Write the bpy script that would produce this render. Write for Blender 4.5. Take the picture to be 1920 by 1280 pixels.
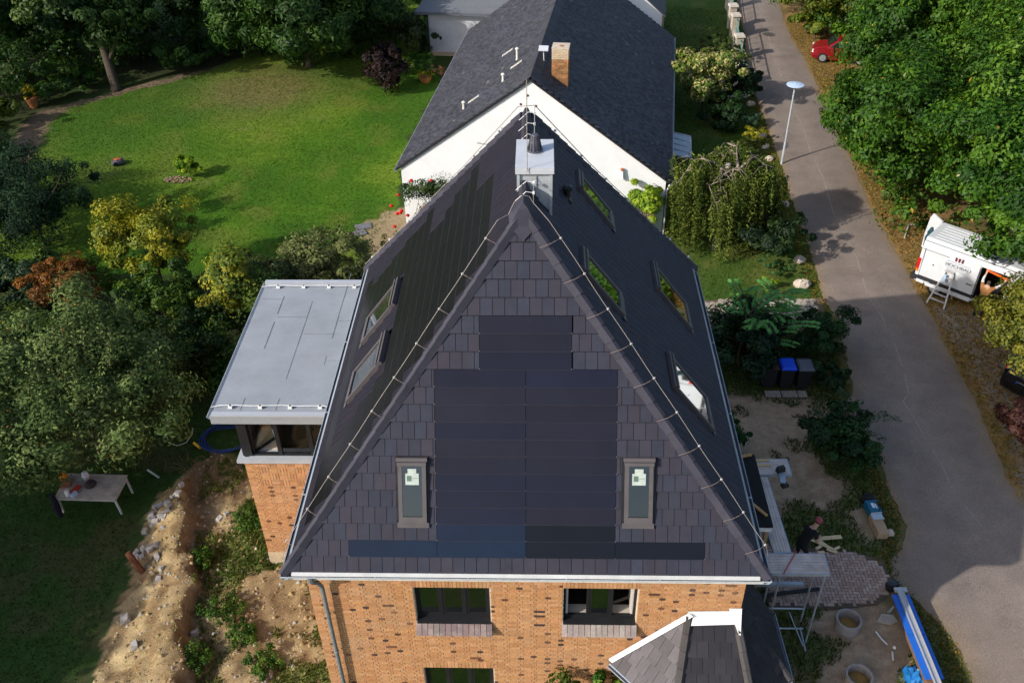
import bpy, math, random
import numpy as np
from mathutils import Vector, Matrix

# ------------------------------------------------------------------ scene, camera, sky, sun
for _o in list(bpy.data.objects):
    bpy.data.objects.remove(_o, do_unlink=True)
SC = bpy.context.scene
COL = SC.collection

cam_d = bpy.data.cameras.new('camera')
cam_d.sensor_width = 36.0
cam_d.lens = 1741.825 / 1920.0 * 36.0
cam_d.clip_start = 0.1
cam_d.clip_end = 3000.0
cam = bpy.data.objects.new('camera', cam_d)
COL.objects.link(cam)
YAW, PITCH, ROLL = 0.0391766, 0.6536971, -0.0222103
_f = Vector((-math.sin(YAW) * math.cos(PITCH), math.cos(YAW) * math.cos(PITCH), -math.sin(PITCH)))
_r = Vector((math.cos(YAW), math.sin(YAW), 0))
_u = _r.cross(_f)
_r2 = _r * math.cos(ROLL) + _u * math.sin(ROLL)
_u2 = -_r * math.sin(ROLL) + _u * math.cos(ROLL)
_m = Matrix((_r2, _u2, -_f)).transposed().to_4x4()
_m.translation = Vector((0.355, -12.650, 22.421))
cam.matrix_world = _m
SC.camera = cam

SUN_EL, SUN_AZ = math.radians(30.0), math.radians(31.5)   # light travels towards +x, +y
world = bpy.data.worlds.new('World')
SC.world = world
world.use_nodes = True
_nt = world.node_tree
_nt.nodes.clear()
_sky = _nt.nodes.new('ShaderNodeTexSky')
_sky.sky_type = 'NISHITA'
_sky.sun_disc = False
_sky.sun_elevation = SUN_EL
_sky.sun_rotation = math.atan2(-math.cos(SUN_AZ), -math.sin(SUN_AZ))
_sky.air_density = 1.0
_sky.dust_density = 2.0
_bg = _nt.nodes.new('ShaderNodeBackground')
_bg.inputs['Strength'].default_value = 0.13
_ow = _nt.nodes.new('ShaderNodeOutputWorld')
_nt.links.new(_sky.outputs[0], _bg.inputs[0])
_nt.links.new(_bg.outputs[0], _ow.inputs[0])

sun_d = bpy.data.lights.new('sun', 'SUN')
sun_d.energy = 3.3
sun_d.angle = math.radians(0.6)
sun_d.color = (1.0, 0.945, 0.86)
sun = bpy.data.objects.new('sun', sun_d)
COL.objects.link(sun)
_sd = Vector((math.cos(SUN_EL) * math.cos(SUN_AZ), math.cos(SUN_EL) * math.sin(SUN_AZ), -math.sin(SUN_EL)))
sun.rotation_euler = _sd.to_track_quat('-Z', 'Y').to_euler()
sun.location = (-20, -12, 30)

SC.view_settings.view_transform = 'Standard'
SC.view_settings.look = 'None'
SC.view_settings.gamma = 1.0
SC.view_settings.exposure = 0.62
SC.render.engine = 'CYCLES'
SC.cycles.max_bounces = 6
SC.cycles.transparent_max_bounces = 8
SC.cycles.caustics_reflective = False
SC.cycles.caustics_refractive = False

RNG = np.random.default_rng(7)
random.seed(11)

# ------------------------------------------------------------------ materials
MATS = {}


def mat(name, col=(.5, .5, .5), rough=.7, var=.15, scale=6.0, metal=0.0, spec=.3, bump=0.0, bscale=40.0,
        vcol=False, emit=0.0, trans=0.0, fine=0.0, fscale=120.0, stain=None, stain_scale=1.2, stain_amt=.4):
    """procedural material: base colour (or the 'col' attribute) modulated by two noises, optional bump"""
    if name in MATS:
        return MATS[name]
    m = bpy.data.materials.new(name)
    m.use_nodes = True
    nt = m.node_tree
    nt.nodes.clear()
    N, L = nt.nodes.new, nt.links.new
    out = N('ShaderNodeOutputMaterial')
    bs = N('ShaderNodeBsdfPrincipled')
    geo = N('ShaderNodeNewGeometry')
    bs.inputs['Roughness'].default_value = rough
    bs.inputs['Metallic'].default_value = metal
    bs.inputs['Specular IOR Level'].default_value = spec
    if vcol:
        at = N('ShaderNodeAttribute')
        at.attribute_name = 'col'
        base = at.outputs['Color']
    else:
        rgb = N('ShaderNodeRGB')
        rgb.outputs[0].default_value = (*col, 1)
        base = rgb.outputs[0]

    def mult(b, sc, amt, detail=4):
        nz = N('ShaderNodeTexNoise')
        nz.inputs['Scale'].default_value = sc
        nz.inputs['Detail'].default_value = detail
        nz.inputs['Roughness'].default_value = .65
        L(geo.outputs['Position'], nz.inputs['Vector'])
        mr = N('ShaderNodeMapRange')
        mr.inputs[1].default_value = .25
        mr.inputs[2].default_value = .75
        mr.inputs[3].default_value = 1 - amt
        mr.inputs[4].default_value = 1 + amt
        L(nz.outputs['Fac'], mr.inputs[0])
        mx = N('ShaderNodeMix')
        mx.data_type = 'RGBA'
        mx.blend_type = 'MULTIPLY'
        mx.inputs[0].default_value = 1
        L(b, mx.inputs[6])
        L(mr.outputs[0], mx.inputs[7])
        return mx.outputs[2]
    if stain is not None:
        nz = N('ShaderNodeTexNoise')
        nz.inputs['Scale'].default_value = stain_scale
        nz.inputs['Detail'].default_value = 6
        L(geo.outputs['Position'], nz.inputs['Vector'])
        mr = N('ShaderNodeMapRange')
        mr.inputs[1].default_value = .5
        mr.inputs[2].default_value = .72
        mr.inputs[3].default_value = 0
        mr.inputs[4].default_value = stain_amt
        L(nz.outputs['Fac'], mr.inputs[0])
        mx = N('ShaderNodeMix')
        mx.data_type = 'RGBA'
        L(mr.outputs[0], mx.inputs[0])
        L(base, mx.inputs[6])
        mx.inputs[7].default_value = (*stain, 1)
        base = mx.outputs[2]
    if var:
        base = mult(base, scale, var)
    if fine:
        base = mult(base, fscale, fine, 2)
    L(base, bs.inputs['Base Color'])
    if emit:
        L(base, bs.inputs['Emission Color'])
        bs.inputs['Emission Strength'].default_value = emit
    if bump:
        nz = N('ShaderNodeTexNoise')
        nz.inputs['Scale'].default_value = bscale
        nz.inputs['Detail'].default_value = 5
        L(geo.outputs['Position'], nz.inputs['Vector'])
        bp = N('ShaderNodeBump')
        bp.inputs['Strength'].default_value = bump
        bp.inputs['Distance'].default_value = .02
        L(nz.outputs['Fac'], bp.inputs['Height'])
        L(bp.outputs[0], bs.inputs['Normal'])
    if trans:
        tr = N('ShaderNodeBsdfTranslucent')
        L(base, tr.inputs['Color'])
        ms = N('ShaderNodeMixShader')
        ms.inputs[0].default_value = trans
        L(bs.outputs[0], ms.inputs[1])
        L(tr.outputs[0], ms.inputs[2])
        L(ms.outputs[0], out.inputs[0])
    else:
        L(bs.outputs[0], out.inputs[0])
    MATS[name] = m
    return m


def glass_mat(name, tint=(.55, .6, .58), refl=.25, rough=.03):
    if name in MATS:
        return MATS[name]
    m = bpy.data.materials.new(name)
    m.use_nodes = True
    nt = m.node_tree
    nt.nodes.clear()
    N, L = nt.nodes.new, nt.links.new
    out = N('ShaderNodeOutputMaterial')
    t = N('ShaderNodeBsdfTransparent')
    t.inputs[0].default_value = (*tint, 1)
    g = N('ShaderNodeBsdfGlossy')
    g.inputs['Roughness'].default_value = rough
    g.inputs[0].default_value = (.9, .93, .95, 1)
    fr = N('ShaderNodeFresnel')
    fr.inputs[0].default_value = 1.5
    ad = N('ShaderNodeMath')
    ad.operation = 'ADD'
    ad.use_clamp = True
    ad.inputs[1].default_value = refl
    L(fr.outputs[0], ad.inputs[0])
    ms = N('ShaderNodeMixShader')
    L(ad.outputs[0], ms.inputs[0])
    L(t.outputs[0], ms.inputs[1])
    L(g.outputs[0], ms.inputs[2])
    L(ms.outputs[0], out.inputs[0])
    MATS[name] = m
    return m


# ------------------------------------------------------------------ mesh building helpers
class MB:
    """collects shapes for one mesh; every vertex can carry a colour"""

    def __init__(self):
        self.v, self.f, self.c = [], [], []

    def add(self, verts, faces, col=(1, 1, 1)):
        b = len(self.v)
        self.v.extend([tuple(p) for p in verts])
        self.f.extend([tuple(i + b for i in q) for q in faces])
        self.c.extend([(*col, 1.0)] * len(verts))
        return self

    def box(self, c, s, rz=0.0, col=(1, 1, 1), M3=None, taper=1.0):
        R = M3 if M3 is not None else Matrix.Rotation(rz, 3, 'Z')
        h = [x / 2 for x in s]
        pts = []
        for z in (-1, 1):
            k = 1.0 if z < 0 else taper
            for x, y in ((-1, -1), (1, -1), (1, 1), (-1, 1)):
                pts.append(Vector(c) + R @ Vector((x * h[0] * k, y * h[1] * k, z * h[2])))
        return self.add(pts, [(3, 2, 1, 0), (4, 5, 6, 7), (0, 1, 5, 4), (1, 2, 6, 5), (2, 3, 7, 6), (3, 0, 4, 7)], col)

    def bar(self, a, b, w, h=None, col=(1, 1, 1), up=(0, 0, 1)):
        """rectangular bar between two points"""
        a, b = Vector(a), Vector(b)
        h = h or w
        d = (b - a).normalized()
        up = Vector(up)
        s = d.cross(up)
        if s.length < 1e-4:
            s = d.cross(Vector((0, 1, 0)))
        s.normalize()
        t = s.cross(d)
        pts = []
        for p in (a, b):
            for x, y in ((-1, -1), (1, -1), (1, 1), (-1, 1)):
                pts.append(p + s * (x * w / 2) + t * (y * h / 2))
        return self.add(pts, [(3, 2, 1, 0), (4, 5, 6, 7), (0, 1, 5, 4), (1, 2, 6, 5), (2, 3, 7, 6), (3, 0, 4, 7)], col)

    def tube(self, pts, r, n=6, col=(1, 1, 1), closed=False):
        pts = [Vector(p) for p in pts]
        rs = r if isinstance(r, (list, tuple)) else [r] * len(pts)
        vs, fs = [], []
        m = len(pts)
        prev = None
        for i, p in enumerate(pts):
            if closed:
                d = pts[(i + 1) % m] - pts[i - 1]
            else:
                d = pts[min(i + 1, m - 1)] - pts[max(i - 1, 0)]
            if d.length < 1e-6:
                d = Vector((0, 0, 1))
            d.normalize()
            if prev is None:
                s = d.cross(Vector((0, 0, 1)))
                if s.length < .05:
                    s = d.cross(Vector((1, 0, 0)))
            else:
                s = prev - d * prev.dot(d)
            s.normalize()
            prev = s
            t = d.cross(s)
            for k in range(n):
                a = 2 * math.pi * k / n
                vs.append(p + s * (math.cos(a) * rs[i]) + t * (math.sin(a) * rs[i]))
        for i in range(m if closed else m - 1):
            for k in range(n):
                a, b = i * n + k, i * n + (k + 1) % n
                j = ((i + 1) % m) * n
                fs.append((a, b, j + (k + 1) % n, j + k))
        if not closed:
            fs.append(tuple(range(n - 1, -1, -1)))
            fs.append(tuple((m - 1) * n + k for k in range(n)))
        return self.add(vs, fs, col)

    def lathe(self, prof, c=(0, 0, 0), n=20, col=(1, 1, 1), M3=None):
        vs, fs = [], []
        R = M3 if M3 is not None else Matrix.Identity(3)
        for r, z in prof:
            for k in range(n):
                a = 2 * math.pi * k / n
                vs.append(Vector(c) + R @ Vector((r * math.cos(a), r * math.sin(a), z)))
        for i in range(len(prof) - 1):
            for k in range(n):
                fs.append((i * n + k, i * n + (k + 1) % n, (i + 1) * n + (k + 1) % n, (i + 1) * n + k))
        if prof[0][0] > 1e-4:
            fs.append(tuple(range(n - 1, -1, -1)))
        if prof[-1][0] > 1e-4:
            fs.append(tuple((len(prof) - 1) * n + k for k in range(n)))
        return self.add(vs, fs, col)

    def prism(self, poly, vec, col=(1, 1, 1)):
        """polygon (3D points, counter-clockwise seen from +vec) extruded along vec"""
        n = len(poly)
        a = [Vector(p) for p in poly]
        b = [p + Vector(vec) for p in a]
        fs = [tuple(range(n - 1, -1, -1)), tuple(range(n, 2 * n))]
        fs += [(i, (i + 1) % n, n + (i + 1) % n, n + i) for i in range(n)]
        return self.add(a + b, fs, col)

    def loft(self, loops, col=(1, 1, 1), caps=True):
        n = len(loops[0])
        vs = [p for l in loops for p in l]
        fs = []
        for i in range(len(loops) - 1):
            for k in range(n):
                fs.append((i * n + k, i * n + (k + 1) % n, (i + 1) * n + (k + 1) % n, (i + 1) * n + k))
        if caps:
            fs.append(tuple(range(n - 1, -1, -1)))
            fs.append(tuple((len(loops) - 1) * n + k for k in range(n)))
        return self.add(vs, fs, col)

    def mesh(self, name, smooth=False):
        me = bpy.data.meshes.new(name)
        me.from_pydata(self.v, [], self.f)
        ca = me.color_attributes.new('col', 'FLOAT_COLOR', 'POINT')
        ca.data.foreach_set('color', np.asarray(self.c, dtype=np.float32).ravel())
        if smooth:
            me.polygons.foreach_set('use_smooth', [True] * len(me.polygons))
        me.update()
        return me


def mesh_np(name, V, F, C=None, smooth=False):
    V = np.asarray(V, np.float32)
    F = np.asarray(F, np.int32)
    k = F.shape[1]
    me = bpy.data.meshes.new(name)
    me.vertices.add(len(V))
    me.vertices.foreach_set('co', V.ravel())
    me.loops.add(F.size)
    me.loops.foreach_set('vertex_index', F.ravel())
    me.polygons.add(len(F))
    me.polygons.foreach_set('loop_start', np.arange(0, F.size, k, dtype=np.int32))
    me.update(calc_edges=True)
    if C is not None:
        C = np.asarray(C, np.float32)
        if C.shape[1] == 3:
            C = np.concatenate([C, np.ones((len(C), 1), np.float32)], 1)
        ca = me.color_attributes.new('col', 'FLOAT_COLOR', 'POINT')
        ca.data.foreach_set('color', C.ravel())
    if smooth:
        me.polygons.foreach_set('use_smooth', [True] * len(me.polygons))
    me.validate()
    return me


def obj(name, mb, m, parent=None, label=None, cat=None, group=None, kind=None, smooth=False, local=False):
    me = mb.mesh(name, smooth) if isinstance(mb, MB) else mb
    o = bpy.data.objects.new(name, me)
    COL.objects.link(o)
    if m is not None and len(me.materials) == 0:
        for mm in (m if isinstance(m, (list, tuple)) else [m]):
            me.materials.append(mm)
    if parent is not None:
        o.parent = parent
        if not local and parent.type == 'EMPTY':
            o.matrix_parent_inverse = parent.matrix_basis.inverted()
    tag(o, label, cat, group, kind)
    return o


def tag(o, label=None, cat=None, group=None, kind=None):
    if label:
        o['label'] = label
    if cat:
        o['category'] = cat
    if group:
        o['group'] = group
    if kind:
        o['kind'] = kind
    return o


def thing(name, label, cat, loc=(0, 0, 0), rz=0.0, group=None):
    o = bpy.data.objects.new(name, None)
    COL.objects.link(o)
    o.empty_display_size = .2
    o.matrix_basis = Matrix.Translation(Vector(loc)) @ Matrix.Rotation(rz, 4, 'Z')
    return tag(o, label, cat, group)


def vary(c, a=.15, rng=RNG):
    k = 1 + rng.uniform(-a, a)
    return tuple(max(0.0, x * k * (1 + rng.uniform(-a, a) * .3)) for x in c)


def clip(poly, a, b, c):
    """keep the part of a 2D polygon with a*x+b*y<=c"""
    out = []
    n = len(poly)
    for i in range(n):
        p, q = poly[i], poly[(i + 1) % n]
        dp, dq = a * p[0] + b * p[1] - c, a * q[0] + b * q[1] - c
        if dp <= 0:
            out.append(p)
        if dp * dq < 0:
            t = dp / (dp - dq)
            out.append((p[0] + t * (q[0] - p[0]), p[1] + t * (q[1] - p[1])))
    return out


class Frame:
    def __init__(self, O, u, v):
        self.O, self.u, self.v = Vector(O), Vector(u).normalized(), Vector(v).normalized()
        self.n = self.u.cross(self.v).normalized()

    def p(self, a, b, h=0.0):
        return self.O + self.u * a + self.v * b + self.n * h


def slab(mb, fr, poly, h, th, col=(1, 1, 1)):
    """flat piece on a frame: poly in (u,v); h is a height or a function of v; th the thickness"""
    hf = h if callable(h) else (lambda v: h)
    n = len(poly)
    ar = sum(poly[i][0] * poly[(i + 1) % n][1] - poly[(i + 1) % n][0] * poly[i][1] for i in range(n))
    if ar < 0:
        poly = poly[::-1]
    top = [fr.p(a, b, hf(b)) for a, b in poly]
    bot = [fr.p(a, b, hf(b) - th) for a, b in poly]
    fs = [tuple(range(n))] + [((i + 1) % n, i, n + i, n + (i + 1) % n) for i in range(n)]
    mb.add(top + bot, fs, col)
    return mb


# value noise for terrain and masks
def vnoise(x, y, seed=0, octaves=4, scale=1.0):
    x = np.asarray(x, float) * scale
    y = np.asarray(y, float) * scale
    out = np.zeros_like(x)
    amp, tot = 1.0, 0.0
    for o in range(octaves):
        r = np.random.default_rng(seed * 31 + o)
        T = r.random((257, 257))
        xi, yi = np.floor(x).astype(int), np.floor(y).astype(int)
        fx, fy = x - xi, y - yi
        fx, fy = fx * fx * (3 - 2 * fx), fy * fy * (3 - 2 * fy)
        a = T[xi % 256, yi % 256]
        b = T[(xi + 1) % 256, yi % 256]
        c = T[xi % 256, (yi + 1) % 256]
        d = T[(xi + 1) % 256, (yi + 1) % 256]
        out += amp * ((a * (1 - fx) + b * fx) * (1 - fy) + (c * (1 - fx) + d * fx) * fy)
        tot += amp
        amp *= .5
        x, y = x * 2.03 + 13.7, y * 2.03 + 5.1
    return out / tot


def inpoly(x, y, poly):
    x, y = np.asarray(x), np.asarray(y)
    r = np.zeros(x.shape, bool)
    n = len(poly)
    for i in range(n):
        x1, y1 = poly[i]
        x2, y2 = poly[(i + 1) % n]
        c = ((y1 > y) != (y2 > y)) & (x < (x2 - x1) * (y - y1) / (y2 - y1 + 1e-12) + x1)
        r ^= c
    return r


def sstep(a, b, x):
    t = np.clip((x - a) / (b - a), 0, 1)
    return t * t * (3 - 2 * t)
# ------------------------------------------------------------------ ground, road, paved areas
TRENCH = [(-11.37, 8.6), (-11.15, 7.9), (-10.91, 6.62), (-10.49, 5.37), (-9.95, 3.64), (-9.6, 2.75), (-9.34, 1.42), (-9.1, 0)]
DEDGE = [(-11.38, 9.6), (-11.86, 8.93), (-12.35, 7.96), (-12.15, 6.61), (-12.11, 5.55), (-11.99, 4.75), (-11.98, 3.61), (-11.9, 2.37), (-11.81, 1.38), (-11.7, -2)]
_ty = np.array([p[1] for p in TRENCH][::-1]); _tx = np.array([p[0] for p in TRENCH][::-1])
_ey = np.array([p[1] for p in DEDGE][::-1]); _ex = np.array([p[0] for p in DEDGE][::-1])
DIRT = DEDGE + [(-5.0, -2), (-4.9, 5.4), (-7.8, 5.4), (-8.4, 6.7), (-9.4, 9.0), (-10.3, 10.2), (-10.9, 10.3)]
ROADL = [(30, 140), (18.5, 80), (14.99, 58.85), (14.39, 51.87), (13.45, 45.01), (13.25, 41.99), (13.05, 36.28), (12.87, 31.72), (12.68, 28.83), (12.55, 24.73), (12.18, 19.56), (12.35, 18.05), (12.02, 14.97), (11.77, 13.42), (11.2, 13.0), (11.51, 11.7), (11.8, 10.12), (11.69, 8.42), (11.78, 7.18), (11.33, 6.22), (10.85, 5.81), (10.62, 5.02), (11.0, 4.64), (11.36, 4.09), (11.61, 3.73), (11.82, 3.04), (11.87, 2.37), (11.85, 1.72), (11.9, -4), (12.2, -30), (13, -90)]
ROADR = [(34, 140), (22, 80), (18.5, 62), (17.6, 54), (17.41, 49.71), (17.4, 45.84), (17.03, 39.92), (16.81, 34.2), (16.53, 30.49), (16.27, 26.68), (16.27, 23.33), (16.16, 20.35), (16.2, 18.42), (16.08, 15.31), (15.99, 12.86), (15.82, 10.93), (15.67, 9.16), (15.81, 8.23), (17.0, 6.5), (18.0, 4), (18.3, -4), (18.5, -30), (19, -90)]
_rly = np.array([p[1] for p in ROADL][::-1]); _rlx = np.array([p[0] for p in ROADL][::-1])
_rry = np.array([p[1] for p in ROADR][::-1]); _rrx = np.array([p[0] for p in ROADR][::-1])
LAWN = [(-27.45, 32.72), (-28.49, 34.71), (-29.13, 37.56), (-28.98, 39.46), (-26.98, 41.03), (-25.24, 42.67), (-23.28, 43.93), (-21.16, 46.17), (-19.0, 48.5), (-12, 60), (-8, 60), (-8.0, 47), (-5.85, 43.61), (-7.14, 34.47), (-6.89, 26.81), (-7.6, 23.4), (-9, 20.8), (-24, 22), (-28, 30)]


def ground_z(x, y):
    x, y = np.asarray(x, float), np.asarray(y, float)
    tx = np.interp(y, _ty, _tx)
    ex = np.interp(y, _ey, _ex)
    w = sstep(-3, 0, y) * (1 - sstep(8.2, 9.6, y))
    jag = (vnoise(x, y, 5, 4, 1.1) - .5) * 1.3
    d = x - (tx + jag)
    up = .42 * sstep(0, 1, (x - ex) / np.maximum(tx - ex, .3)) * (x < tx + jag)
    dn = np.where(d > 0, .42 * (1 - sstep(0, .10, d)) - .14 * sstep(0, .12, d) * (1 - sstep(.5, 1.6, d)), 0)
    h = w * np.where(d <= 0, up, dn)
    indirt = sstep(0, .5, x - ex) * (1 - sstep(-5.2, -4.9, x)) * sstep(-3, 0, y) * (1 - sstep(9.5, 10.5, y))
    rough = ((vnoise(x, y, 9, 5, 2.2) - .5) * .34 + (vnoise(x, y, 19, 4, 5.5) - .5) * .16) * indirt
    base = -.03 + (vnoise(x, y, 3, 3, .35) - .5) * .05
    far = sstep(60, 140, np.hypot(x, y - 30))
    return base + h + rough - far * .3


def build_ground():
    def axis(segs):
        a = [np.arange(s, e, st) for s, e, st in segs]
        return np.concatenate(a)
    xs = axis([(-900, -200, 140), (-200, -60, 28), (-60, -36, 3), (-36, -14, .3), (-14, -5, .11), (-5, 20, .22), (20, 40, 1.0), (40, 200, 28), (200, 901, 140)])
    ys = axis([(-900, -200, 140), (-200, -30, 28), (-30, -4, 2), (-4, 11, .13), (11, 50, .28), (50, 80, 1.0), (80, 240, 28), (240, 1001, 140)])
    X, Y = np.meshgrid(xs, ys, indexing='ij')
    Z = ground_z(X, Y)
    n1 = vnoise(X, Y, 1, 4, .16)
    n2 = vnoise(X, Y, 2, 5, .9)
    n3 = vnoise(X, Y, 4, 4, 3.1)

    def mix(A, B, t):
        return A * (1 - t[..., None]) + np.asarray(B) * t[..., None]
    C = np.ones(X.shape + (3,)) * np.array((.032, .062, .012))
    C = mix(C, (.05, .05, .022), sstep(.5, .72, n2) * .5)
    jx, jy = X + (n2 - .5) * 1.2, Y + (n3 - .5) * .8
    lawn = inpoly(jx, jy, LAWN)
    lw = np.ones(X.shape + (3,)) * np.array((.052, .132, .008))
    lw = mix(lw, (.135, .195, .018), sstep(.40, .66, n1) * .8)
    lw = mix(lw, (.16, .15, .055), sstep(.56, .8, n2) * sstep(.48, .7, n1) * .6)
    lw = mix(lw, (.035, .085, .010), sstep(.5, .3, n1) * .6)
    lw = mix(lw, (.14, .155, .026), sstep(.52, .75, vnoise(X, Y, 44, 4, .45)) * .55)
    lw = mix(lw, (.045, .10, .012), sstep(-14, -25, X) * .5)  # tree shade painted into the lawn colour towards the left
    # worn brown patch beneath the big tree, worn patch near the path
    wp = np.exp(-(((X + 17.0) / 3.6) ** 2 + ((Y - 42.5) / 3.2) ** 2))
    lw = mix(lw, (.15, .12, .05), np.clip(wp * 1.25 * (0.5 + n3), 0, .85))
    C = np.where(lawn[..., None], lw, C)
    # bark path round the lawn edge
    pe = [(-29.3, 31.6), (-28.2, 32.3), (-28.5, 34.7), (-29.2, 37.5), (-29.0, 39.4), (-27, 41), (-25.2, 42.7), (-23.3, 43.95), (-21.2, 46.2)]
    dmin = np.full(X.shape, 99.)
    for (x1, y1), (x2, y2) in zip(pe[:-1], pe[1:]):
        t = np.clip(((X - x1) * (x2 - x1) + (Y - y1) * (y2 - y1)) / ((x2 - x1) ** 2 + (y2 - y1) ** 2), 0, 1)
        dmin = np.minimum(dmin, np.hypot(X - x1 - t * (x2 - x1), Y - y1 - t * (y2 - y1)))
    wpath = np.where(Y < 39.5, .95, .42)
    C = mix(C, (.18, .12, .085), 1 - sstep(wpath * .7, wpath, dmin + (n3 - .5) * .5))
    # bare earth beside the white house
    be = inpoly(jx, jy, [(-6.0, 27.6), (-7.5, 26.9), (-8.3, 25.3), (-8.0, 23.6), (-7.0, 22.6), (-5.6, 23), (-5.6, 27)])
    C = mix(C, (.30, .22, .13), be * .9)
    # building-site soil left of the house
    dp = inpoly(X + (n3 - .5) * .5, Y + (n2 - .5) * .5, DIRT)
    ds = np.ones(X.shape + (3,)) * np.array((.34, .245, .128))
    ds = mix(ds, (.20, .13, .062), sstep(.40, .65, n3) * .85)
    ds = mix(ds, (.15, .095, .05), sstep(.5, .7, vnoise(X, Y, 51, 4, .5)) * .6)
    ds = mix(ds, (.42, .32, .17), sstep(.55, .75, n2) * .7)
    tx = np.interp(Y, _ty, _tx)
    bank_shade = np.exp(-((X - tx - .55) / .5) ** 2)
    ds = mix(ds, (.16, .112, .066), bank_shade * .75)  # shade cast by the soil bank, painted as a dark strip
    gr = sstep(.56, .66, vnoise(X, Y, 12, 4, .8)) * sstep(.4, 1.4, X - tx)
    ds = mix(ds, (.09, .13, .025), gr * .75)
    C = np.where(dp[..., None], ds, C)
    # lower left lawn: mown grass, its colour darkened for the tree shade
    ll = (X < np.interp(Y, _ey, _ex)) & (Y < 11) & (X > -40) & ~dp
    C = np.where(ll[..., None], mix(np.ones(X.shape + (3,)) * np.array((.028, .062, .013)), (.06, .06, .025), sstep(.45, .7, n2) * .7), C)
    # garden strip between the house and the road
    rl = np.interp(Y, _rly, _rlx)
    rr = np.interp(Y, _rry, _rrx)
    strip = (X > 4.5) & (X < rl + .3)
    gs = np.ones(X.shape + (3,)) * np.array((.045, .085, .014))
    gs = mix(gs, (.11, .12, .03), sstep(.45, .7, n2) * .7)
    C = np.where((strip & (Y > 18.5))[..., None], gs, C)
    # site soil, right: patches of earth and weeds
    es = np.ones(X.shape + (3,)) * np.array((.28, .195, .125))
    es = mix(es, (.38, .285, .19), sstep(.5, .72, n3) * .7)
    veg = sstep(.47, .56, vnoise(X, Y, 21, 4, .55))
    veg = np.maximum(veg, sstep(1.5, .5, rl - X) * .9)
    es = mix(es, (.06, .095, .02), veg * .8)
    C = np.where((strip & (Y <= 18.5))[..., None], es, C)
    bp = inpoly(X + (n3 - .5) * .6, Y + (n2 - .5) * .6, [(6, 13.3), (9.9, 13.5), (11.2, 12.9), (10.9, 11.9), (10.0, 11.4), (9.0, 10.4), (8.4, 8.2), (6.2, 8.0)])
    C = mix(C, (.33, .235, .155), bp * .85)
    # verge: autumn leaves and dry grass beside the road, then woodland soil
    dv = X - rr
    vg = (dv > -.4) & (X < 60)
    vs = np.ones(X.shape + (3,)) * np.array((.24, .15, .06))
    vs = mix(vs, (.16, .12, .05), sstep(.45, .65, n3) * .6)
    vs = mix(vs, (.12, .12, .03), sstep(.55, .75, n2) * .6)
    vs = mix(vs, (.07, .055, .03), sstep(3.0, 6.0, dv))
    C = np.where(vg[..., None], vs, C)
    pk = inpoly(X + (n3 - .5) * .5, Y + (n2 - .5) * .8, [(16.4, 19), (18.2, 18.8), (22, 18.5), (24, 8), (22, 2), (16, 2), (15.8, 8.5), (16.6, 11)])
    C = mix(C, (.25, .205, .165), pk * .85)
    C = mix(C, (.17, .10, .045), pk * sstep(.52, .68, n2) * .7)
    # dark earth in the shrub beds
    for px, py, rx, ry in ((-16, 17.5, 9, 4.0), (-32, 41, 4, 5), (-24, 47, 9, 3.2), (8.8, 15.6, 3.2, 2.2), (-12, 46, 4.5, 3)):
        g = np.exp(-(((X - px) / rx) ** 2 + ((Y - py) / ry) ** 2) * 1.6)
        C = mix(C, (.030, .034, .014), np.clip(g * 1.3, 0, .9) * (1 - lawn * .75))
    nx, ny = X.shape
    idx = np.arange(nx * ny).reshape(nx, ny)
    F = np.stack([idx[:-1, :-1], idx[1:, :-1], idx[1:, 1:], idx[:-1, 1:]], -1).reshape(-1, 4)
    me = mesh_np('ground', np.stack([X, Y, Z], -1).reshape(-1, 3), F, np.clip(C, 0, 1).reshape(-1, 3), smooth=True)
    return obj('ground', me, mat('ground', vcol=True, rough=.95, spec=.1, var=.28, scale=4.0, fine=.35, fscale=38, bump=.9, bscale=22), kind='structure')


ground = build_ground()


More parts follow.
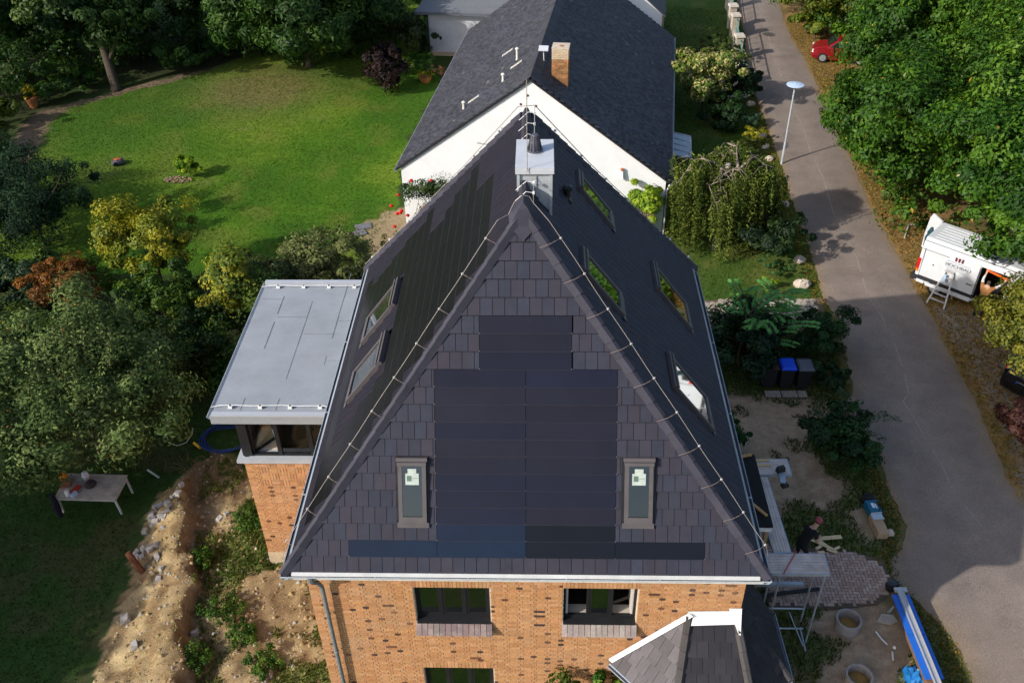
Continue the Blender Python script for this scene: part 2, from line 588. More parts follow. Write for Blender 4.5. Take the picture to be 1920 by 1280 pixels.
def build_road():
    ys = np.concatenate([np.arange(-90, -8, 6), np.arange(-8, 62, .22), np.arange(62, 141, 4)])
    r = np.random.default_rng(3)
    V, F, C = [], [], []
    cols = 9
    for y in ys:
        xl, xr = np.interp(y, _rly, _rlx), np.interp(y, _rry, _rrx)
        if -8 < y < 62:
            xl += r.uniform(-.05, .05) + .12 * (vnoise(np.array([y]), np.array([0.]), 33, 3, 1.1)[0] - .5)
            xr += r.uniform(-.05, .05) + .25 * (vnoise(np.array([y]), np.array([7.]), 34, 3, .9)[0] - .5)
        for k in range(cols):
            t = k / (cols - 1)
            x = xl + (xr - xl) * t
            z = .022 + .045 * math.sin(math.pi * t) - (.03 if k in (0, cols - 1) else 0)
            V.append((x, y, z))
            seam = math.exp(-((t - .5) / .06) ** 2)
            b = 1 + .10 * seam - .05 * math.exp(-((t - .27) / .09) ** 2) - .05 * math.exp(-((t - .75) / .09) ** 2)
            e = math.exp(-(min(t, 1 - t) / .05) ** 2)
            C.append((.215 * b + .02 * e, .172 * b, .144 * b - .03 * e))
    n = len(ys)
    for i in range(n - 1):
        for k in range(cols - 1):
            a = i * cols + k
            F.append((a, a + 1, a + cols + 1, a + cols))
    me = mesh_np('road', V, F, C, smooth=True)
    obj('road', me, mat('asphalt', vcol=True, rough=.9, spec=.2, var=.14, scale=1.1, fine=.5, fscale=42, bump=.5, bscale=60,
                        stain=(.125, .105, .095), stain_scale=.45, stain_amt=.45), kind='structure')
    # worn light seam where two lanes of asphalt meet
    mb = MB()
    pts = []
    for y in np.arange(7, 58, .5):
        xl, xr = np.interp(y, _rly, _rlx), np.interp(y, _rry, _rrx)
        pts.append((xl * .52 + xr * .48 + .07 * math.sin(y * .9) + r.uniform(-.025, .025), y))
    for (x1, y1), (x2, y2) in zip(pts[:-1], pts[1:]):
        if r.random() < .82:
            w = r.uniform(.012, .03)
            mb.add([(x1 - w, y1, .0735), (x1 + w, y1, .0735), (x2 + w, y2, .0735), (x2 - w, y2, .0735)], [(0, 1, 2, 3)])
    obj('road_seam', mb, mat('seam', (.27, .24, .205), rough=.95, var=.3, scale=9), kind='structure')
    # cast iron cover
    t = thing('manhole_cover', 'round cast iron manhole cover in the road beside the stone wall', 'manhole', (15.93, 51.1, .0))
    obj('frame_ring', MB().lathe([(.47, .06), (.47, .077), (.38, .077), (.38, .06)], (15.93, 51.1, 0), 24), mat('iron_ring', (.16, .13, .11), rough=.8), t)
    mb = MB().lathe([(.0, .083), (.36, .083), (.36, .06)], (15.93, 51.1, 0), 24)
    for a in range(4):
        mb.box((15.93, 51.1 - .21 + .14 * a, .086), (.5, .03, .012))
    obj('lid', mb, mat('iron_lid', (.10, .085, .075), rough=.7, metal=.3), t)


build_road()

# --- herringbone paver drive beside the house
drive = obj('paved_drive', MB().prism([(6.9, 4.05, .0), (8.75, 4.02, .0), (10.05, 4.2, .0), (10.7, 4.7, .0), (10.65, 5.8, .0), (9.6, 6.2, .0), (8.2, 6.25, .0), (6.9, 6.5, .0)], (0, 0, .02)),
            mat('paver_joint', (.10, .075, .05), rough=.95, var=.3), kind='structure')
_pm = []
for k in range(6):
    m_ = MB()
    c_ = [(.36, .25, .20), (.40, .285, .23), (.32, .22, .175), (.38, .27, .23), (.42, .32, .26), (.34, .23, .18)][k]
    m_.add([(-.100, -.050, 0), (.100, -.050, 0), (.100, .050, 0), (-.100, .050, 0), (-.094, -.044, .034), (.094, -.044, .034), (.094, .044, .034), (-.094, .044, .034)],
           [(4, 5, 6, 7), (0, 1, 5, 4), (1, 2, 6, 5), (2, 3, 7, 6), (3, 0, 4, 7)], c_)
    me_ = m_.mesh('paver')
    me_.materials.append(mat('paver', vcol=True, rough=.9, var=.2, scale=9, fine=.25, fscale=90))
    _pm.append(me_)
DRIVE_POLY = [(7.0, 4.15), (8.75, 4.12), (10.0, 4.3), (10.6, 4.75), (10.55, 5.75), (9.6, 6.1), (8.2, 6.15), (7.0, 6.4)]
_cands = []
_g = .104
for row in range(-40, 40):
    for s in range(-20, 20):
        bx = row + s * 4
        by = row
        _cands.append(((bx + 0) * _g, by * _g, 0.0))
        _cands.append(((bx + 1.5) * _g, (by - .5) * _g, math.pi / 2))
_n = 0
for x, y, rz in _cands:
    X_, Y_ = 8.8 + x, 5.1 + y
    if inpoly(np.array([X_]), np.array([Y_]), DRIVE_POLY)[0] and _n < 400:
        o = bpy.data.objects.new('paver', _pm[RNG.integers(0, 6)])
        COL.objects.link(o)
        o.parent = drive
        o.location = (X_, Y_, .006 + RNG.uniform(-.006, .006))
        o.rotation_euler = (RNG.uniform(-.02, .02), RNG.uniform(-.02, .02), rz + RNG.uniform(-.012, .012))
        _n += 1

# --- hexagonal paving of the garden path
PATH_POLY = [(6.4, 17.9), (11.55, 17.7), (11.75, 19.5), (9.6, 19.5), (6.4, 19.3)]
path = obj('garden_path', MB().prism([(6.4, 17.8, -.01), (11.9, 17.8, -.01), (12.1, 19.6, -.01), (6.4, 19.4, -.01)], (0, 0, .02)),
           mat('path_joint', (.12, .09, .06), rough=.95, var=.3), kind='structure')
_hm = []
for k in range(4):
    c_ = [(.36, .30, .24), (.40, .34, .28), (.32, .27, .215), (.37, .29, .24)][k]
    a_ = [(math.cos(math.pi / 6 + i * math.pi / 3), math.sin(math.pi / 6 + i * math.pi / 3)) for i in range(6)]
    m_ = MB().add([(x * .150, y * .150, 0) for x, y in a_] + [(x * .141, y * .141, .035) for x, y in a_],
                  [(6, 7, 8, 9, 10, 11)] + [(i, (i + 1) % 6, 6 + (i + 1) % 6, 6 + i) for i in range(6)], c_)
    me_ = m_.mesh('hexagon_slab')
    me_.materials.append(MATS['paver'])
    _hm.append(me_)
for i in range(25):
    for j in range(12):
        X_ = 6.4 + i * .27 + (j % 2) * .135
        Y_ = 17.75 + j * .234
        if inpoly(np.array([X_]), np.array([Y_]), PATH_POLY)[0]:
            o = bpy.data.objects.new('hexagon_slab', _hm[RNG.integers(0, 4)])
            COL.objects.link(o)
            o.parent = path
            o.location = (X_, Y_, RNG.uniform(-.006, .006) - .004)
            o.rotation_euler = (RNG.uniform(-.02, .02), RNG.uniform(-.02, .02), 0)
# ------------------------------------------------------------------ the brick house with the tiled solar roof
HX, EZ, ZR, HA, HL = 5.25, 6.33, 13.237, 3.62, 12.02      # half width, eave height, ridge height, hip depth, length
RISE = ZR - EZ
TH_H, TH_M = math.atan2(RISE, HA), math.atan2(RISE, HX)
FRONT = Frame((0, 0, EZ), (1, 0, 0), (0, math.cos(TH_H), math.sin(TH_H)))
RIGHT = Frame((HX, 0, EZ), (0, 1, 0), (-math.cos(TH_M), 0, math.sin(TH_M)))
LEFT = Frame((-HX, 0, EZ), (0, -1, 0), (math.cos(TH_M), 0, math.sin(TH_M)))
BACK = Frame((0, HL, EZ), (-1, 0, 0), (0, -math.cos(TH_H), math.sin(TH_H)))
SL_H, SL_M = math.hypot(RISE, HA), math.hypot(RISE, HX)
ROW, TW, PW, S0 = .3704, .252, 1.885, .123
S0M = .44          # the side slopes start further in, beside wide gutters


def s_of(fr, i):
    return (S0 if fr in (FRONT, BACK) else S0M) + i * ROW

house = thing('brick_house', 'orange brick house with dark hipped roof of tiles and solar panels', 'house', (0, 6, 0))

m_tile = mat('roof_tile', vcol=True, rough=.7, spec=.2, var=.16, scale=3.0, fine=.22, fscale=150, bump=.15, bscale=120)
m_panel = mat('solar_glass', vcol=True, rough=.3, spec=.3, var=.22, scale=.9, fine=.2, fscale=170)
m_zinc = mat('zinc', (.42, .45, .48), rough=.45, metal=.2, spec=.5, var=.2, scale=3.0, fine=.08)
m_white = mat('white_sheet', (.72, .73, .74), rough=.45, var=.08, scale=2)
m_dark = mat('underlay', (.018, .017, .02), rough=.9, var=.2)
m_wire = mat('bare_wire', (.42, .37, .32), rough=.4, metal=.4, var=.1)
m_clip = mat('clip_white', (.75, .74, .72), rough=.5, var=.1)
m_frame = mat('window_cladding', (.085, .075, .078), rough=.5, spec=.4, var=.15, scale=4, fine=.1)
m_black = mat('black_frame', (.012, .012, .014), rough=.5, spec=.4, var=.2)
m_glass = glass_mat('pane_glass', (.40, .46, .44), .22)
m_glass2 = glass_mat('roof_pane', (.25, .32, .30), .06)
m_dim = mat('dim_room', (.05, .045, .04), rough=.9, var=.3, scale=1.5)

# body of the roof under the tiles
mb = MB()
t_ = .03
A = [(-HX + t_, t_, EZ - .03), (HX - t_, t_, EZ - .03), (HX - t_, HL - t_, EZ - .03), (-HX + t_, HL - t_, EZ - .03), (0, HA, ZR - .05), (0, HL - HA, ZR - .05)]
mb.add(A, [(0, 1, 4), (1, 2, 5, 4), (2, 3, 5), (3, 0, 4, 5), (3, 2, 1, 0)], (.02, .019, .022))
roof = obj('roof', mb, m_dark, house)

TILE_C = (.032, .032, .047)


def hip_x(fr, s):
    """half extent limits (u0,u1) of a slope at distance s from the eave"""
    if fr is FRONT or fr is BACK:
        d = HX * (1 - s / SL_H)
        return -d, d
    k = HA * s / SL_M
    return (k, HL - k) if fr is RIGHT else (-(HL - k), -k)


def tile_poly(fr, u0, u1, s, ov=.055):
    """tile outline clipped at the hips"""
    p = [(u0, s), (u1, s), (u1, s + ROW + ov), (u0, s + ROW + ov)]
    if fr is FRONT or fr is BACK:
        k = HX / SL_H
        p = clip(p, 1, k, HX - .06)
        p = clip(p, -1, k, HX - .06) if len(p) > 2 else p
    else:
        k = HA / SL_M
        lo, hi = (0, HL) if fr is RIGHT else (-HL, 0)
        p = clip(p, 1, k, hi - .05)
        p = clip(p, -1, k, -lo - .05) if len(p) > 2 else p
    if len(p) < 3:
        return None
    return p


def free_intervals(a, b, holes):
    out = [(a, b)]
    for h0, h1 in holes:
        nxt = []
        for x0, x1 in out:
            if h1 <= x0 or h0 >= x1:
                nxt.append((x0, x1))
                continue
            if h0 > x0:
                nxt.append((x0, h0))
            if h1 < x1:
                nxt.append((h1, x1))
        out = nxt
    return [(x0, x1) for x0, x1 in out if x1 - x0 > .02]


def cover(fr, nrows, panels, wins, lo_h=.040):
    """returns the outlines of all tiles of a slope"""
    tiles = []
    for i in range(nrows):
        s = s_of(fr, i)
        a, b = hip_x(fr, s)
        holes = [(p0, p1) for (r, p0, p1) in panels if r == i]
        for (w0, w1, s0, s1) in wins:
            if s + ROW * .55 > s0 and s + ROW * .35 < s1:
                holes.append((w0, w1))
        off = TW * .5 * (i % 2)
        for x0, x1 in free_intervals(a, b, holes):
            k0 = math.floor((x0 - off) / TW)
            k1 = math.ceil((x1 - off) / TW)
            for k in range(k0, k1):
                u0, u1 = max(x0, off + k * TW) + .0055, min(x1, off + (k + 1) * TW) - .0055
                if u1 - u0 < .015:
                    continue
                p = tile_poly(fr, u0, u1, s)
                if p:
                    tiles.append((i, s, p))
    return tiles


def tile_h(s):
    return lambda v: .050 - .036 * (v - s) / ROW


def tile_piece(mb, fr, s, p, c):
    """tile body plus a lower rim painted dark as the shadow gap"""
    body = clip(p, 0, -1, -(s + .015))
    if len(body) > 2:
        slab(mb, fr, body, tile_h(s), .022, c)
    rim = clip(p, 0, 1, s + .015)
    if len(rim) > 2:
        slab(mb, fr, rim, lambda v: .050 - .0015 - .03 * (s + .015 - v) / .015, .012, tuple(x * .35 for x in c))  # rim colour darkened to draw the shadow line between tile rows
    return mb


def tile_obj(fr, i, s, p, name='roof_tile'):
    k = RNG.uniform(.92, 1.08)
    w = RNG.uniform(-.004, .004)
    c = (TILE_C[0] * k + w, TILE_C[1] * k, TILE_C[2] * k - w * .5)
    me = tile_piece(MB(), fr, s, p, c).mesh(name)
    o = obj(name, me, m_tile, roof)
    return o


# ---- front slope: panels and tiles
WIN_F = [(-2.68, -1.99, 1.24, 2.72), (2.05, 2.74, 1.26, 2.74)]
X0 = .042
front_panels = [(1, X0 + k * PW, X0 + (k + 1) * PW) for k in (-2, -1, 0, 1)]
for r_ in range(2, 12):
    front_panels += [(r_, X0 + k * PW, X0 + (k + 1) * PW) for k in (-1, 0)]
for r_ in (12, 13, 14):
    front_panels += [(r_, X0 - PW / 2, X0 + PW / 2)]
PAN_C = [(.0098, .0092, .0175), (.0104, .0098, .0175), (.0085, .0085, .0185), (.0092, .0090, .0160), (.0080, .0084, .0195), (.0112, .0102, .0180)]


def panel_obj(fr, r, p0, p1, dark=1.0, c=None):
    s = s_of(fr, r)
    c = c or PAN_C[RNG.integers(0, len(PAN_C))]
    _k = RNG.uniform(.9, 1.1)
    c = tuple(x * dark * _k for x in c)
    h = lambda v: .046 - .030 * (v - s) / ROW
    mb = slab(MB(), fr, [(p0 + .004, s + .002), (p1 - .004, s + .002), (p1 - .004, s + ROW + .03), (p0 + .004, s + ROW + .03)], h, .016, c)
    o = obj('solar_panel', mb, m_panel, roof)
    mb2 = slab(MB(), fr, [(p0 + .004, s - .003), (p1 - .004, s - .003), (p1 - .004, s + .0035), (p0 + .004, s + .0035)], .0475, .016, (.10, .085, .085))
    return o, mb2


edge = MB()
for r_, a_, b_ in front_panels:
    c_ = None
    if r_ == 1:
        c_ = (.005, .012, .030) if a_ < -.5 else (.003, .004, .009)  # sky and dark tree reflections painted into the lowest panel rows
    elif r_ == 2:
        c_ = (.006, .011, .028) if a_ < -.5 else (.003, .004, .008)
    o_, e_ = panel_obj(FRONT, r_, a_, b_, c=c_)
    edge.add(e_.v, e_.f, (.024, .022, .030))
    for q_ in (a_, b_):
        slab(edge, FRONT, [(q_ - .007, S0 + r_ * ROW + .01), (q_ + .007, S0 + r_ * ROW + .01), (q_ + .007, S0 + r_ * ROW + .024), (q_ - .007, S0 + r_ * ROW + .024)], .050, .01, (.22, .20, .18))
front_tiles = cover(FRONT, 23, front_panels, WIN_F)
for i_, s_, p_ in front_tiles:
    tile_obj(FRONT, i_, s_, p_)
NIND = len(front_tiles)

# ---- left slope: mostly panels (frame u runs along -y)
WIN_L = [(-7.72, -6.44, 1.52, 3.25), (-5.42, -4.12, 1.50, 3.22)]
left_panels = []
for r_ in range(1, 19):
    s_ = S0M + r_ * ROW
    k_ = HA * s_ / SL_M
    y0_, y1_ = k_ + HA * ROW / SL_M + .22, HL - k_ - HA * ROW / SL_M - .30
    y_ = y0_ + .12 * (r_ % 3)
    while y_ + PW <= y1_:
        bad = False
        for w0, w1, s0, s1 in WIN_L:
            if y_ < -w0 + .04 and y_ + PW > -w1 - .04 and s_ + ROW > s0 - .12 and s_ < s1 + .05:
                bad = True
        if bad:
            y_ += .1
            continue
        left_panels.append((r_, -(y_ + PW), -y_))
        y_ += PW
for r_, a_, b_ in left_panels:
    o_, e_ = panel_obj(LEFT, r_, a_, b_, dark=.7, c=(.007, .0065, .010))
    edge.add(e_.v, e_.f, (.05, .042, .048))
obj('panel_edge_strips', edge, mat('panel_edge', vcol=True, rough=.5, spec=.4, var=.3, scale=5), roof, kind='stuff')


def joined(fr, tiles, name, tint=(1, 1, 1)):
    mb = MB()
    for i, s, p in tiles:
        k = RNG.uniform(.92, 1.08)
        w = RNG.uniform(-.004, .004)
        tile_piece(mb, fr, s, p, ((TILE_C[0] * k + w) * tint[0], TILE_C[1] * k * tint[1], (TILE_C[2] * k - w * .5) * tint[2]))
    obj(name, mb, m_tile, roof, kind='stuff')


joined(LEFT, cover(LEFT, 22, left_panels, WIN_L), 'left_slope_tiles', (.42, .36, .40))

# ---- right slope: tiles, the nearest ones one by one
WIN_R = [(7.45, 8.35, 5.15, 6.75), (3.72, 4.70, 5.15, 6.78), (7.05, 8.36, 1.55, 3.38), (3.17, 4.47, 1.52, 3.36)]
rt = cover(RIGHT, 22, [], WIN_R)
_cp = Vector((0.355, -12.65, 22.42))
rt.sort(key=lambda t: (RIGHT.p(t[2][0][0], t[2][0][1]) - _cp).length)
nb = max(0, 300 - NIND)
for i_, s_, p_ in rt[:nb]:
    tile_obj(RIGHT, i_, s_, p_)
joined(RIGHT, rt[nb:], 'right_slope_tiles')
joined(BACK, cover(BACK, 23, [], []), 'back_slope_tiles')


# ---- hip and ridge tiles
def cap_tile(a, b, n1, n2, w=.125, lift=.03, name='hip_tile'):
    """angular cap over an edge from a to b; n1, n2 are the normals of the two slopes"""
    a, b = Vector(a), Vector(b)
    d = (b - a).normalized()
    up = (n1 + n2).normalized()
    s1 = n1.cross(d)
    if s1.dot(n2) > 0:
        s1 = -s1
    s1 = (s1 - d * s1.dot(d)).normalized()
    s2 = n2.cross(d)
    if s2.dot(n1) > 0:
        s2 = -s2
    s2 = (s2 - d * s2.dot(d)).normalized()
    side = s1.cross(d).normalized()
    k = RNG.uniform(.9, 1.12)
    c = (.042 * k, .041 * k, .056 * k)
    prof = []
    e = .04
    for s, n in ((s1, n1), (None, None), (s2, n2)):
        if s is None:
            prof.append(up * (lift + .06) + (s1 - up * s1.dot(up)).normalized() * e)
            prof.append(up * (lift + .06) + (s2 - up * s2.dot(up)).normalized() * e)
        else:
            prof.append(s * w + n * (lift + .012))
    prof = [prof[0], prof[1], prof[2], prof[3]]
    lo = [a + q + up * .014 for q in prof] + [a + q - up * .03 for q in prof[::-1]]
    hi = [b + d * .03 + q - up * .008 for q in prof] + [b + d * .03 + q - up * .05 for q in prof[::-1]]
    mb = MB().loft([lo, hi], c)
    if len(mb.v):
        pass
    return obj(name, mb, m_tile, roof)


def cap_run(a, b, n1, n2, n, name='hip_tile'):
    a, b = Vector(a), Vector(b)
    for i in range(n):
        cap_tile(a.lerp(b, i / n), a.lerp(b, (i + .985) / n), n1, n2, name=name)


APF, APB = Vector((0, HA, ZR + .0)), Vector((0, HL - HA, ZR + .0))
CFL, CFR = Vector((-HX, 0, EZ)), Vector((HX, 0, EZ))
CBL, CBR = Vector((-HX, HL, EZ)), Vector((HX, HL, EZ))
cap_run(CFL.lerp(APF, .012), APF.lerp(CFL, .012), FRONT.n, LEFT.n, 24)
cap_run(CFR.lerp(APF, .012), APF.lerp(CFR, .012), FRONT.n, RIGHT.n, 24)
cap_run(CBL.lerp(APB, .012), APB.lerp(CBL, .02), BACK.n, LEFT.n, 24)
cap_run(CBR.lerp(APB, .012), APB.lerp(CBR, .02), BACK.n, RIGHT.n, 24)
cap_run(APF + Vector((0, .1, .0)), Vector((0, 4.95, ZR)), LEFT.n, RIGHT.n, 4, 'ridge_tile')
cap_run(Vector((0, 5.95, ZR)), APB, LEFT.n, RIGHT.n, 8, 'ridge_tile')
# cap at the meeting of the hips
mb = MB()
c_ = APF
mb.add([c_ + Vector(q) for q in ((0, -.36, -.50), (-.27, -.20, -.26), (-.30, .0, -.10), (-.17, .30, .02), (0, .32, .17), (.17, .30, .02), (.30, .0, -.10), (.27, -.20, -.26), (0, -.02, .19), (-.10, -.10, .08), (.10, -.10, .08))],
       [(0, 7, 10, 9, 1), (9, 10, 8), (1, 9, 2), (2, 9, 8, 3), (3, 8, 4), (4, 8, 5), (5, 8, 10, 6), (6, 10, 7)], (.040, .039, .054))
obj('hip_junction_cap', mb, m_tile, roof)


# ---- lightning conductor along hips and ridge
def conductor(pts, clips_every, side, up):
    pts = [Vector(p) for p in pts]
    return pts


m_cl2 = mat('clip_metal', vcol=True, rough=.5, var=.1)
wire = MB()
wl, wr = [], []
nl, nr = (FRONT.n + LEFT.n).normalized(), (FRONT.n + RIGHT.n).normalized()
offl, offr = LEFT.n * .22 + Vector((-.10, .0, .04)), RIGHT.n * .22 + Vector((.10, .0, .04))
wl.append(CFL + Vector((-.03, .42, .06)))
wr.append(CFR + Vector((.03, .42, .06)))
for t in np.linspace(.085, .955, 40):
    wl.append(CFL.lerp(APF, t) + offl + Vector((0, 0, .01 * math.sin(t * 29))))
    wr.append(CFR.lerp(APF, t) + offr + Vector((0, 0, .01 * math.sin(t * 31))))
top = [APF + Vector(q) for q in ((-.30, .05, -.12), (-.18, .12, .12), (-.02, .18, .24), (.12, .2, .20), (.20, .15, .08))]
wire.tube(wl + top[:4] + [top[4]], .0062, 5)
wire.tube(wr + [top[4], APF + Vector((.20, .6, .10)), Vector((.20, 4.60, ZR + .12)), Vector((.10, 4.62, ZR + .32))], .0062, 5)
wire.tube([Vector((.20, 5.9, ZR + .14)), Vector((.20, 7.0, ZR + .15)), APB + Vector((.2, 0, .15)), APB.lerp(CBR, .3) + (BACK.n + RIGHT.n).normalized() * .14, APB.lerp(CBR, .98) + (BACK.n + RIGHT.n).normalized() * .14], .011, 5)
wire.tube([APB + Vector((.2, 0, .15)), APB + Vector((-.2, 0, .12)), APB.lerp(CBL, .3) + (BACK.n + LEFT.n).normalized() * .14, APB.lerp(CBL, .98) + (BACK.n + LEFT.n).normalized() * .14], .011, 5)
cond = obj('lightning_conductor', wire, m_wire, house)
for cc, off, n1, n2, sg in ((CFL, offl, FRONT.n, LEFT.n, -1), (CFR, offr, FRONT.n, RIGHT.n, 1)):
    for t in np.linspace(.09, .91, 10):
        p = cc.lerp(APF, t)
        mb = MB().box(p + off, (.036, .036, .036), .6, (.5, .48, .46))
        d = (APF - cc).normalized()
        q = p + FRONT.n * .10 + Vector((-sg * .15, -.04, -.02))
        r_ = p + (n1 + n2).normalized() * .16
        mb.tube([p + off, r_ + off * .35, r_ + FRONT.n * .03, q if sg > 0 else r_ + FRONT.n * .01], .0042, 4, (.26, .19, .155))
        obj('wire_clip', mb, m_cl2, cond)
for y_ in (4.1, 4.55, 6.3, 6.8, 7.4, 8.0):
    mb = MB().box((.20, y_, ZR + .13), (.045, .045, .05)).tube([(.2, y_, ZR + .13), (.05, y_, ZR + .155), (-.17, y_, ZR - .05)], .007, 4)
    obj('wire_clip', mb, m_clip, cond)
for cb, sg in ((CBL, -1), (CBR, 1)):
    for t in np.linspace(.12, .92, 7):
        obj('wire_clip', MB().box(APB.lerp(cb, t) + (BACK.n + (LEFT.n if sg < 0 else RIGHT.n)).normalized() * .14, (.05, .05, .05), .5), m_clip, cond)


# ---- roof windows
def roof_window(fr, u0, u1, s0, s1, glass=m_glass2, white_reflection=False, note=False, hood_up=True):
    w = obj('roof_window', window_frame(fr, u0, u1, s0, s1), m_frame, house)
    b = .085
    gm = slab(MB(), fr, [(u0 + b, s0 + b + .04), (u1 - b, s0 + b + .04), (u1 - b, s1 - b - .08), (u0 + b, s1 - b - .08)], .085, .008)
    obj('pane', gm, glass, w)
    # top hood box and bottom apron
    mb = MB()
    slab(mb, fr, [(u0 - .01, s1 - .14), (u1 + .01, s1 - .14), (u1 + .01, s1 - .07), (u0 - .01, s1 - .07)], .165, .12)
    slab(mb, fr, [(u0 - .03, s1 - .06), (u1 + .03, s1 - .06), (u1 + .03, s1 + .02), (u0 - .03, s1 + .02)], .135, .10)
    obj('hood', mb, m_frame, w)
    mb = slab(MB(), fr, [(u0 - .04, s0 - .13), (u1 + .04, s0 - .13), (u1 + .04, s0 - .005), (u0 - .04, s0 - .005)], lambda v: .062 + .05 * (v - s0 + .13), .02)
    obj('apron', mb, m_frame, w)
    # shaft beneath the glass; the pale one paints a white reflection
    sh = MB()
    P = [fr.p(a, s, .02) for a, s in ((u0 + .06, s0 + .06), (u1 - .06, s0 + .06), (u1 - .06, s1 - .06), (u0 + .06, s1 - .06))]
    Q = [p - fr.n * .35 for p in P]
    obj('shaft', sh.add(P + Q, [(0, 1, 5, 4), (1, 2, 6, 5), (2, 3, 7, 6), (3, 0, 4, 7), (4, 5, 6, 7)]),
        mat('reflection_shaft', (.74, .75, .68), rough=.8, var=.1) if white_reflection else m_dim, w)
    if note:
        sv = s1 - b - .16
        c = (u0 + u1) / 2
        hw = (u1 - u0) / 2 - .155
        n = MB()
        slab(n, fr, [(c - hw, sv - .33), (c + hw, sv - .33), (c + hw, sv - .08), (c - hw, sv - .08)], .089, .003)
        slab(n, fr, [(c - .09, sv - .085), (c + .09, sv - .085), (c + .09, sv + .02), (c - .09, sv + .02)], .0895, .003)
        obj('sticker', n, mat('paper', (.40, .45, .41), rough=.8, var=.2, scale=9), w)
        d = MB()
        slab(d, fr, [(c - hw + .03, sv - .25), (c - hw + .13, sv - .25), (c - hw + .13, sv - .13), (c - hw + .03, sv - .13)], .0902, .002)
        slab(d, fr, [(c, sv - .19), (c + hw - .02, sv - .19), (c + hw - .02, sv - .18), (c, sv - .18)], .0902, .002)
        obj('sticker_print', d, mat('print_dark', (.10, .15, .12), rough=.8), w)
    return w


def window_frame(fr, u0, u1, s0, s1, b=.085, h=.11):
    mb = MB()
    slab(mb, fr, [(u0, s0), (u1, s0), (u1, s0 + b + .04), (u0, s0 + b + .04)], h, .16)
    slab(mb, fr, [(u0, s1 - b - .08), (u1, s1 - b - .08), (u1, s1), (u0, s1)], h, .16)
    slab(mb, fr, [(u0, s0 + b + .04), (u0 + b, s0 + b + .04), (u0 + b, s1 - b - .08), (u0, s1 - b - .08)], h + .002, .16)
    slab(mb, fr, [(u1 - b, s0 + b + .04), (u1, s0 + b + .04), (u1, s1 - b - .08), (u1 - b, s1 - b - .08)], h + .002, .16)
    # dark gutter channels at both sides
    return mb


for k_, (u0, u1, s0, s1) in enumerate(WIN_F):
    roof_window(FRONT, u0 + .05, u1 - .05, s0 + .05, s1 - .03, note=True, glass=m_glass2)
    mb = MB()
    for a_ in (u0 + .0, u1 - .045):
        slab(mb, FRONT, [(a_, s0 + .05), (a_ + .045, s0 + .05), (a_ + .045, s1), (a_, s1)], .035, .03)
    obj('side_channel', mb, m_black, house)
for u0, u1, s0, s1 in WIN_L:
    roof_window(LEFT, u0 + .06, u1 - .06, s0 + .06, s1 - .04, white_reflection=True, glass=glass_mat('reflection_pane', (.92, .93, .88), .12))
for u0, u1, s0, s1 in WIN_R:
    roof_window(RIGHT, u0 + .06, u1 - .06, s0 + .06, s1 - .04, glass=glass_mat('mirror_pane', (.18, .2, .18), .62))

# ---- vent pipe on the right slope
mb = MB()
p_ = RIGHT.p(6.38, 7.1, .0)
slab(mb, RIGHT, [(6.26, 6.98), (6.5, 6.98), (6.5, 7.22), (6.26, 7.22)], .06, .03)
mb.lathe([(.075, 0), (.075, .22), (.12, .23), (.12, .30), (.05, .34)], p_, 12)
obj('roof_vent', mb, m_black, house)

# ---- zinc clad chimney with cowl
cx0, cx1, cy0, cy1 = -.15, .59, 4.66, 5.95
CZ = 13.62
ch = obj('chimney', MB().box(((cx0 + cx1) / 2, (cy0 + cy1) / 2, 12.45), (cx1 - cx0 - .10, cy1 - cy0 - .08, 2.3)), m_zinc, house)
mb = MB().box(((cx0 + cx1) / 2, (cy0 + cy1) / 2, CZ), (cx1 - cx0 + .06, cy1 - cy0 + .06, .06))
mb.box(((cx0 + cx1) / 2, cy0 - .025, CZ - .06), (cx1 - cx0 + .06, .02, .10))
mb.box((cx1 + .025, (cy0 + cy1) / 2, CZ - .06), (.02, cy1 - cy0 + .06, .10))
obj('chimney_cap', mb, mat('zinc_cap', (.50, .52, .56), rough=.5, metal=.1, var=.1, scale=3), ch)
mb = MB()
for x_ in (cx0 + .04, cx0 + .40):
    mb.box((x_, cy0 + .03, 12.6), (.018, .025, 1.9))
mb.box((cx1 - .03, cy0 + .03, 12.4), (.06, .06, 2.3))
mb.box((cx0 + .03, cy0 + .03, 12.9), (.06, .06, 1.2))
obj('standing_seam', mb, m_zinc, ch)
cw = (.22, 5.42, CZ + .03)
cowl = obj('cowl', MB().lathe([(.17, 0), (.17, .04), (.135, .06), (.125, .22), (.10, .34), (.06, .38), (.0, .385)], cw, 18), mat('cowl_metal', (.10, .10, .125), rough=.45, metal=.4, var=.15), ch, smooth=False)
mb = MB()
for k in range(12):
    a = 2 * math.pi * k / 12
    mb.bar((cw[0] + .15 * math.cos(a), cw[1] + .15 * math.sin(a), cw[2] + .05), (cw[0] + .09 * math.cos(a), cw[1] + .09 * math.sin(a), cw[2] + .36), .014)
obj('cowl_rib', mb, m_black, cowl)
obj('cowl_ring', MB().lathe([(.19, -.005), (.19, .012), (.0, .012)], cw, 18), m_zinc, cowl)
obj('lightning_rod', MB().tube([(.07, 4.60, ZR + .35), (.07, 4.60, ZR + 2.3)], .009, 6), m_wire, house)


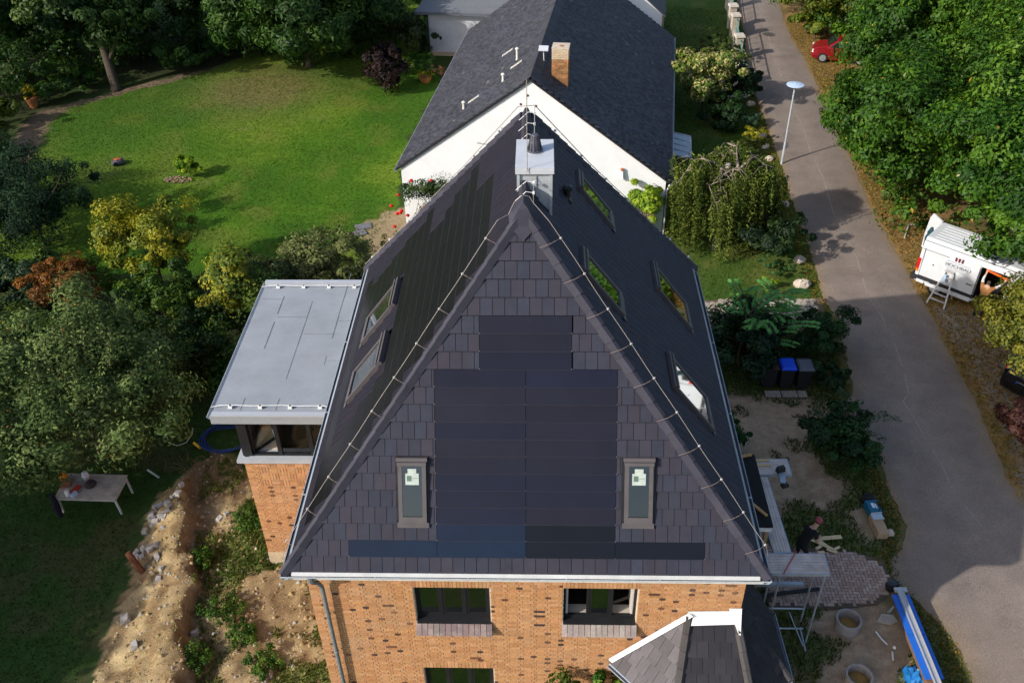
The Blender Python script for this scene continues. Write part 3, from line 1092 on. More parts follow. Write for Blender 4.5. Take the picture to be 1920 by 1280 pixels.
# ---- gutters
def gutter(pts, n_in, r=.085, th=.012):
    """half round gutter along straight runs; n_in the inward horizontal normals"""
    mb = MB()
    for (a, b), n in zip(zip(pts[:-1], pts[1:]), n_in):
        a, b, n = Vector(a), Vector(b), Vector(n)
        prof = []
        for k in range(9):
            t = math.pi * k / 8
            prof.append((-math.cos(t) * r, -math.sin(t) * r))
        inn = [(x * .86, z * .86) for x, z in prof[::-1]]
        full = prof + inn
        la = [a + n * (r + x) + Vector((0, 0, z)) for x, z in full]
        lb = [b + n * (r + x) + Vector((0, 0, z)) for x, z in full]
        mb.loft([la, lb])
        mb.tube([a + n * .0, b + n * .0], .014, 6)
    return mb


GZ = EZ - .01
m_gut = mat('gutter_zinc', (.30, .35, .41), rough=.4, metal=.2, spec=.5, var=.2, scale=2.5)
obj('gutter', gutter([(-HX - .0, -.0, GZ), (HX + .0, -.0, GZ)], [(0, 1, 0)], .09), m_zinc, house)
obj('gutter', gutter([(HX, 0.0, GZ), (HX, HL, GZ)], [(-1, 0, 0)], .09), m_gut, house)
obj('gutter', gutter([(-HX, HL, GZ), (-HX, 0.0, GZ)], [(1, 0, 0)], .09), m_gut, house)
for fr_, sg_ in ((LEFT, -1), (RIGHT, 1)):
    obj('eaves_flashing', slab(MB(), fr_, [(sg_ * .25, .24), (sg_ * (HL - .25), .24), (sg_ * (HL - .25), S0M + .05), (sg_ * .25, S0M + .05)], .012, .012), m_gut, house)
obj('eaves_flashing', slab(MB(), FRONT, [(-HX + .25, .03), (HX - .25, .03), (HX - .25, .16), (-HX + .25, .16)], .015, .012), mat('pale_zinc', (.48, .49, .50), rough=.5, var=.15, scale=2), house)
for y_ in (2.4, 5.3, 8.3):
    for x_ in (-HX, HX):
        obj('gutter_bracket', MB().box((x_ + (.09 if x_ < 0 else -.09), y_, GZ + .012), (.20, .035, .012)), m_zinc, house)
for x_ in (-3.2, -1.2, .9, 2.9):
    obj('gutter_bracket', MB().box((x_, .09, GZ + .012), (.035, .19, .012)), m_zinc, house)
# soffit
obj('soffit', MB().box((0, HL / 2, EZ - .12), (2 * HX - .12, HL - .12, .08)), mat('soffit', (.55, .54, .52), rough=.7), house)

# ---- downpipe at the left front corner
mb = MB().tube([(-4.62, .07, EZ - .05), (-4.62, .07, EZ - .22), (-4.60, .12, EZ - .33)], [.085, .07, .05], 10)
mb.tube([(-4.60, .12, EZ - .33), (-4.55, .22, EZ - .45), (-4.50, .30, EZ - .7), (-4.50, .32, 1.0), (-4.50, .32, .05)], .05, 10)
dpipe = obj('downpipe', mb, mat('zinc_aged', (.22, .25, .26), rough=.5, metal=.3, var=.2, scale=4), house, smooth=False)
for z_ in (4.6, 3.2, 1.8):
    obj('pipe_bracket', MB().lathe([(.062, -.02), (.062, .02)], (-4.50, .32, z_), 10), m_zinc, dpipe)

# ---- brick walls
m_mortar = mat('mortar', (.58, .47, .35), rough=.95, var=.2, scale=12)
m_brick = mat('brick', vcol=True, rough=.85, spec=.2, var=.2, scale=14, fine=.25, fscale=80, bump=.3, bscale=60,
              stain=(.36, .24, .15), stain_scale=.9, stain_amt=.35)
BC = [(.46, .235, .105), (.485, .25, .115), (.445, .222, .098), (.49, .265, .13), (.46, .24, .115), (.42, .205, .09)]
BD = [(.085, .042, .028), (.055, .034, .032), (.15, .066, .036), (.11, .05, .028)]


def brick_col(header):
    if header and RNG.random() < .17 or RNG.random() < .014:
        c = BD[RNG.integers(0, len(BD))]
    else:
        c = BC[RNG.integers(0, len(BC))]
    return vary(c, .08)


def brick_list(u0, u1, v0, v1, holes, hl=.24, cc=.0833, j=.015):
    """bond of two stretchers and one header per course"""
    out = []
    nc = int(math.ceil((v1 - v0) / cc))
    for c in range(nc):
        va, vb = v0 + c * cc, min(v0 + (c + 1) * cc - j, v1)
        x = u0 - (.0 if c % 2 else .31) - .62 * RNG.integers(0, 2) * 0
        pat = [(hl, 0), (hl, 0), (.115, 1)]
        k = 0
        while x < u1:
            w, hd = pat[k % 3]
            k += 1
            a, b = max(x, u0), min(x + w, u1)
            x += w + j
            if b - a < .02:
                continue
            for p0, p1 in free_intervals(a, b, [(h0, h1) for h0, h1, g0, g1 in holes if va + .04 > g0 and va + .04 < g1]):
                if p1 - p0 > .02:
                    out.append((p0, p1, va, vb, hd))
    return out


def brick_mesh(mb, fr, b, pr=.014):
    p0, p1, va, vb, hd = b
    slab(mb, fr, [(p0, va), (p1, va), (p1, vb), (p0, vb)], pr + RNG.uniform(-.002, .002), .03, brick_col(hd))
    return mb


def wall_boxes(mb, x0, x1, z0, z1, y0, y1, holes):
    xs = sorted({x0, x1, *[h[0] for h in holes], *[h[1] for h in holes]})
    zs = sorted({z0, z1, *[h[2] for h in holes], *[h[3] for h in holes]})
    for a, b in zip(xs[:-1], xs[1:]):
        for c, d in zip(zs[:-1], zs[1:]):
            mx, mz = (a + b) / 2, (c + d) / 2
            if any(h[0] < mx < h[1] and h[2] < mz < h[3] for h in holes):
                continue
            mb.box((mx, (y0 + y1) / 2, mz), (b - a, y1 - y0, d - c))
    return mb


WY = .45
HOLES = [(-2.50, -.79, 4.22, 5.46), (.87, 2.54, 4.24, 5.48), (-2.49, -.79, 1.10, 2.38)]
wall = obj('wall', wall_boxes(MB(), -4.85, 4.87, 0, EZ - .16, WY, WY + .3, HOLES).box((-4.70, 6.2, 3.08), (.30, 10.9, 6.16)).box((4.72, 6.2, 3.08), (.30, 10.9, 6.16)).box((0, 11.5, 3.08), (9.7, .3, 6.16)),
           m_mortar, house)
FW = Frame((0, WY, 0), (1, 0, 0), (0, 0, 1))
sold = .24     # soldier course above the openings
bh = [(h[0] - .02, h[1] + .02, h[2] - .30 if h[2] > 3 else h[2], h[3] + sold) for h in HOLES]
bl = brick_list(-4.85, 4.87, 1.25, EZ - .17, bh)
bl.sort(key=lambda b: -b[2])
rest = MB()
for k_, b_ in enumerate(bl):
    if k_ < 240:
        obj('brick', brick_mesh(MB(), FW, b_), m_brick, wall)
    else:
        brick_mesh(rest, FW, b_)
for h in HOLES:
    # soldier course and, for the upper windows, a sloping rowlock sill
    n = int((h[1] - h[0] + .04) / .083)
    for k in range(n):
        a = h[0] - .02 + k * (h[1] - h[0] + .04) / n
        mb = slab(MB(), FW, [(a + .005, h[3] + .004), (a + (h[1] - h[0] + .04) / n - .005, h[3] + .004), (a + (h[1] - h[0] + .04) / n - .005, h[3] + sold - .01), (a + .005, h[3] + sold - .01)], .014, .03, vary(BC[RNG.integers(0, 6)], .15))
        obj('soldier_brick', mb, m_brick, wall)
obj('bricks', rest, m_brick, wall, kind='stuff')
# side walls in brick
for sx, u in ((-4.85, (0, -1, 0)), (4.87, (0, 1, 0))):
    fr_ = Frame((sx, 0, 0), u, (0, 0, 1))
    a_, b_ = (-5.5, -WY) if sx < 0 else (WY, 11.6)
    side = MB()
    for q in brick_list(a_, b_, 0.3, EZ - .17, []):
        brick_mesh(side, fr_, q)
    obj('side_wall_bricks', side, m_brick, wall, kind='stuff')

m_sill = mat('sill_brick', vcol=True, rough=.8, var=.2, scale=15, fine=.2, stain=(.42, .36, .32), stain_scale=3, stain_amt=.5)
for h in HOLES[:2]:
    n = 13
    w = (h[1] - h[0] + .06) / n
    fs = Frame((h[0] - .03, WY - .19, h[2] - .31), (1, 0, 0), (0, .5, .86))
    obj('sill_ledge', MB().box(((h[0] + h[1]) / 2, WY + .05, h[2] - .004), (h[1] - h[0] - .01, .22, .03)), m_black, wall)
    for k in range(n):
        c = vary((.20, .15, .145), .2) if h[0] < 0 else vary((.27, .225, .21), .12)
        obj('sill_brick', slab(MB(), fs, [(k * w + .006, 0), ((k + 1) * w - .006, 0), ((k + 1) * w - .006, .36), (k * w + .006, .36)], .0, .09, c), m_sill, wall)


# ---- windows of the front
def casement(h, opened=(), name='window'):
    x0, x1, z0, z1 = h
    y = WY + .14
    w = obj(name, wall_boxes(MB(), x0, x1, z0, z1, y, y + .07, [(x0 + .06 + k * (x1 - x0 - .06) / 3, x0 + (k + 1) * (x1 - x0 - .06) / 3, z0 + .07, z1 - .07) for k in range(3)]), m_black, house)
    for k in range(3):
        a, b = x0 + .06 + k * (x1 - x0 - .06) / 3, x0 + (k + 1) * (x1 - x0 - .06) / 3
        if k in opened:
            s = -1 if k == 0 else 1
            hx = a if k == 0 else b
            mb = MB().box((hx - s * .03, y + .30, (z0 + z1) / 2), (.05, .50, z1 - z0 - .14))
            sa = obj('sash', mb, mat('sash_light', (.55, .50, .46), rough=.6), w)
        else:
            obj('sash', wall_boxes(MB(), a, b, z0 + .07, z1 - .07, y + .012, y + .055, [(a + .05, b - .05, z0 + .12, z1 - .12)]), m_black, w)
            obj('pane', MB().box(((a + b) / 2, y + .03, (z0 + z1) / 2), (b - a - .08, .012, z1 - z0 - .22)), m_glass, w)
    # reveal and dim room
    obj('inner_sill', MB().box(((x0 + x1) / 2, y + .20, z0 + .03), (x1 - x0 - .02, .25, .03)), mat('inner_sill', (.40, .36, .31), rough=.6), w)
    P = [(x0, y + .08, z0), (x1, y + .08, z0), (x1, y + .08, z1), (x0, y + .08, z1)]
    Q = [(x0 - .3, y + 1.6, z0 - .6), (x1 + .3, y + 1.6, z0 - .6), (x1 + .3, y + 1.6, z1 + .1), (x0 - .3, y + 1.6, z1 + .1)]
    obj('room', MB().add(P + Q, [(1, 0, 4, 5), (2, 1, 5, 6), (3, 2, 6, 7), (0, 3, 7, 4), (5, 4, 7, 6)]), m_dim, w)
    return w


casement(HOLES[0])
casement(HOLES[1], opened=(0, 2))
casement(HOLES[2])
# ------------------------------------------------------------------ flat-roofed annex left of the house
AX0, AX1, AY0, AY1, AZ, ASILL = -7.85, -4.86, 5.55, 11.2, 6.16, 4.45
annex = thing('brick_annex', 'small brick annex with pale grey flat roof and corner glazing', 'annex', (-6.4, 8.4, 0))
aw = MB().box(((AX0 + AX1) / 2, (AY0 + AY1) / 2, (ASILL - .12) / 2 - .15), (AX1 - AX0, AY1 - AY0, ASILL - .12 + .3))
awall = obj('wall', aw, m_mortar, annex)
obj('plinth', MB().box(((AX0 + AX1) / 2, AY0 + .05, .16), (AX1 - AX0 + .04, .14, .62)), mat('sandy_render', (.50, .39, .26), rough=.95, var=.2, bump=.4), annex)
AF = Frame((0, AY0, 0), (1, 0, 0), (0, 0, 1))
AL = Frame((AX0, 0, 0), (0, -1, 0), (0, 0, 1))
n_ = 0
rest = MB()
vb0 = ASILL - .12 - 4 * .2499
for b_ in sorted(brick_list(AX0, AX1, .47, vb0 - .005, []), key=lambda b: -b[2]):
    if n_ < 60:
        obj('brick', brick_mesh(MB(), AF, b_), m_brick, awall)
        n_ += 1
    else:
        brick_mesh(rest, AF, b_)
# plain quoin, then a basket-weave band under the sill
for b_ in brick_list(AX0, AX0 + .37, vb0, ASILL - .125, []):
    brick_mesh(rest, AF, b_)
for i in range(11):
    for j in range(4):
        u, v = AX0 + .385 + i * .2499, vb0 + j * .2499
        if u + .24 > AX1:
            continue
        for k in range(3):
            c = vary(BC[RNG.integers(0, 6)], .14)
            if (i + j) % 2:
                p = [(u, v + k * .0833), (u + .232, v + k * .0833), (u + .232, v + k * .0833 + .064), (u, v + k * .0833 + .064)]
            else:
                p = [(u + k * .0833, v), (u + k * .0833 + .064, v), (u + k * .0833 + .064, v + .232), (u + k * .0833, v + .232)]
            obj('weave_brick', slab(MB(), AF, p, .014, .03, c), m_brick, awall)
for b_ in brick_list(-AY1, -AY0, .3, ASILL - .125, []):
    brick_mesh(rest, AL, b_)
obj('bricks', rest, m_brick, awall, kind='stuff')
# sill slab
m_grey = mat('light_sheet', (.40, .42, .45), rough=.5, metal=.1, var=.08, scale=3)
obj('sill', MB().box(((AX0 + AX1) / 2 - .06, (AY0 + AY1) / 2 - .05, ASILL - .05), (AX1 - AX0 + .16, AY1 - AY0 + .22, .10)), m_grey, annex)
# glazing: posts, rails, panes
post = MB()
post.box((AX0 + .14, AY0 + .14, (ASILL + AZ - .28) / 2 + .03), (.26, .26, AZ - .28 - ASILL))
obj('corner_post', post, m_black, annex)
lights = [AX0 + .27, AX0 + 1.05, AX0 + 1.95, AX1]
win = obj('glazing_frame', MB().box(((AX0 + AX1) / 2, AY0 + .10, ASILL + .03), (AX1 - AX0, .10, .06)).box(((AX0 + AX1) / 2, AY0 + .10, AZ - .30), (AX1 - AX0, .10, .06))
          .box((lights[1], AY0 + .10, (ASILL + AZ) / 2 - .12), (.11, .12, AZ - ASILL - .30)).box((lights[2], AY0 + .10, (ASILL + AZ) / 2 - .12), (.11, .12, AZ - ASILL - .30)), m_black, annex)
m_clear = glass_mat('clear_pane', (.86, .88, .84), .03)
for k in (1, 2):
    obj('pane', MB().box(((lights[k] + lights[k + 1]) / 2, AY0 + .10, (ASILL + AZ) / 2 - .12), (lights[k + 1] - lights[k] - .10, .012, AZ - ASILL - .36)), m_clear, win)
# opened inward sash in the first light
sx, sy = AX0 + .30, AY0 + .13
d_ = Vector((.62, .78, 0)).normalized()
sash = MB()
z0, z1 = ASILL + .07, AZ - .34
for a, b in (((0, z0), (.72, z0)), ((0, z1), (.72, z1)), ((0, z0), (0, z1)), ((.72, z0), (.72, z1))):
    sash.bar(Vector((sx, sy, a[1])) + d_ * a[0], Vector((sx, sy, b[1])) + d_ * b[0], .05, .06)
so = obj('open_sash', sash, m_black, annex)
obj('pane', MB().add([Vector((sx, sy, z0)), Vector((sx, sy, z0)) + d_ * .72, Vector((sx, sy, z1)) + d_ * .72, Vector((sx, sy, z1))], [(0, 1, 2, 3)]), m_clear, so)
# left side glazing and room
side = MB()
for y_ in (AY0 + 1.4, AY0 + 2.8, AY0 + 4.2, AY1 - .1):
    side.box((AX0 + .10, y_, (ASILL + AZ) / 2 - .12), (.12, .11, AZ - ASILL - .30))
side.box((AX0 + .10, (AY0 + AY1) / 2, ASILL + .03), (.10, AY1 - AY0, .06))
sg = obj('side_glazing', side, m_black, annex)
obj('pane', MB().box((AX0 + .10, (AY0 + AY1) / 2, (ASILL + AZ) / 2 - .12), (.012, AY1 - AY0 - .3, AZ - ASILL - .36)), m_clear, sg)
obj('room_floor', MB().box(((AX0 + AX1) / 2, (AY0 + AY1) / 2 + .1, ASILL - .01), (AX1 - AX0 - .2, AY1 - AY0 - .4, .06)), mat('screed', (.62, .50, .36), rough=.9, var=.3, scale=3), annex)
obj('back_wall', MB().box((AX1 - .05, (AY0 + AY1) / 2, (ASILL + AZ) / 2 - .15), (.06, AY1 - AY0, AZ - ASILL - .3)), mat('raw_wall', (.50, .34, .17), rough=.9, var=.4, scale=2.5), annex)
obj('rear_wall', MB().box(((AX0 + AX1) / 2, AY1 - .05, (ASILL + AZ) / 2 - .15), (AX1 - AX0, .08, AZ - ASILL - .3)), mat('raw_wall'), annex)
# flat roof
RX0, RX1, RY0, RY1 = -8.36, -5.12, 5.36, 11.6
obj('roof_slab', MB().box(((RX0 + RX1) / 2 + .03, (RY0 + RY1) / 2, AZ - .15), (RX1 - RX0 - .06, RY1 - RY0 - .06, .26)), m_grey, annex)
m_mem = mat('bitumen_sheet', vcol=True, rough=.9, spec=.2, var=.10, scale=1.5, fine=.22, fscale=110, stain=(.18, .185, .19), stain_scale=.8, stain_amt=.25)
lanes = [RX0 + .05, RX0 + .78, RX0 + 1.72, RX0 + 2.66, RX1 + .02]
cuts = [RY0 + .10, RY0 + 5.35, RY1 - .05], [RY0 + .10, RY0 + 4.4, RY1 - .05], [RY0 + .10, RY0 + 3.55, RY1 - .05], [RY0 + .10, RY0 + 2.3, RY0 + 4.2, RY1 - .05]
for k in range(4):
    for a, b in zip(cuts[k][:-1], cuts[k][1:]):
        c = vary((.265, .285, .315), .015)
        h = AZ - .018 + .004 * k
        mb = MB().box(((lanes[k] + lanes[k + 1]) / 2 + .004, (a + b) / 2, h - .008), (lanes[k + 1] - lanes[k] + .045, b - a - .003, .014), 0, c)
        obj('membrane_sheet', mb, m_mem, annex)
for k in (1, 2, 3):
    jm = MB()
    y = RY0 + .2
    while y < RY1 - .3:
        l = RNG.uniform(.3, 1.1)
        if RNG.random() < .7:
            jm.box((lanes[k] - .02 + RNG.uniform(-.004, .004), y + l / 2, AZ - .0115 + .004 * k), (RNG.uniform(.008, .020), l, .003), RNG.uniform(-.004, .004))
        y += l
    obj('bitumen_seam', jm, mat('tar', (.165, .175, .19), rough=.8, var=.4, scale=6), annex, kind='stuff')
for k in range(4):
    for c in cuts[k][1:-1]:
        obj('bitumen_joint', MB().box(((lanes[k] + lanes[k + 1]) / 2, c, AZ - .0105 + .004 * k), (lanes[k + 1] - lanes[k] - .05, .010, .003)), mat('tar'), annex)
m_fas = mat('fascia_sheet', (.42, .44, .48), rough=.45, metal=.15, var=.06, scale=2)
obj('fascia', MB().box(((RX0 + RX1) / 2, RY0 - .02, AZ - .15), (RX1 - RX0, .03, .27)), mat('fascia_shade', (.27, .285, .30), rough=.6, var=.08), annex)
obj('fascia_cap', MB().box(((RX0 + RX1) / 2 + .02, RY0 + .035, AZ + .005), (RX1 - RX0 - .04, .15, .05)), m_fas, annex)
obj('fascia_cap', MB().box(((RX0 + RX1) / 2, RY1 - .02, AZ + .02), (RX1 - RX0 - .02, .16, .09)), m_fas, annex)
obj('gutter', gutter([(RX0 - .07, RY1, AZ - .04), (RX0 - .07, RY0 - .04, AZ - .04)], [(1, 0, 0)], .06), m_zinc, annex)
for y_, z_ in ((RY0 + .30, 0), (RY1 - .28, 0)):
    wr_ = MB()
    pts = [(RX0 - .02, y_ - .05, AZ + .06)] + [(RX0 + .2 + k * .42, y_ + .012 * math.sin(k * 2.1), AZ + .075) for k in range(7)] + [(RX1 - .25, y_, AZ + .075), (RX1 - .05, y_ + (-.12 if y_ < 8 else .1), AZ + .10)]
    wr_.tube(pts, .011, 5)
    obj('conductor_wire', wr_, m_clip, annex)
for y_ in (RY0 + .30, RY1 - .28):
    for k in range(4):
        x_ = RX0 + .48 + k * .80
        bb = obj('wire_block', MB().box((x_, y_, AZ + .035), (.11, .11, .07), .05, taper=.86), m_clip, annex)
        obj('wire_cap', MB().lathe([(.03, 0), (.03, .018), (.012, .024)], (x_, y_, AZ + .07), 8), m_frame, bb)
# things stored in the annex room
obj('white_bucket', MB().lathe([(.13, 0), (.17, .42), (.155, .42), (.12, .03)], (AX0 + .85, AY0 + .75, ASILL + .02), 16), m_white,
    label='white tub standing inside the open annex window', cat='tub')
mb = MB()
for k in range(10):
    mb.box((AX0 + 1.75 + RNG.uniform(-.4, .8), AY0 + .9 + RNG.uniform(-.35, .7), ASILL + .15 + RNG.uniform(0, .45)), (RNG.uniform(.2, .5), RNG.uniform(.2, .4), RNG.uniform(.15, .35)), RNG.uniform(0, 3), taper=.7)
obj('insulation_heap', mb, mat('tan_insulation', (.60, .44, .24), rough=.95, var=.35, scale=5, bump=.6), label='heap of tan insulation behind the middle annex pane', cat='insulation')
obj('orange_bowl', MB().lathe([(.10, 0), (.19, .10), (.18, .12), (.09, .03)], (AX0 + 1.35, AY0 + .42, ASILL + .02), 16), mat('orange_plastic', (.55, .17, .04), rough=.5), label='orange bowl on the annex window ledge', cat='bowl')
obj('steel_clamp', MB().bar((AX0 + 1.9, AY0 + .3, ASILL + .05), (AX0 + 2.25, AY0 + .6, ASILL + .22), .05, .04).bar((AX0 + 2.1, AY0 + .28, ASILL + .06), (AX0 + 2.2, AY0 + .5, ASILL + .10), .04, .03),
    m_zinc, label='pale metal clamp on the annex sill near the house eave', cat='clamp')

# ------------------------------------------------------------------ porch with polygonal tiled roof at the front right corner
porch = thing('entrance_porch', 'polygonal porch roof with dark tiles and white flashing below the eaves', 'porch', (4.4, -.4, 0))
pA, pB, pC, pD, pE, pF = [Vector(q) for q in ((2.0, .36, 2.82), (3.35, -1.15, 2.82), (5.2, -1.2, 2.82), (6.16, -.05, 2.82), (6.1, 1.75, 2.82), (5.35, 2.62, 2.82))]
P1, P2 = Vector((3.74, .43, 4.55)), Vector((4.78, .43, 4.62))
Q2, Q3 = Vector((4.93, .9, 4.30)), Vector((4.93, 2.55, 3.2))
dz = Vector((0, 0, -.05))
mb = MB().add([p + dz for p in (pA, pB, pC, pD, pE, pF, P1, P2, Q2, Q3)], [(0, 1, 6), (1, 2, 7, 6), (2, 3, 8, 7), (3, 4, 9, 8), (4, 5, 9)], (.03, .028, .032))
proof = obj('roof', mb, m_dark, porch)


def face_tiles(poly, row=.36, tw=.26, tint=(1, 1, 1), base=TILE_C, name='roof_tile'):
    """tiles on a sloping polygon whose first edge is the eave"""
    a, b = Vector(poly[0]), Vector(poly[1])
    u = (b - a).normalized()
    nrm = (b - a).cross(Vector(poly[-1]) - a).normalized()
    if nrm.z < 0:
        nrm = -nrm
    v = nrm.cross(u).normalized()
    if v.z < 0:
        v = -v
    fr = Frame(a, u, v)
    if fr.n.dot(nrm) < 0:
        fr.n = -fr.n
    P2d = [((Vector(p) - a).dot(u), (Vector(p) - a).dot(v)) for p in poly]
    us, vs = [p[0] for p in P2d], [p[1] for p in P2d]
    ar = sum(P2d[i][0] * P2d[(i + 1) % len(P2d)][1] - P2d[(i + 1) % len(P2d)][0] * P2d[i][1] for i in range(len(P2d)))
    if ar < 0:
        P2d = P2d[::-1]
    for i in range(int(max(vs) / row) + 1):
        for k in range(int(min(us) / tw) - 2, int(max(us) / tw) + 2):
            u0 = k * tw + (i % 2) * tw / 2
            p = [(u0 + .004, i * row), (u0 + tw - .004, i * row), (u0 + tw - .004, (i + 1) * row + .04), (u0 + .004, (i + 1) * row + .04)]
            for j in range(len(P2d)):
                (x1, y1), (x2, y2) = P2d[j], P2d[(j + 1) % len(P2d)]
                a_, b_ = (y2 - y1), -(x2 - x1)
                p = clip(p, a_, b_, a_ * x1 + b_ * y1)
                if len(p) < 3:
                    break
            if len(p) < 3:
                continue
            s = i * row
            k_ = RNG.uniform(.82, 1.18)
            c = tuple(base[q] * k_ * tint[q] for q in range(3))
            mb = MB()
            hf = lambda v_: .045 - .035 * (v_ - s) / row
            n = len(p)
            top = [fr.O + fr.u * x + fr.v * y + fr.n * hf(y) for x, y in p]
            bot = [q - fr.n * .02 for q in top]
            mb.add(top + bot, [tuple(range(n))] + [((j + 1) % n, j, n + j, n + (j + 1) % n) for j in range(n)], c)
            obj(name, mb, m_tile, proof)


PT = (.24, .215, .22)
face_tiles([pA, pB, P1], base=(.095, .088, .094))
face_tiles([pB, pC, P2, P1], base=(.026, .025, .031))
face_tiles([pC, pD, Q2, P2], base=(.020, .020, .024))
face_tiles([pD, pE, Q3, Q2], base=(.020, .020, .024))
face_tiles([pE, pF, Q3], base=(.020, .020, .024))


def cap_line(a, b, n, w=.10, parent=proof, name='hip_tile', col=(.055, .05, .05), m=m_tile):
    a, b = Vector(a), Vector(b)
    d = (b - a).normalized()
    s = d.cross(Vector((0, 0, 1))).normalized()
    up = s.cross(d)
    for i in range(n):
        p, q = a.lerp(b, i / n), a.lerp(b, (i + 1) / n - .004)
        pr = [s * -w + up * .0, s * -w * .45 + up * .085, s * w * .45 + up * .085, s * w + up * .0]
        k = RNG.uniform(.85, 1.15)
        obj(name, MB().loft([[p + x + up * .022 for x in pr], [q + x + up * .008 for x in pr]], tuple(c * k for c in col)), m, parent)


cap_line(pB + Vector((0, 0, .02)), P1, 6)
cap_line(pC + Vector((0, 0, .02)), P2, 6)
cap_line(pD + Vector((0, 0, .02)), Q2, 6)
cap_line(pE + Vector((0, 0, .02)), Q3, 4)
# white flashings against the wall
fl = MB()
for a, b in ((pA + Vector((-.02, .02, .02)), P1 + Vector((-.02, -.01, .05))),):
    d = (b - a)
    up = Vector((0, -.02, .11))
    fl.add([a, b, b + up, a + up, a + Vector((.08, -.10, .065)), b + Vector((.08, -.10, .065)), a + Vector((0, 0, .05)), b + Vector((0, 0, .05))], [(0, 1, 2, 3), (4, 5, 7, 6)])
fl.add([P1 + Vector((-.04, -.01, .04)), P2 + Vector((.08, -.01, .04)), P2 + Vector((.08, -.02, .15)), P1 + Vector((-.04, -.02, .18)), P1 + Vector((.02, -.20, -.10)), P2 + Vector((-.02, -.20, -.10))], [(0, 1, 2, 3), (4, 5, 1, 0)])
fl.add([Vector((4.89, .42, 4.84)), Vector((4.60, .42, 4.84)), Vector((4.86, -.0, 4.28)), Vector((4.92, .42, 4.25))], [(0, 1, 2), (0, 2, 3)])
fl.add([Vector((4.90, .44, 4.84)), Vector((4.90, 2.6, 3.4)), Vector((4.95, 2.6, 3.25)), Vector((4.95, .44, 4.62))], [(3, 2, 1, 0)])
obj('flashing', fl, m_white, porch)
GP = [pA + Vector((.0, -.05, 0)), pB, pC, pD, pE, pF]
GP = [p + Vector((0, 0, .015)) for p in GP]
mb = MB()
for i, (a, b) in enumerate(zip(GP[:-1], GP[1:])):
    d = (b - a).normalized()
    n = Vector((-d.y, d.x, 0))
    g1 = gutter([a - n * .10, b - n * .10], [n], .062)
    mb.add(g1.v, g1.f)
obj('gutter', mb, mat('zinc_blue', (.30, .34, .40), rough=.4, metal=.4, var=.15), porch)
# round vent on the dark slope
vp = (pD * .35 + Q2 * .45 + Q3 * .2)
obj('roof_vent', MB().lathe([(.09, -.05), (.09, .16), (.13, .17), (.13, .23), (.04, .27)], vp, 12), m_black, porch)
# walls of the porch
pw = [p + (Vector((4.6, .6, 0)) - p) * .13 for p in (pA, pB, pC, pD, pE, pF)]
mb = MB()
for a, b in zip(pw[:-1], pw[1:]):
    a, b = Vector((a.x, a.y, 0)), Vector((b.x, b.y, 0))
    mb.bar(a + Vector((0, 0, 1.38)), b + Vector((0, 0, 1.38)), .2, 2.75)
obj('wall', mb, mat('porch_brick', (.42, .20, .08), rough=.9, var=.3, scale=9), porch)

# ------------------------------------------------------------------ white neighbour house
WA = math.radians(-6.8)
cu, su = math.cos(WA), math.sin(WA)
WO = Vector((-6.03, 25.58, 0))
wu, wv = Vector((cu, su, 0)), Vector((-su, cu, 0))          # along the gable, along the ridge


def WP(a, b, z):
    return WO + wu * a + wv * b + Vector((0, 0, z))


WW, WL, WE, WR = 11.95, 18.3, 3.12, 7.45
neigh = thing('white_house', 'white rendered house with slate roof and brick chimney behind the brick house', 'house', WP(WW / 2, WL / 2, 0))
m_render = mat('white_render', (.70, .71, .72), rough=.9, var=.06, scale=1.5, fine=.05, fscale=40, bump=.15, bscale=50)
mb = MB()
P = [WP(0, 0, 0), WP(WW, 0, 0), WP(WW, 0, WE), WP(WW / 2, 0, WR), WP(0, 0, WE)]
Q = [WP(0, WL, 0), WP(WW, WL, 0), WP(WW, WL, WE), WP(WW / 2, WL, WR), WP(0, WL, WE)]
mb.add(P + Q, [(0, 1, 2, 3, 4), (9, 8, 7, 6, 5), (1, 6, 7, 2), (5, 0, 4, 9), (4, 3, 8, 9), (2, 7, 8, 3)])
obj('wall', mb, m_render, neigh)
m_slate = mat('slate', vcol=True, rough=.72, spec=.22, var=.25, scale=1.2, fine=.25, fscale=90, stain=(.06, .056, .06), stain_scale=.5, stain_amt=.5)
SLH = math.hypot(WW / 2, WR - WE)
wfL = Frame(WP(-.18, -.10, WE - .13), wv * -1, (wu * (WW / 2) + Vector((0, 0, WR - WE))))
wfR = Frame(WP(WW + .18, -.10, WE - .13), wv, (wu * (-WW / 2) + Vector((0, 0, WR - WE))))
sl_len = SLH + .22
base = MB()
for fr_, sg in ((wfL, -1), (wfR, 1)):
    p = [(0, -.02), (sg * (WL + .2), -.02), (sg * (WL + .2), sl_len), (0, sl_len)]
    slab(base, fr_, p, .055, .08, (.03, .03, .034))
nroof = obj('roof', base, m_dark, neigh)
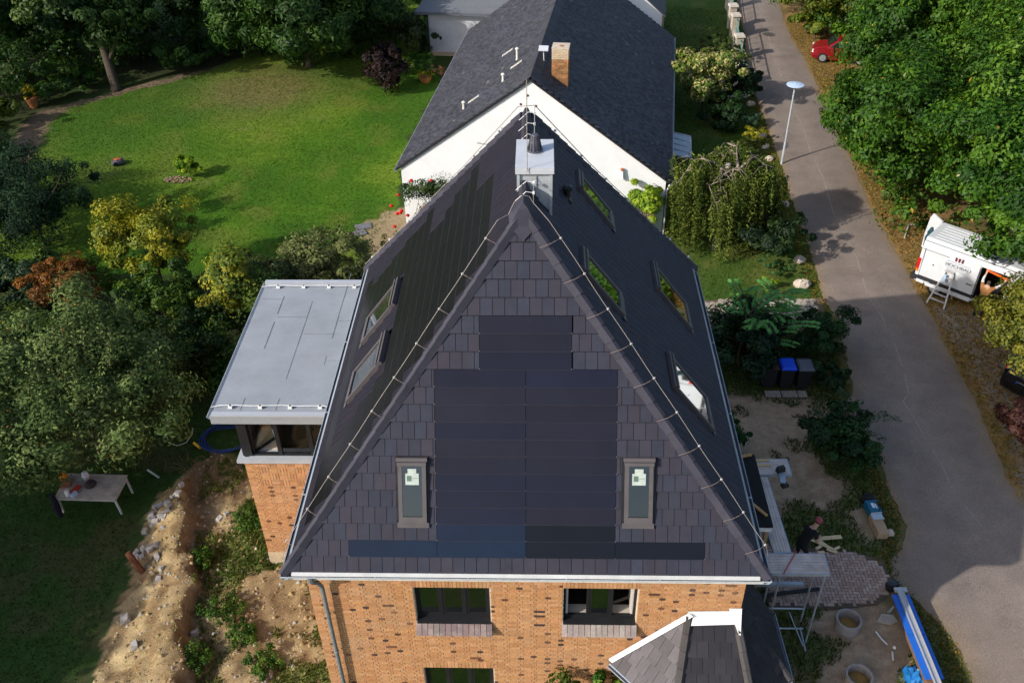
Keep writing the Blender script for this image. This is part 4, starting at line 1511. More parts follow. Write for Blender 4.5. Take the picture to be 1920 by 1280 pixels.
for fr_, sg, nm in ((wfL, -1, 'left_slates'), (wfR, 1, 'right_slates')):
    V, F, C = [], [], []
    rw, sw = .155, .20
    nr_ = int(sl_len / rw)
    for i in range(nr_):
        v0 = i * rw
        n = int((WL + .2) / sw) + 1
        tilt = .35 * (1 if sg > 0 else -1)
        for k in range(-2, n + 2):
            u = k * sw + (i % 2) * sw / 2 + RNG.uniform(-.012, .012)
            jv = RNG.uniform(-.012, .012)
            # slates laid in rising courses
            a0, a1 = u, u + sw - .006
            if a0 < -.02 or a1 > WL + .22:
                continue
            h0, h1 = .094 + RNG.uniform(-.005, .009), .060
            cur = .035
            k0 = len(V)
            V += [fr_.p(sg * a0, v0 + jv + cur, h0), fr_.p(sg * (a0 + .6 * sw), v0 + jv - .015, h0), fr_.p(sg * a1, v0 + jv + cur * .6, h0), fr_.p(sg * a1, min(v0 + rw + .05, sl_len), h1), fr_.p(sg * a0, min(v0 + rw + .05, sl_len), h1)]
            F.append((k0, k0 + 1, k0 + 2, k0 + 3, k0 + 4) if sg > 0 else (k0 + 4, k0 + 3, k0 + 2, k0 + 1, k0))
            q = RNG.uniform(.6, 1.4)
            w = RNG.uniform(-.008, .010)
            c = (.050 * q + w * .6, .050 * q + w * .3, .060 * q) if sg < 0 else (.052 * q + w * .5, .054 * q, .064 * q)
            if RNG.random() < .003:
                c = (.13, .125, .125)
            C += [c] * 5
    me_ = mesh_np(nm, V, F, C)
    obj(nm, me_, m_slate, nroof, kind='stuff')
# ridge slates
rs = MB()
for i in range(int(WL / .24)):
    b0 = i * .24 - .08
    k = RNG.uniform(.85, 1.15)
    rs.add([WP(WW / 2 - .34, b0, WR - .10), WP(WW / 2, b0, WR + .16), WP(WW / 2 + .34, b0, WR - .10), WP(WW / 2 + .34, b0 + .30, WR - .115), WP(WW / 2, b0 + .30, WR + .14), WP(WW / 2 - .34, b0 + .30, WR - .115)],
           [(0, 1, 4, 5), (1, 2, 3, 4)], (.062 * k, .062 * k, .074 * k))
obj('ridge_slates', rs, m_slate, nroof, kind='stuff')
obj('gutter', gutter([WP(-.30, WL + .1, WE - .14), WP(-.30, -.14, WE - .14)], [wu], .06), m_zinc, neigh)
obj('gutter', gutter([WP(WW + .30, -.14, WE - .14), WP(WW + .30, WL + .1, WE - .14)], [wu * -1], .06), m_zinc, neigh)
obj('downpipe', MB().tube([WP(WW + .2, .05, WE - .2), WP(WW + .08, -.06, WE - .5), WP(WW + .08, -.06, .1)], .045, 8), m_white, neigh)
# brick chimney
chx, chy = 7.05, 1.9
cpos = WP(chx, chy, 0)
slz = WR - (chx - WW / 2) * (WR - WE) / (WW / 2)
nch = obj('chimney', MB().box((cpos.x, cpos.y, slz + .45), (.70, .62, 2.2), WA), mat('chimney_mortar', (.50, .42, .32), rough=.95, var=.2), neigh)
for sx_, n_b, fr_ in ((0, 3, Frame(WP(chx - .35, chy - .31, 0), wu, (0, 0, 1))), (1, 3, Frame(WP(chx + .35, chy - .31, 0), wv, (0, 0, 1))), (2, 3, Frame(WP(chx - .35, chy + .31, 0), wv * -1, (0, 0, 1)))):
    ln = .70 if sx_ == 0 else .62
    for c in range(22):
        v0 = slz - .32 + c * .083
        if v0 > slz + 1.50:
            break
        x = -(.12 if c % 2 else 0)
        while x < ln:
            a, b = max(x, 0), min(x + .24, ln)
            x += .25
            if b - a < .03:
                continue
            col = vary((.30, .14, .055), .35) if v0 < slz + 1.05 else vary((.50, .40, .28), .15)
            obj('brick', slab(MB(), fr_, [(a, v0), (b, v0), (b, v0 + .072), (a, v0 + .072)], .012, .03, col), m_brick, nch)
obj('chimney_cap', MB().box((cpos.x, cpos.y, slz + 1.56), (.74, .66, .05), WA), mat('pale_cap', (.50, .42, .32), rough=.9, var=.2), nch)
obj('pot_flue', MB().lathe([(.08, 0), (.08, .05), (.06, .05), (.06, .01)], (cpos.x, cpos.y - .1, slz + 1.58), 10), mat('terracotta', (.40, .22, .14)), nch)


def onL(a, v, h=0.0):      # point on the left slope: a along the ridge, v up the slope
    return wfL.p(-a, v, h)


m_pale = mat('pale_roof_part', (.62, .60, .54), rough=.6, var=.15, scale=6)
for a, v in ((2.5, 3.7), (6.6, 4.9), (3.4, 6.0)):
    rw_ = obj('roof_hatch', slab(MB(), wfL, [(-(a + .22), v), (-a, v), (-a, v + .62), (-(a + .22), v + .62)], .10, .06), m_pale, neigh)
    obj('hatch_pane', slab(MB(), wfL, [(-(a + .18), v + .06), (-(a + .04), v + .06), (-(a + .04), v + .56), (-(a + .18), v + .56)], .106, .01), mat('dusty_pane', (.42, .40, .36), rough=.3, var=.1), rw_)
for a, v, h in ((2.2, 3.5, .3), (4.3, 6.2, .5), (2.35, 5.75, .3)):
    p = onL(a, v, .05)
    mb = MB().lathe([(.09, -.1), (.06, .05), (.05, h), (.09, h), (.10, h + .04), (.04, h + .09)], p, 12)
    obj('vent_pipe', mb, m_pale, neigh)
pm = WP(6.25, 2.3, WR + .25)
mb = MB().box(pm + Vector((0, 0, .25)), (.42, .30, .03), WA, M3=Matrix.Rotation(WA, 3, 'Z') @ Matrix.Rotation(.5, 3, 'X'))
obj('small_solar_module', mb, mat('module_face', (.45, .47, .52), rough=.3, var=.1), neigh)
obj('module_stand', MB().tube([pm + Vector((0, 0, .22)), pm + Vector((.02, .05, -.3)), pm + Vector((.1, .25, -.45))], .025, 6), m_pale, neigh)
# gable details
wg = Frame(WP(0, -.0, 0), wu, (0, 0, 1))
for u_, z_ in ((5.85, 6.75), (5.55, 6.35), (6.2, 6.3)):
    obj('vent_hole', MB().lathe([(.055, 0), (.055, .012), (.0, .012)], wg.p(u_, z_, 0), 12, M3=Matrix((wu, (0, 0, 1), wu.cross(Vector((0, 0, 1))))).transposed()), mat('hole', (.10, .04, .025), rough=.9), neigh)
obj('gable_window', MB().box(wg.p(9.55, 1.75, .03), (.55, .10, 1.1), WA), m_white, neigh)
obj('window_pane', MB().box(wg.p(9.6, 1.65, .06), (.36, .08, .75), WA), m_black, neigh)
obj('wall_lamp', MB().box(wg.p(10.0, 3.35, .12), (.16, .2, .35), WA, taper=.6), m_white, neigh)
obj('wall_lamp_top', MB().lathe([(.07, 0), (.07, .08), (.0, .13)], wg.p(10.0, 3.55, .12), 10), mat('amber', (.55, .14, .04), rough=.4), neigh)
# brick buttress at the right gable corner
bt = obj('corner_pier', MB().box(wg.p(11.35, 1.35, .22), (.42, .45, 2.7), WA), m_mortar, neigh)
fr_ = Frame(wg.p(11.14, 0, .445), wu, (0, 0, 1))
for c in range(29):
    for a, b in (((0, .20), (.21, .42)) if c % 2 else ((0, .10), (.11, .31), (.32, .42))):
        obj('brick', slab(MB(), fr_, [(a, .2 + c * .0833), (b, .2 + c * .0833), (b, .2 + c * .0833 + .072), (a, .2 + c * .0833 + .072)], .01, .03, vary((.32, .24, .19), .15)), m_brick, bt)
# aerial arm behind the ridge
obj('aerial', MB().tube([wg.p(4.6, 4.6, .05), wg.p(4.6, 4.6, .5), wg.p(3.7, 4.75, .6)], .03, 6).tube([wg.p(4.75, 4.4, .3), wg.p(4.75, 5.4, .3)], .02, 6), mat('aerial_metal', (.42, .42, .42), rough=.5, metal=.3), neigh)
# glazed canopy on the right eaves
cz = Frame(WP(WW + .25, 4.4, 2.25), wv, (.95, -.1, -.22))
mb = MB()
for k in range(5):
    slab(mb, cz, [(k * .62, 0), (k * .62 + .05, 0), (k * .62 + .05, 1.0), (k * .62, 1.0)], .03, .05)
slab(mb, cz, [(0, -.02), (2.53, -.02), (2.53, .04), (0, .04)], .035, .06)
slab(mb, cz, [(0, .96), (2.53, .96), (2.53, 1.02), (0, 1.02)], .035, .06)
cano = obj('glass_canopy', mb, mat('white_metal', (.66, .70, .74), rough=.4, var=.05), neigh)
for k in range(4):
    obj('pane', slab(MB(), cz, [(k * .62 + .05, .04), (k * .62 + .62, .04), (k * .62 + .62, .96), (k * .62 + .05, .96)], .01, .01), mat('frosted', (.20, .25, .30), rough=.25, spec=.6, var=.1), cano)
obj('canopy_post', MB().tube([cz.p(.05, .98, -.02), cz.p(.05, .98, 0) - Vector((0, 0, 1.9))], .03, 6), mat('white_metal'), cano)

# ------------------------------------------------------------------ outbuilding and house beyond
ob = thing('flat_roofed_outbuilding', 'low whitewashed outbuilding with grey felt roof at the lawn edge', 'outbuilding', (-2.5, 51, 0))
oo = Vector((-7.0, 47.9, 0))
oa = math.radians(-7)


def OP(a, b, z):
    return oo + Vector((math.cos(oa) * a - math.sin(oa) * b, math.sin(oa) * a + math.cos(oa) * b, z))


obj('wall', MB().prism([OP(0, 0, 0), OP(8, 0, 0), OP(8, 6, 0), OP(0, 6, 0)], (0, 0, 2.9)), mat('limewash', (.45, .45, .48), rough=.95, var=.14, scale=.9, stain=(.42, .42, .48), stain_scale=.6, stain_amt=.6), ob)
obj('plinth', MB().prism([OP(-.04, -.05, 0), OP(8, -.05, 0), OP(8, 0, 0), OP(-.04, 0, 0)], (0, 0, .25)), mat('plinth_stone', (.33, .26, .19), rough=.95), ob)
for k in range(6):
    a0 = -.75 + k * 1.5
    obj('felt_sheet', MB().prism([OP(a0, -.45, 2.92 + .004 * k), OP(a0 + 1.53, -.45, 2.92 + .004 * k), OP(a0 + 1.53, 6.6, 3.05 + .004 * k), OP(a0, 6.6, 3.05 + .004 * k)], (0, 0, .08)), mat('felt_roof', (.16, .168, .176), rough=.9, var=.10, scale=1.2, fine=.15), ob)
obj('fascia', MB().prism([OP(-.78, -.50, 2.82), OP(8.3, -.50, 2.82), OP(8.3, -.455, 2.82), OP(-.78, -.455, 2.82)], (0, 0, .17)), mat('dark_fascia', (.10, .11, .13), rough=.7), ob)
obj('wall_tap', MB().box(OP(.75, -.06, 1.2), (.12, .12, .2), oa), m_black, ob)

far = thing('far_white_house', 'white gable wall rising beyond the slate roof at the top edge', 'house', (3.5, 50, 0))
fo = Vector((7.75, 44.6, 0))
fu, fv = Vector((-.993, .119, 0)), Vector((.119, .993, 0))
mb = MB()
P = [fo, fo + fu * 8.5, fo + fu * 8.5 + Vector((0, 0, 3.6)), fo + fu * 4.25 + Vector((0, 0, 7.2)), fo + Vector((0, 0, 3.6))]
mb.add(P + [p + fv * 9 for p in P], [(4, 3, 2, 1, 0), (5, 6, 7, 8, 9), (0, 5, 9, 4), (1, 2, 7, 6)])
obj('wall', mb, m_render, far)
mb = MB()
for s_ in (0, 1):
    e = P[4] if s_ == 0 else P[2]
    o_ = (e - P[3]) * .04
    q = [P[3] + Vector((0, 0, .02)) - fv * .12, e + o_ + Vector((0, 0, .02)) - fv * .12, e + o_ + Vector((0, 0, .02)) + fv * 9.1, P[3] + Vector((0, 0, .02)) + fv * 9.1]
    mb.prism(q, (0, 0, .1), (.07, .07, .08))
obj('roof', mb, m_slate, far)
obj('corner_strip', MB().box(fo + Vector((.03, 0, 1.8)), (.12, .12, 3.6)), mat('tan_strip', (.25, .19, .12)), far)
# ------------------------------------------------------------------ vegetation
m_leaf = mat('leaf', vcol=True, rough=.55, spec=.25, var=.12, scale=2.5, trans=.32)
m_leaf_dull = mat('leaf_dull', vcol=True, rough=.75, spec=.12, var=.15, scale=2.5, trans=.22)
m_bark = mat('bark', (.065, .05, .036), rough=.95, var=.35, scale=8, bump=.6, bscale=25)
m_bark_pale = mat('bark_pale', (.40, .36, .32), rough=.9, var=.25, scale=10, bump=.4, bscale=30)

GREEN_DARK = [(.014, .042, .008), (.026, .072, .012), (.055, .12, .018)]
GREEN_MID = [(.028, .078, .011), (.050, .125, .014), (.088, .175, .020)]
GREEN_DEEP = [(.010, .028, .014), (.016, .044, .020), (.028, .065, .026)]
APPLE = [(.048, .084, .034), (.10, .15, .060), (.20, .255, .115)]
YELLOWG = [(.085, .13, .014), (.19, .22, .018), (.34, .31, .026)]
SAGE = [(.065, .085, .032), (.125, .15, .06), (.20, .225, .10)]
ORANGE = [(.11, .05, .018), (.21, .085, .022), (.31, .125, .030)]
PURPLE = [(.010, .006, .009), (.020, .010, .013), (.034, .017, .018)]
WINE = [(.030, .010, .014), (.055, .018, .022), (.09, .033, .030)]
WILLOW = [(.030, .056, .012), (.070, .105, .022), (.17, .20, .05)]
LIME = [(.10, .20, .016), (.19, .31, .025), (.34, .44, .040)]


def leaf_mesh(name, P, Nn, size, C, rng, aspect=.5, fold=.16):
    """rhombic leaves at P with normals Nn; size per leaf; colours C"""
    n = len(P)
    R = rng.normal(size=(n, 3))
    A = np.cross(Nn, R)
    A /= np.linalg.norm(A, axis=1, keepdims=True) + 1e-9
    B = np.cross(Nn, A)
    s = size[:, None]
    up = Nn * s * fold
    V = np.stack([P - A * s * .5, P + B * s * aspect * .5 + up, P + A * s * .5, P - B * s * aspect * .5 + up], 1).reshape(-1, 3)
    F = np.arange(4 * n).reshape(n, 4)
    return mesh_np(name, V, F, np.repeat(C, 4, 0))


def crown_points(blobs, n, rng, clumps=40, spread=.26, shell=.62):
    """leaf positions: clumps sit on the blobs' surfaces, leaves gather round them"""
    vol = np.array([b[3] * b[4] * b[5] for b in blobs]) ** (2 / 3)
    nc = np.maximum(3, (clumps * vol / vol.sum()).astype(int))
    P, D, T = [], [], []
    per = n / nc.sum()
    for b, k in zip(blobs, nc):
        d = rng.normal(size=(k, 3))
        d[:, 2] += .25
        d /= np.linalg.norm(d, axis=1, keepdims=True)
        rr = shell + (1 - shell + .16) * rng.random(k) ** .5
        cen = np.array(b[:3]) + d * rr[:, None] * np.array(b[3:])
        t = rng.random(k)
        for i in range(k):
            m = max(3, int(per * rng.uniform(.6, 1.4)))
            rad = spread * (b[3] + b[5]) * .5 * rng.uniform(.5, 1.25)
            q = rng.normal(size=(m, 3))
            q /= np.linalg.norm(q, axis=1, keepdims=True)
            q *= (rng.random(m) ** .45)[:, None] * rad * np.array((1.1, 1.1, .72))
            P.append(cen[i] + q)
            nn = q / (np.linalg.norm(q, axis=1, keepdims=True) + 1e-6) * .8 + d[i] * .7 + np.array((0, 0, .45)) + rng.normal(size=(m, 3)) * .45
            D.append(nn / np.linalg.norm(nn, axis=1, keepdims=True))
            T.append(np.full(m, t[i]))
    return np.concatenate(P), np.concatenate(D), np.concatenate(T)


def pal(t, cols, rng, jit=.22):
    cols = np.asarray(cols)
    x = np.clip(t + rng.normal(size=len(t)) * jit, 0, .9999) * (len(cols) - 1)
    i = x.astype(int)
    f = (x - i)[:, None]
    c = (cols[i] * (1 - f) + cols[np.minimum(i + 1, len(cols) - 1)] * f) * np.array((1.02, 1.0, .7))
    return c * rng.uniform(.85, 1.15, (len(t), 1))


def auto_blobs(c, r, rz, nb, rng, br=.46):
    out = [(c[0], c[1], c[2], r * .62, r * .62, rz * .62)]
    for i in range(nb):
        a = 2 * math.pi * (i + rng.uniform(-.3, .3)) / nb * 1.0
        e = rng.uniform(-.45, .75)
        d = (math.cos(a) * math.cos(e), math.sin(a) * math.cos(e), math.sin(e))
        k = rng.uniform(.45, .82)
        q = br * rng.uniform(.6, 1.2)
        out.append((c[0] + d[0] * r * k, c[1] + d[1] * r * k, c[2] + d[2] * rz * k, r * q, r * q, rz * q))
    return out


def tree(name, label, cat, base, h, r, cols, seed, n=6000, leaf=.16, rz=None, cz=None, trunk=.16, nb=9, clumps=46, spread=.50,
         group=None, m=None, bark=None, aspect=.5, extra=None, extra_n=0, lean=(0, 0), limbs=6, shell=.62, lo=True):
    rng = np.random.default_rng(seed)
    big = name == 'maple_tree'
    n, leaf, clumps = int(n * (3.3 if big else 2.3)), leaf * (.98 if big else 1.18), int(clumps * (1.5 if big else 1.25))
    x, y = base
    gz = float(ground_z(np.array([x]), np.array([y]))[0])
    rz = rz or (h * .42)
    cz = cz or (h - rz)
    c = (x + lean[0], y + lean[1], cz)
    t = thing(name, label, cat, (x, y, gz), group=group)
    blobs = auto_blobs(c, r, rz, nb, rng)
    P, D, T = crown_points(blobs, n, rng, clumps, spread, shell)
    keep = P[:, 2] > gz + .05
    P, D, T = P[keep], D[keep], T[keep]
    C = pal(T, cols, rng)
    if extra is not None and extra_n:
        idx = rng.choice(len(P), min(extra_n, len(P)), replace=False)
        C[idx] = np.asarray(extra)[rng.integers(0, len(extra), len(idx))] * rng.uniform(.8, 1.2, (len(idx), 1))
    S = leaf * rng.uniform(.65, 1.35, len(P))
    obj('crown', leaf_mesh('crown', P, D, S, C, rng, aspect), m or m_leaf, t)
    if trunk:
        mb = MB()
        top = Vector((c[0], c[1], cz + rz * .1))
        b0 = Vector((x, y, gz - .1))
        mid = b0.lerp(top, .5) + Vector((rng.uniform(-.15, .15), rng.uniform(-.15, .15), 0))
        mb.tube([b0, b0.lerp(mid, .12), mid, top], [trunk * 1.35, trunk, trunk * .8, trunk * .4], 8)
        obj('trunk', mb, bark or m_bark, t, smooth=True)
        mb = MB()
        for i in range(min(limbs, len(blobs) - 1)):
            e = Vector(blobs[1 + i][:3])
            s = b0.lerp(top, rng.uniform(.35, .75))
            mb.tube([s, s.lerp(e, .5) + Vector((0, 0, .1 * r)), e, e + (e - s) * .35], [trunk * .45, trunk * .3, trunk * .16, trunk * .06], 6)
        obj('limbs', mb, bark or m_bark, t, smooth=True)
    return t


def thicket(name, label, spots, cols, seed, n, leaf, hgt, rad, extra=None):
    """undergrowth nobody could count: many low bushes as one mass"""
    rng = np.random.default_rng(seed)
    blobs = []
    for x, y in spots:
        r = rad * rng.uniform(.7, 1.3)
        h = hgt * rng.uniform(.7, 1.3)
        blobs.append((x + rng.uniform(-.4, .4), y + rng.uniform(-.4, .4), h * .5, r, r, h * .5))
    P, D, T = crown_points(blobs, n, rng, max(60, len(blobs) * 9), .5, .6)
    k = P[:, 2] > 0
    P, D, T = P[k], D[k], T[k]
    C = pal(T, cols, rng)
    if extra is not None:
        i = rng.choice(len(P), len(P) // 60, replace=False)
        C[i] = np.asarray(extra)[rng.integers(0, len(extra), len(i))]
    obj(name, leaf_mesh(name, P, D, leaf * rng.uniform(.65, 1.35, len(P)), C, rng), m_leaf, label=label, cat='undergrowth', kind='stuff')


# ---- woodland trees to the right of the road
MAPLE = [(.018, .058, .007), (.040, .112, .010), (.096, .19, .015)]
YEL = [(.34, .22, .02), (.42, .30, .03), (.30, .26, .04), (.36, .34, .16)]
tree('maple_tree', 'leafy green maple overhanging the road at the top', 'tree', (19.1, 51.6), 7.0, 3.7, [(.05, .075, .012), (.085, .13, .016), (.16, .185, .024)], 101, 11000, .24, rz=3.3, cz=3.4, nb=11, clumps=90, group='trees beside the road', extra=YEL, extra_n=160)
tree('maple_tree', 'tall maple just beyond the red car', 'tree', (25.0, 49.0), 10, 4.3, MAPLE, 102, 11000, .25, nb=12, clumps=110, group='trees beside the road', extra=YEL, extra_n=120)
tree('maple_tree', 'broad maple on the near side of the red car', 'tree', (20.9, 38.2), 9.2, 4.2, MAPLE, 103, 14000, .235, nb=13, clumps=120, group='trees beside the road', extra=YEL, extra_n=150)
tree('maple_tree', 'maple opposite the street lamp', 'tree', (17.7, 28.6), 7.6, 3.7, MAPLE, 104, 14000, .215, rz=3.5, cz=4.0, nb=12, clumps=110, group='trees beside the road', extra=YEL, extra_n=160)
tree('maple_tree', 'maple spreading over the far end of the white van', 'tree', (20.8, 21.6), 8.6, 4.0, [(.016, .056, .007), (.036, .108, .010), (.085, .18, .015)], 105, 14000, .20, rz=3.2, cz=5.1, nb=12, clumps=110, group='trees beside the road', extra=YEL, extra_n=220)
tree('maple_tree', 'tall maple at the right edge behind the van', 'tree', (24.6, 29.5), 11.0, 5.0, [(.022, .064, .008), (.046, .12, .011), (.10, .195, .016)], 106, 12000, .23, nb=12, clumps=100, group='trees beside the road', extra=YEL, extra_n=100)
tree('maple_tree', 'maple in the upper right corner of the wood', 'tree', (28.0, 40.0), 12.0, 5.4, MAPLE, 107, 9000, .27, nb=12, clumps=90, group='trees beside the road', extra=YEL, extra_n=60)
tree('maple_tree', 'maple at the right edge above the yellowing young tree', 'tree', (24.0, 20.5), 9.0, 4.2, MAPLE, 112, 10000, .20, rz=3.8, cz=5.0, nb=12, clumps=90, group='trees beside the road', extra=YEL, extra_n=120)
tree('maple_tree', 'low maple boughs reaching over the van roof', 'tree', (19.9, 18.3), 6.4, 2.5, MAPLE, 113, 8000, .19, rz=2.0, cz=4.5, nb=11, clumps=80, group='trees beside the road', extra=YEL, extra_n=160)
tree('young_hornbeam', 'yellowing young tree leaning over the van bonnet', 'tree', (18.15, 13.9), 5.0, 2.05, [(.07, .09, .014), (.13, .15, .022), (.23, .21, .035)], 108, 10000, .125, rz=2.0, cz=2.9, nb=11, clumps=90, extra=[(.35, .28, .08), (.30, .20, .03)], extra_n=500)
tree('undergrowth_bush', 'low bush at the foot of the maples by the red car', 'bush', (18.9, 50.3), 2.2, 1.5, [(.06, .10, .014), (.11, .16, .02), (.18, .22, .03)], 109, 2600, .19, trunk=.05, nb=6, clumps=26)
tree('undergrowth_bush', 'bright green bush opposite the lamp at the road edge', 'bush', (17.4, 30.6), 2.6, 1.5, [(.04, .11, .012), (.07, .17, .016), (.12, .25, .025)], 110, 3600, .17, trunk=.05, nb=6, clumps=30)
tree('wine_red_shrub', 'dark wine red shrub at the right edge below the black car', 'shrub', (16.8, 10.3), 2.2, 1.2, WINE, 111, 3600, .11, trunk=.05, nb=8, clumps=34)

_wood = [(18.4 + .6 * math.sin(y_ * 1.7) + (y_ - 26) * .03, y_) for y_ in np.arange(24.5, 44, 1.9)] + [(22.0 + 1.2 * math.sin(y_), y_) for y_ in np.arange(21, 62, 2.6)] + [(25.5 + 1.5 * math.sin(y_), y_) for y_ in np.arange(16, 62, 3.4)] + [(29 + 1.5 * math.sin(y_), y_) for y_ in np.arange(18, 62, 4)] + [(19.6, 51), (20.5, 49), (19.4, 55), (20, 58)]
_wood = [p for p in _wood if not (42.5 < p[1] < 49.5 and p[0] < 23)]
thicket('woodland_undergrowth', 'dense green undergrowth beneath the roadside maples', _wood, MAPLE, 115, 42000, .23, 3.6, 2.0, YEL)

# ---- trees and shrubs of the garden, upper left
tree('walnut_tree', 'large dark tree with drooping branches at the top of the lawn', 'tree', (-14.8, 46.2), 9.6, 5.0, GREEN_DARK, 121, 15000, .30, nb=13, clumps=120, rz=4.4, cz=4.3, trunk=.25, aspect=.34)
tree('old_apple_tree', 'old fruit tree with bare leaning trunk at the lawn edge', 'tree', (-26.2, 42.4), 6.6, 4.0, [(.014, .040, .012), (.030, .072, .018), (.075, .12, .026)], 122, 8000, .24, nb=11, clumps=80, rz=2.6, cz=4.4, trunk=.30, lean=(-.8, 1.6))
for k_, (x_, y_, h_, r_, lb) in enumerate((
        (-33.0, 49.5, 8.5, 4.6, 'dark tree in the top left corner of the garden'),
        (-20.6, 51.5, 7.0, 4.2, 'dark tree behind the lawn between the fruit tree and the large tree'),
        (-28.0, 53.0, 9.0, 4.8, 'dark tree rising behind the leaning fruit tree'),
        (-37.0, 43.5, 7.5, 4.2, 'dark tree at the left edge above the flower pot'),
        (-10.6, 53.5, 7.5, 3.6, 'dark tree right of the large drooping tree'),
        (-41, 52, 10, 5, 'dark tree half hidden in the far left corner'))):
    tree('garden_tree', lb, 'tree', (x_, y_), h_, r_, GREEN_DARK if k_ != 4 else GREEN_DEEP, 130 + k_, 6500, .30, nb=10, clumps=70, group='dark trees along the top of the garden')
tree('copper_shrub', 'dark purple columnar shrub at the edge of the lawn', 'shrub', (-8.9, 41.8), 3.2, 1.2, PURPLE, 141, 5200, .17, rz=1.75, cz=1.5, trunk=0, nb=12, clumps=60)
tree('round_shrub', 'rounded olive shrub in front of the whitewashed outbuilding', 'shrub', (-8.3, 47.2), 3.4, 1.5, [(.018, .036, .012), (.034, .058, .018), (.062, .090, .026)], 142, 3600, .17, rz=1.6, cz=1.7, trunk=.06, nb=8, clumps=36)
tree('low_shrub', 'low green shrub between the purple shrub and the flower pot', 'shrub', (-7.3, 44.6), 1.4, 1.0, GREEN_MID, 143, 1600, .15, trunk=0, nb=5, clumps=20)
tree('bed_shrub', 'glossy green shrub under the old fruit tree', 'shrub', (-22.3, 45.6), 1.8, 1.6, GREEN_DARK, 144, 2200, .20, trunk=0, nb=6, clumps=24)
tree('bed_shrub', 'fern green shrub beside the lawn path', 'shrub', (-20.2, 47.6), 2.0, 1.9, [(.012, .05, .012), (.022, .085, .016), (.05, .13, .02)], 145, 2600, .20, trunk=0, nb=6, clumps=26)
tree('bed_shrub', 'dark ground shrub left of the bare trunk', 'shrub', (-28.6, 42.6), 1.3, 1.9, GREEN_DARK, 146, 2200, .17, trunk=0, nb=6, clumps=24)
tree('bed_shrub', 'yellow green shrub left of the bark path', 'shrub', (-31.0, 36.7), 1.7, 1.6, [(.05, .08, .012), (.09, .13, .016), (.15, .19, .022)], 147, 2200, .17, trunk=0, nb=6, clumps=24)
tree('bed_shrub', 'small green shrub at the bend of the bark path', 'shrub', (-30.2, 33.4), 1.5, 1.4, [(.04, .07, .012), (.075, .11, .016), (.12, .16, .02)], 148, 2000, .17, trunk=0, nb=6, clumps=22)
tree('leafy_perennial', 'broad leaved plant beside the yellow flowers', 'plant', (-29.9, 40.4), 1.3, .8, GREEN_MID, 149, 500, .34, trunk=0, nb=4, clumps=12)
tree('spruce', 'dark blue green conifer at the left edge above the orange bush', 'tree', (-22.6, 23.6), 4.6, 2.9, [(.006, .018, .012), (.010, .030, .018), (.022, .052, .028)], 150, 8000, .15, rz=2.5, cz=2.2, trunk=.12, nb=11, clumps=90, aspect=.3, m=m_leaf_dull)
tree('spruce', 'dark conifer hedge cut by the left edge', 'tree', (-26.5, 26.5), 4.4, 2.8, [(.006, .018, .012), (.010, .030, .018), (.020, .045, .024)], 151, 6000, .16, rz=2.4, cz=2.1, trunk=.12, nb=10, clumps=70, aspect=.3, m=m_leaf_dull)

# ---- shrub belt, left of the annex
tree('orange_maple_bush', 'orange leaved bush among dark shrubs left of the annex', 'bush', (-18.7, 17.7), 3.0, 1.55, ORANGE, 160, 3800, .12, rz=.95, cz=2.3, trunk=.07, nb=8, clumps=36, aspect=.35)
tree('golden_tree', 'golden green tree with pale trunk above the dark shrubs', 'tree', (-15.9, 20.1), 4.2, 1.95, YELLOWG, 161, 7000, .12, rz=1.7, cz=2.7, trunk=.07, nb=11, clumps=70)
tree('golden_sapling', 'slender yellowing tree just left of the flat roof', 'tree', (-11.7, 16.9), 4.4, 1.05, [(.07, .12, .014), (.17, .21, .02), (.34, .31, .03)], 162, 4200, .13, rz=2.1, cz=2.4, trunk=.07, nb=9, clumps=54)
tree('dark_shrub', 'dark green shrub below the golden tree', 'shrub', (-14.8, 17.3), 2.9, 1.75, [(.02, .055, .010), (.045, .105, .014), (.11, .17, .02)], 163, 5000, .14, rz=1.5, cz=1.4, trunk=.05, nb=8, clumps=50)
tree('dark_shrub', 'dark shrub between the orange bush and the apple tree', 'shrub', (-17.6, 15.4), 2.3, 1.8, GREEN_DARK, 164, 4200, .14, rz=1.2, cz=1.1, trunk=.05, nb=8, clumps=44)
tree('dark_shrub', 'shaded shrub beside the slender yellowing tree', 'shrub', (-12.9, 14.6), 2.2, 1.5, [(.014, .036, .010), (.026, .060, .014), (.048, .09, .018)], 165, 4000, .13, rz=1.1, cz=1.1, trunk=.05, nb=8, clumps=40)
tree('dark_shrub', 'dark shrub at the left edge under the conifer', 'shrub', (-21.0, 18.2), 2.4, 1.9, GREEN_DEEP, 166, 3800, .15, rz=1.3, cz=1.1, trunk=.05, nb=8, clumps=40)
tree('sage_bush', 'pale sage green bush behind the flat roof', 'bush', (-8.8, 19.4), 3.6, 2.2, SAGE, 167, 8500, .115, rz=1.8, cz=1.9, trunk=.05, nb=10, clumps=64, extra=[(.40, .16, .10)], extra_n=40)
tree('sage_bush', 'olive bush at the far corner of the flat roof', 'bush', (-6.6, 17.2), 2.9, 1.35, [(.045, .062, .020), (.085, .105, .034), (.14, .155, .055)], 168, 4600, .12, rz=1.4, cz=1.6, trunk=.05, nb=8, clumps=46, extra=[(.38, .17, .10)], extra_n=36)
tree('sage_bush', 'olive green bush beyond the slender yellowing tree', 'bush', (-10.9, 18.6), 2.8, 1.5, [(.035, .058, .018), (.065, .092, .03), (.11, .135, .045)], 169, 4600, .12, rz=1.4, cz=1.5, trunk=.05, nb=8, clumps=46)
tree('low_shrub', 'shrub with small yellow flowers beside the annex', 'shrub', (-10.7, 13.4), 1.5, 1.1, GREEN_DARK, 170, 2200, .12, trunk=0, nb=6, clumps=26, extra=[(.55, .42, .02)], extra_n=14)
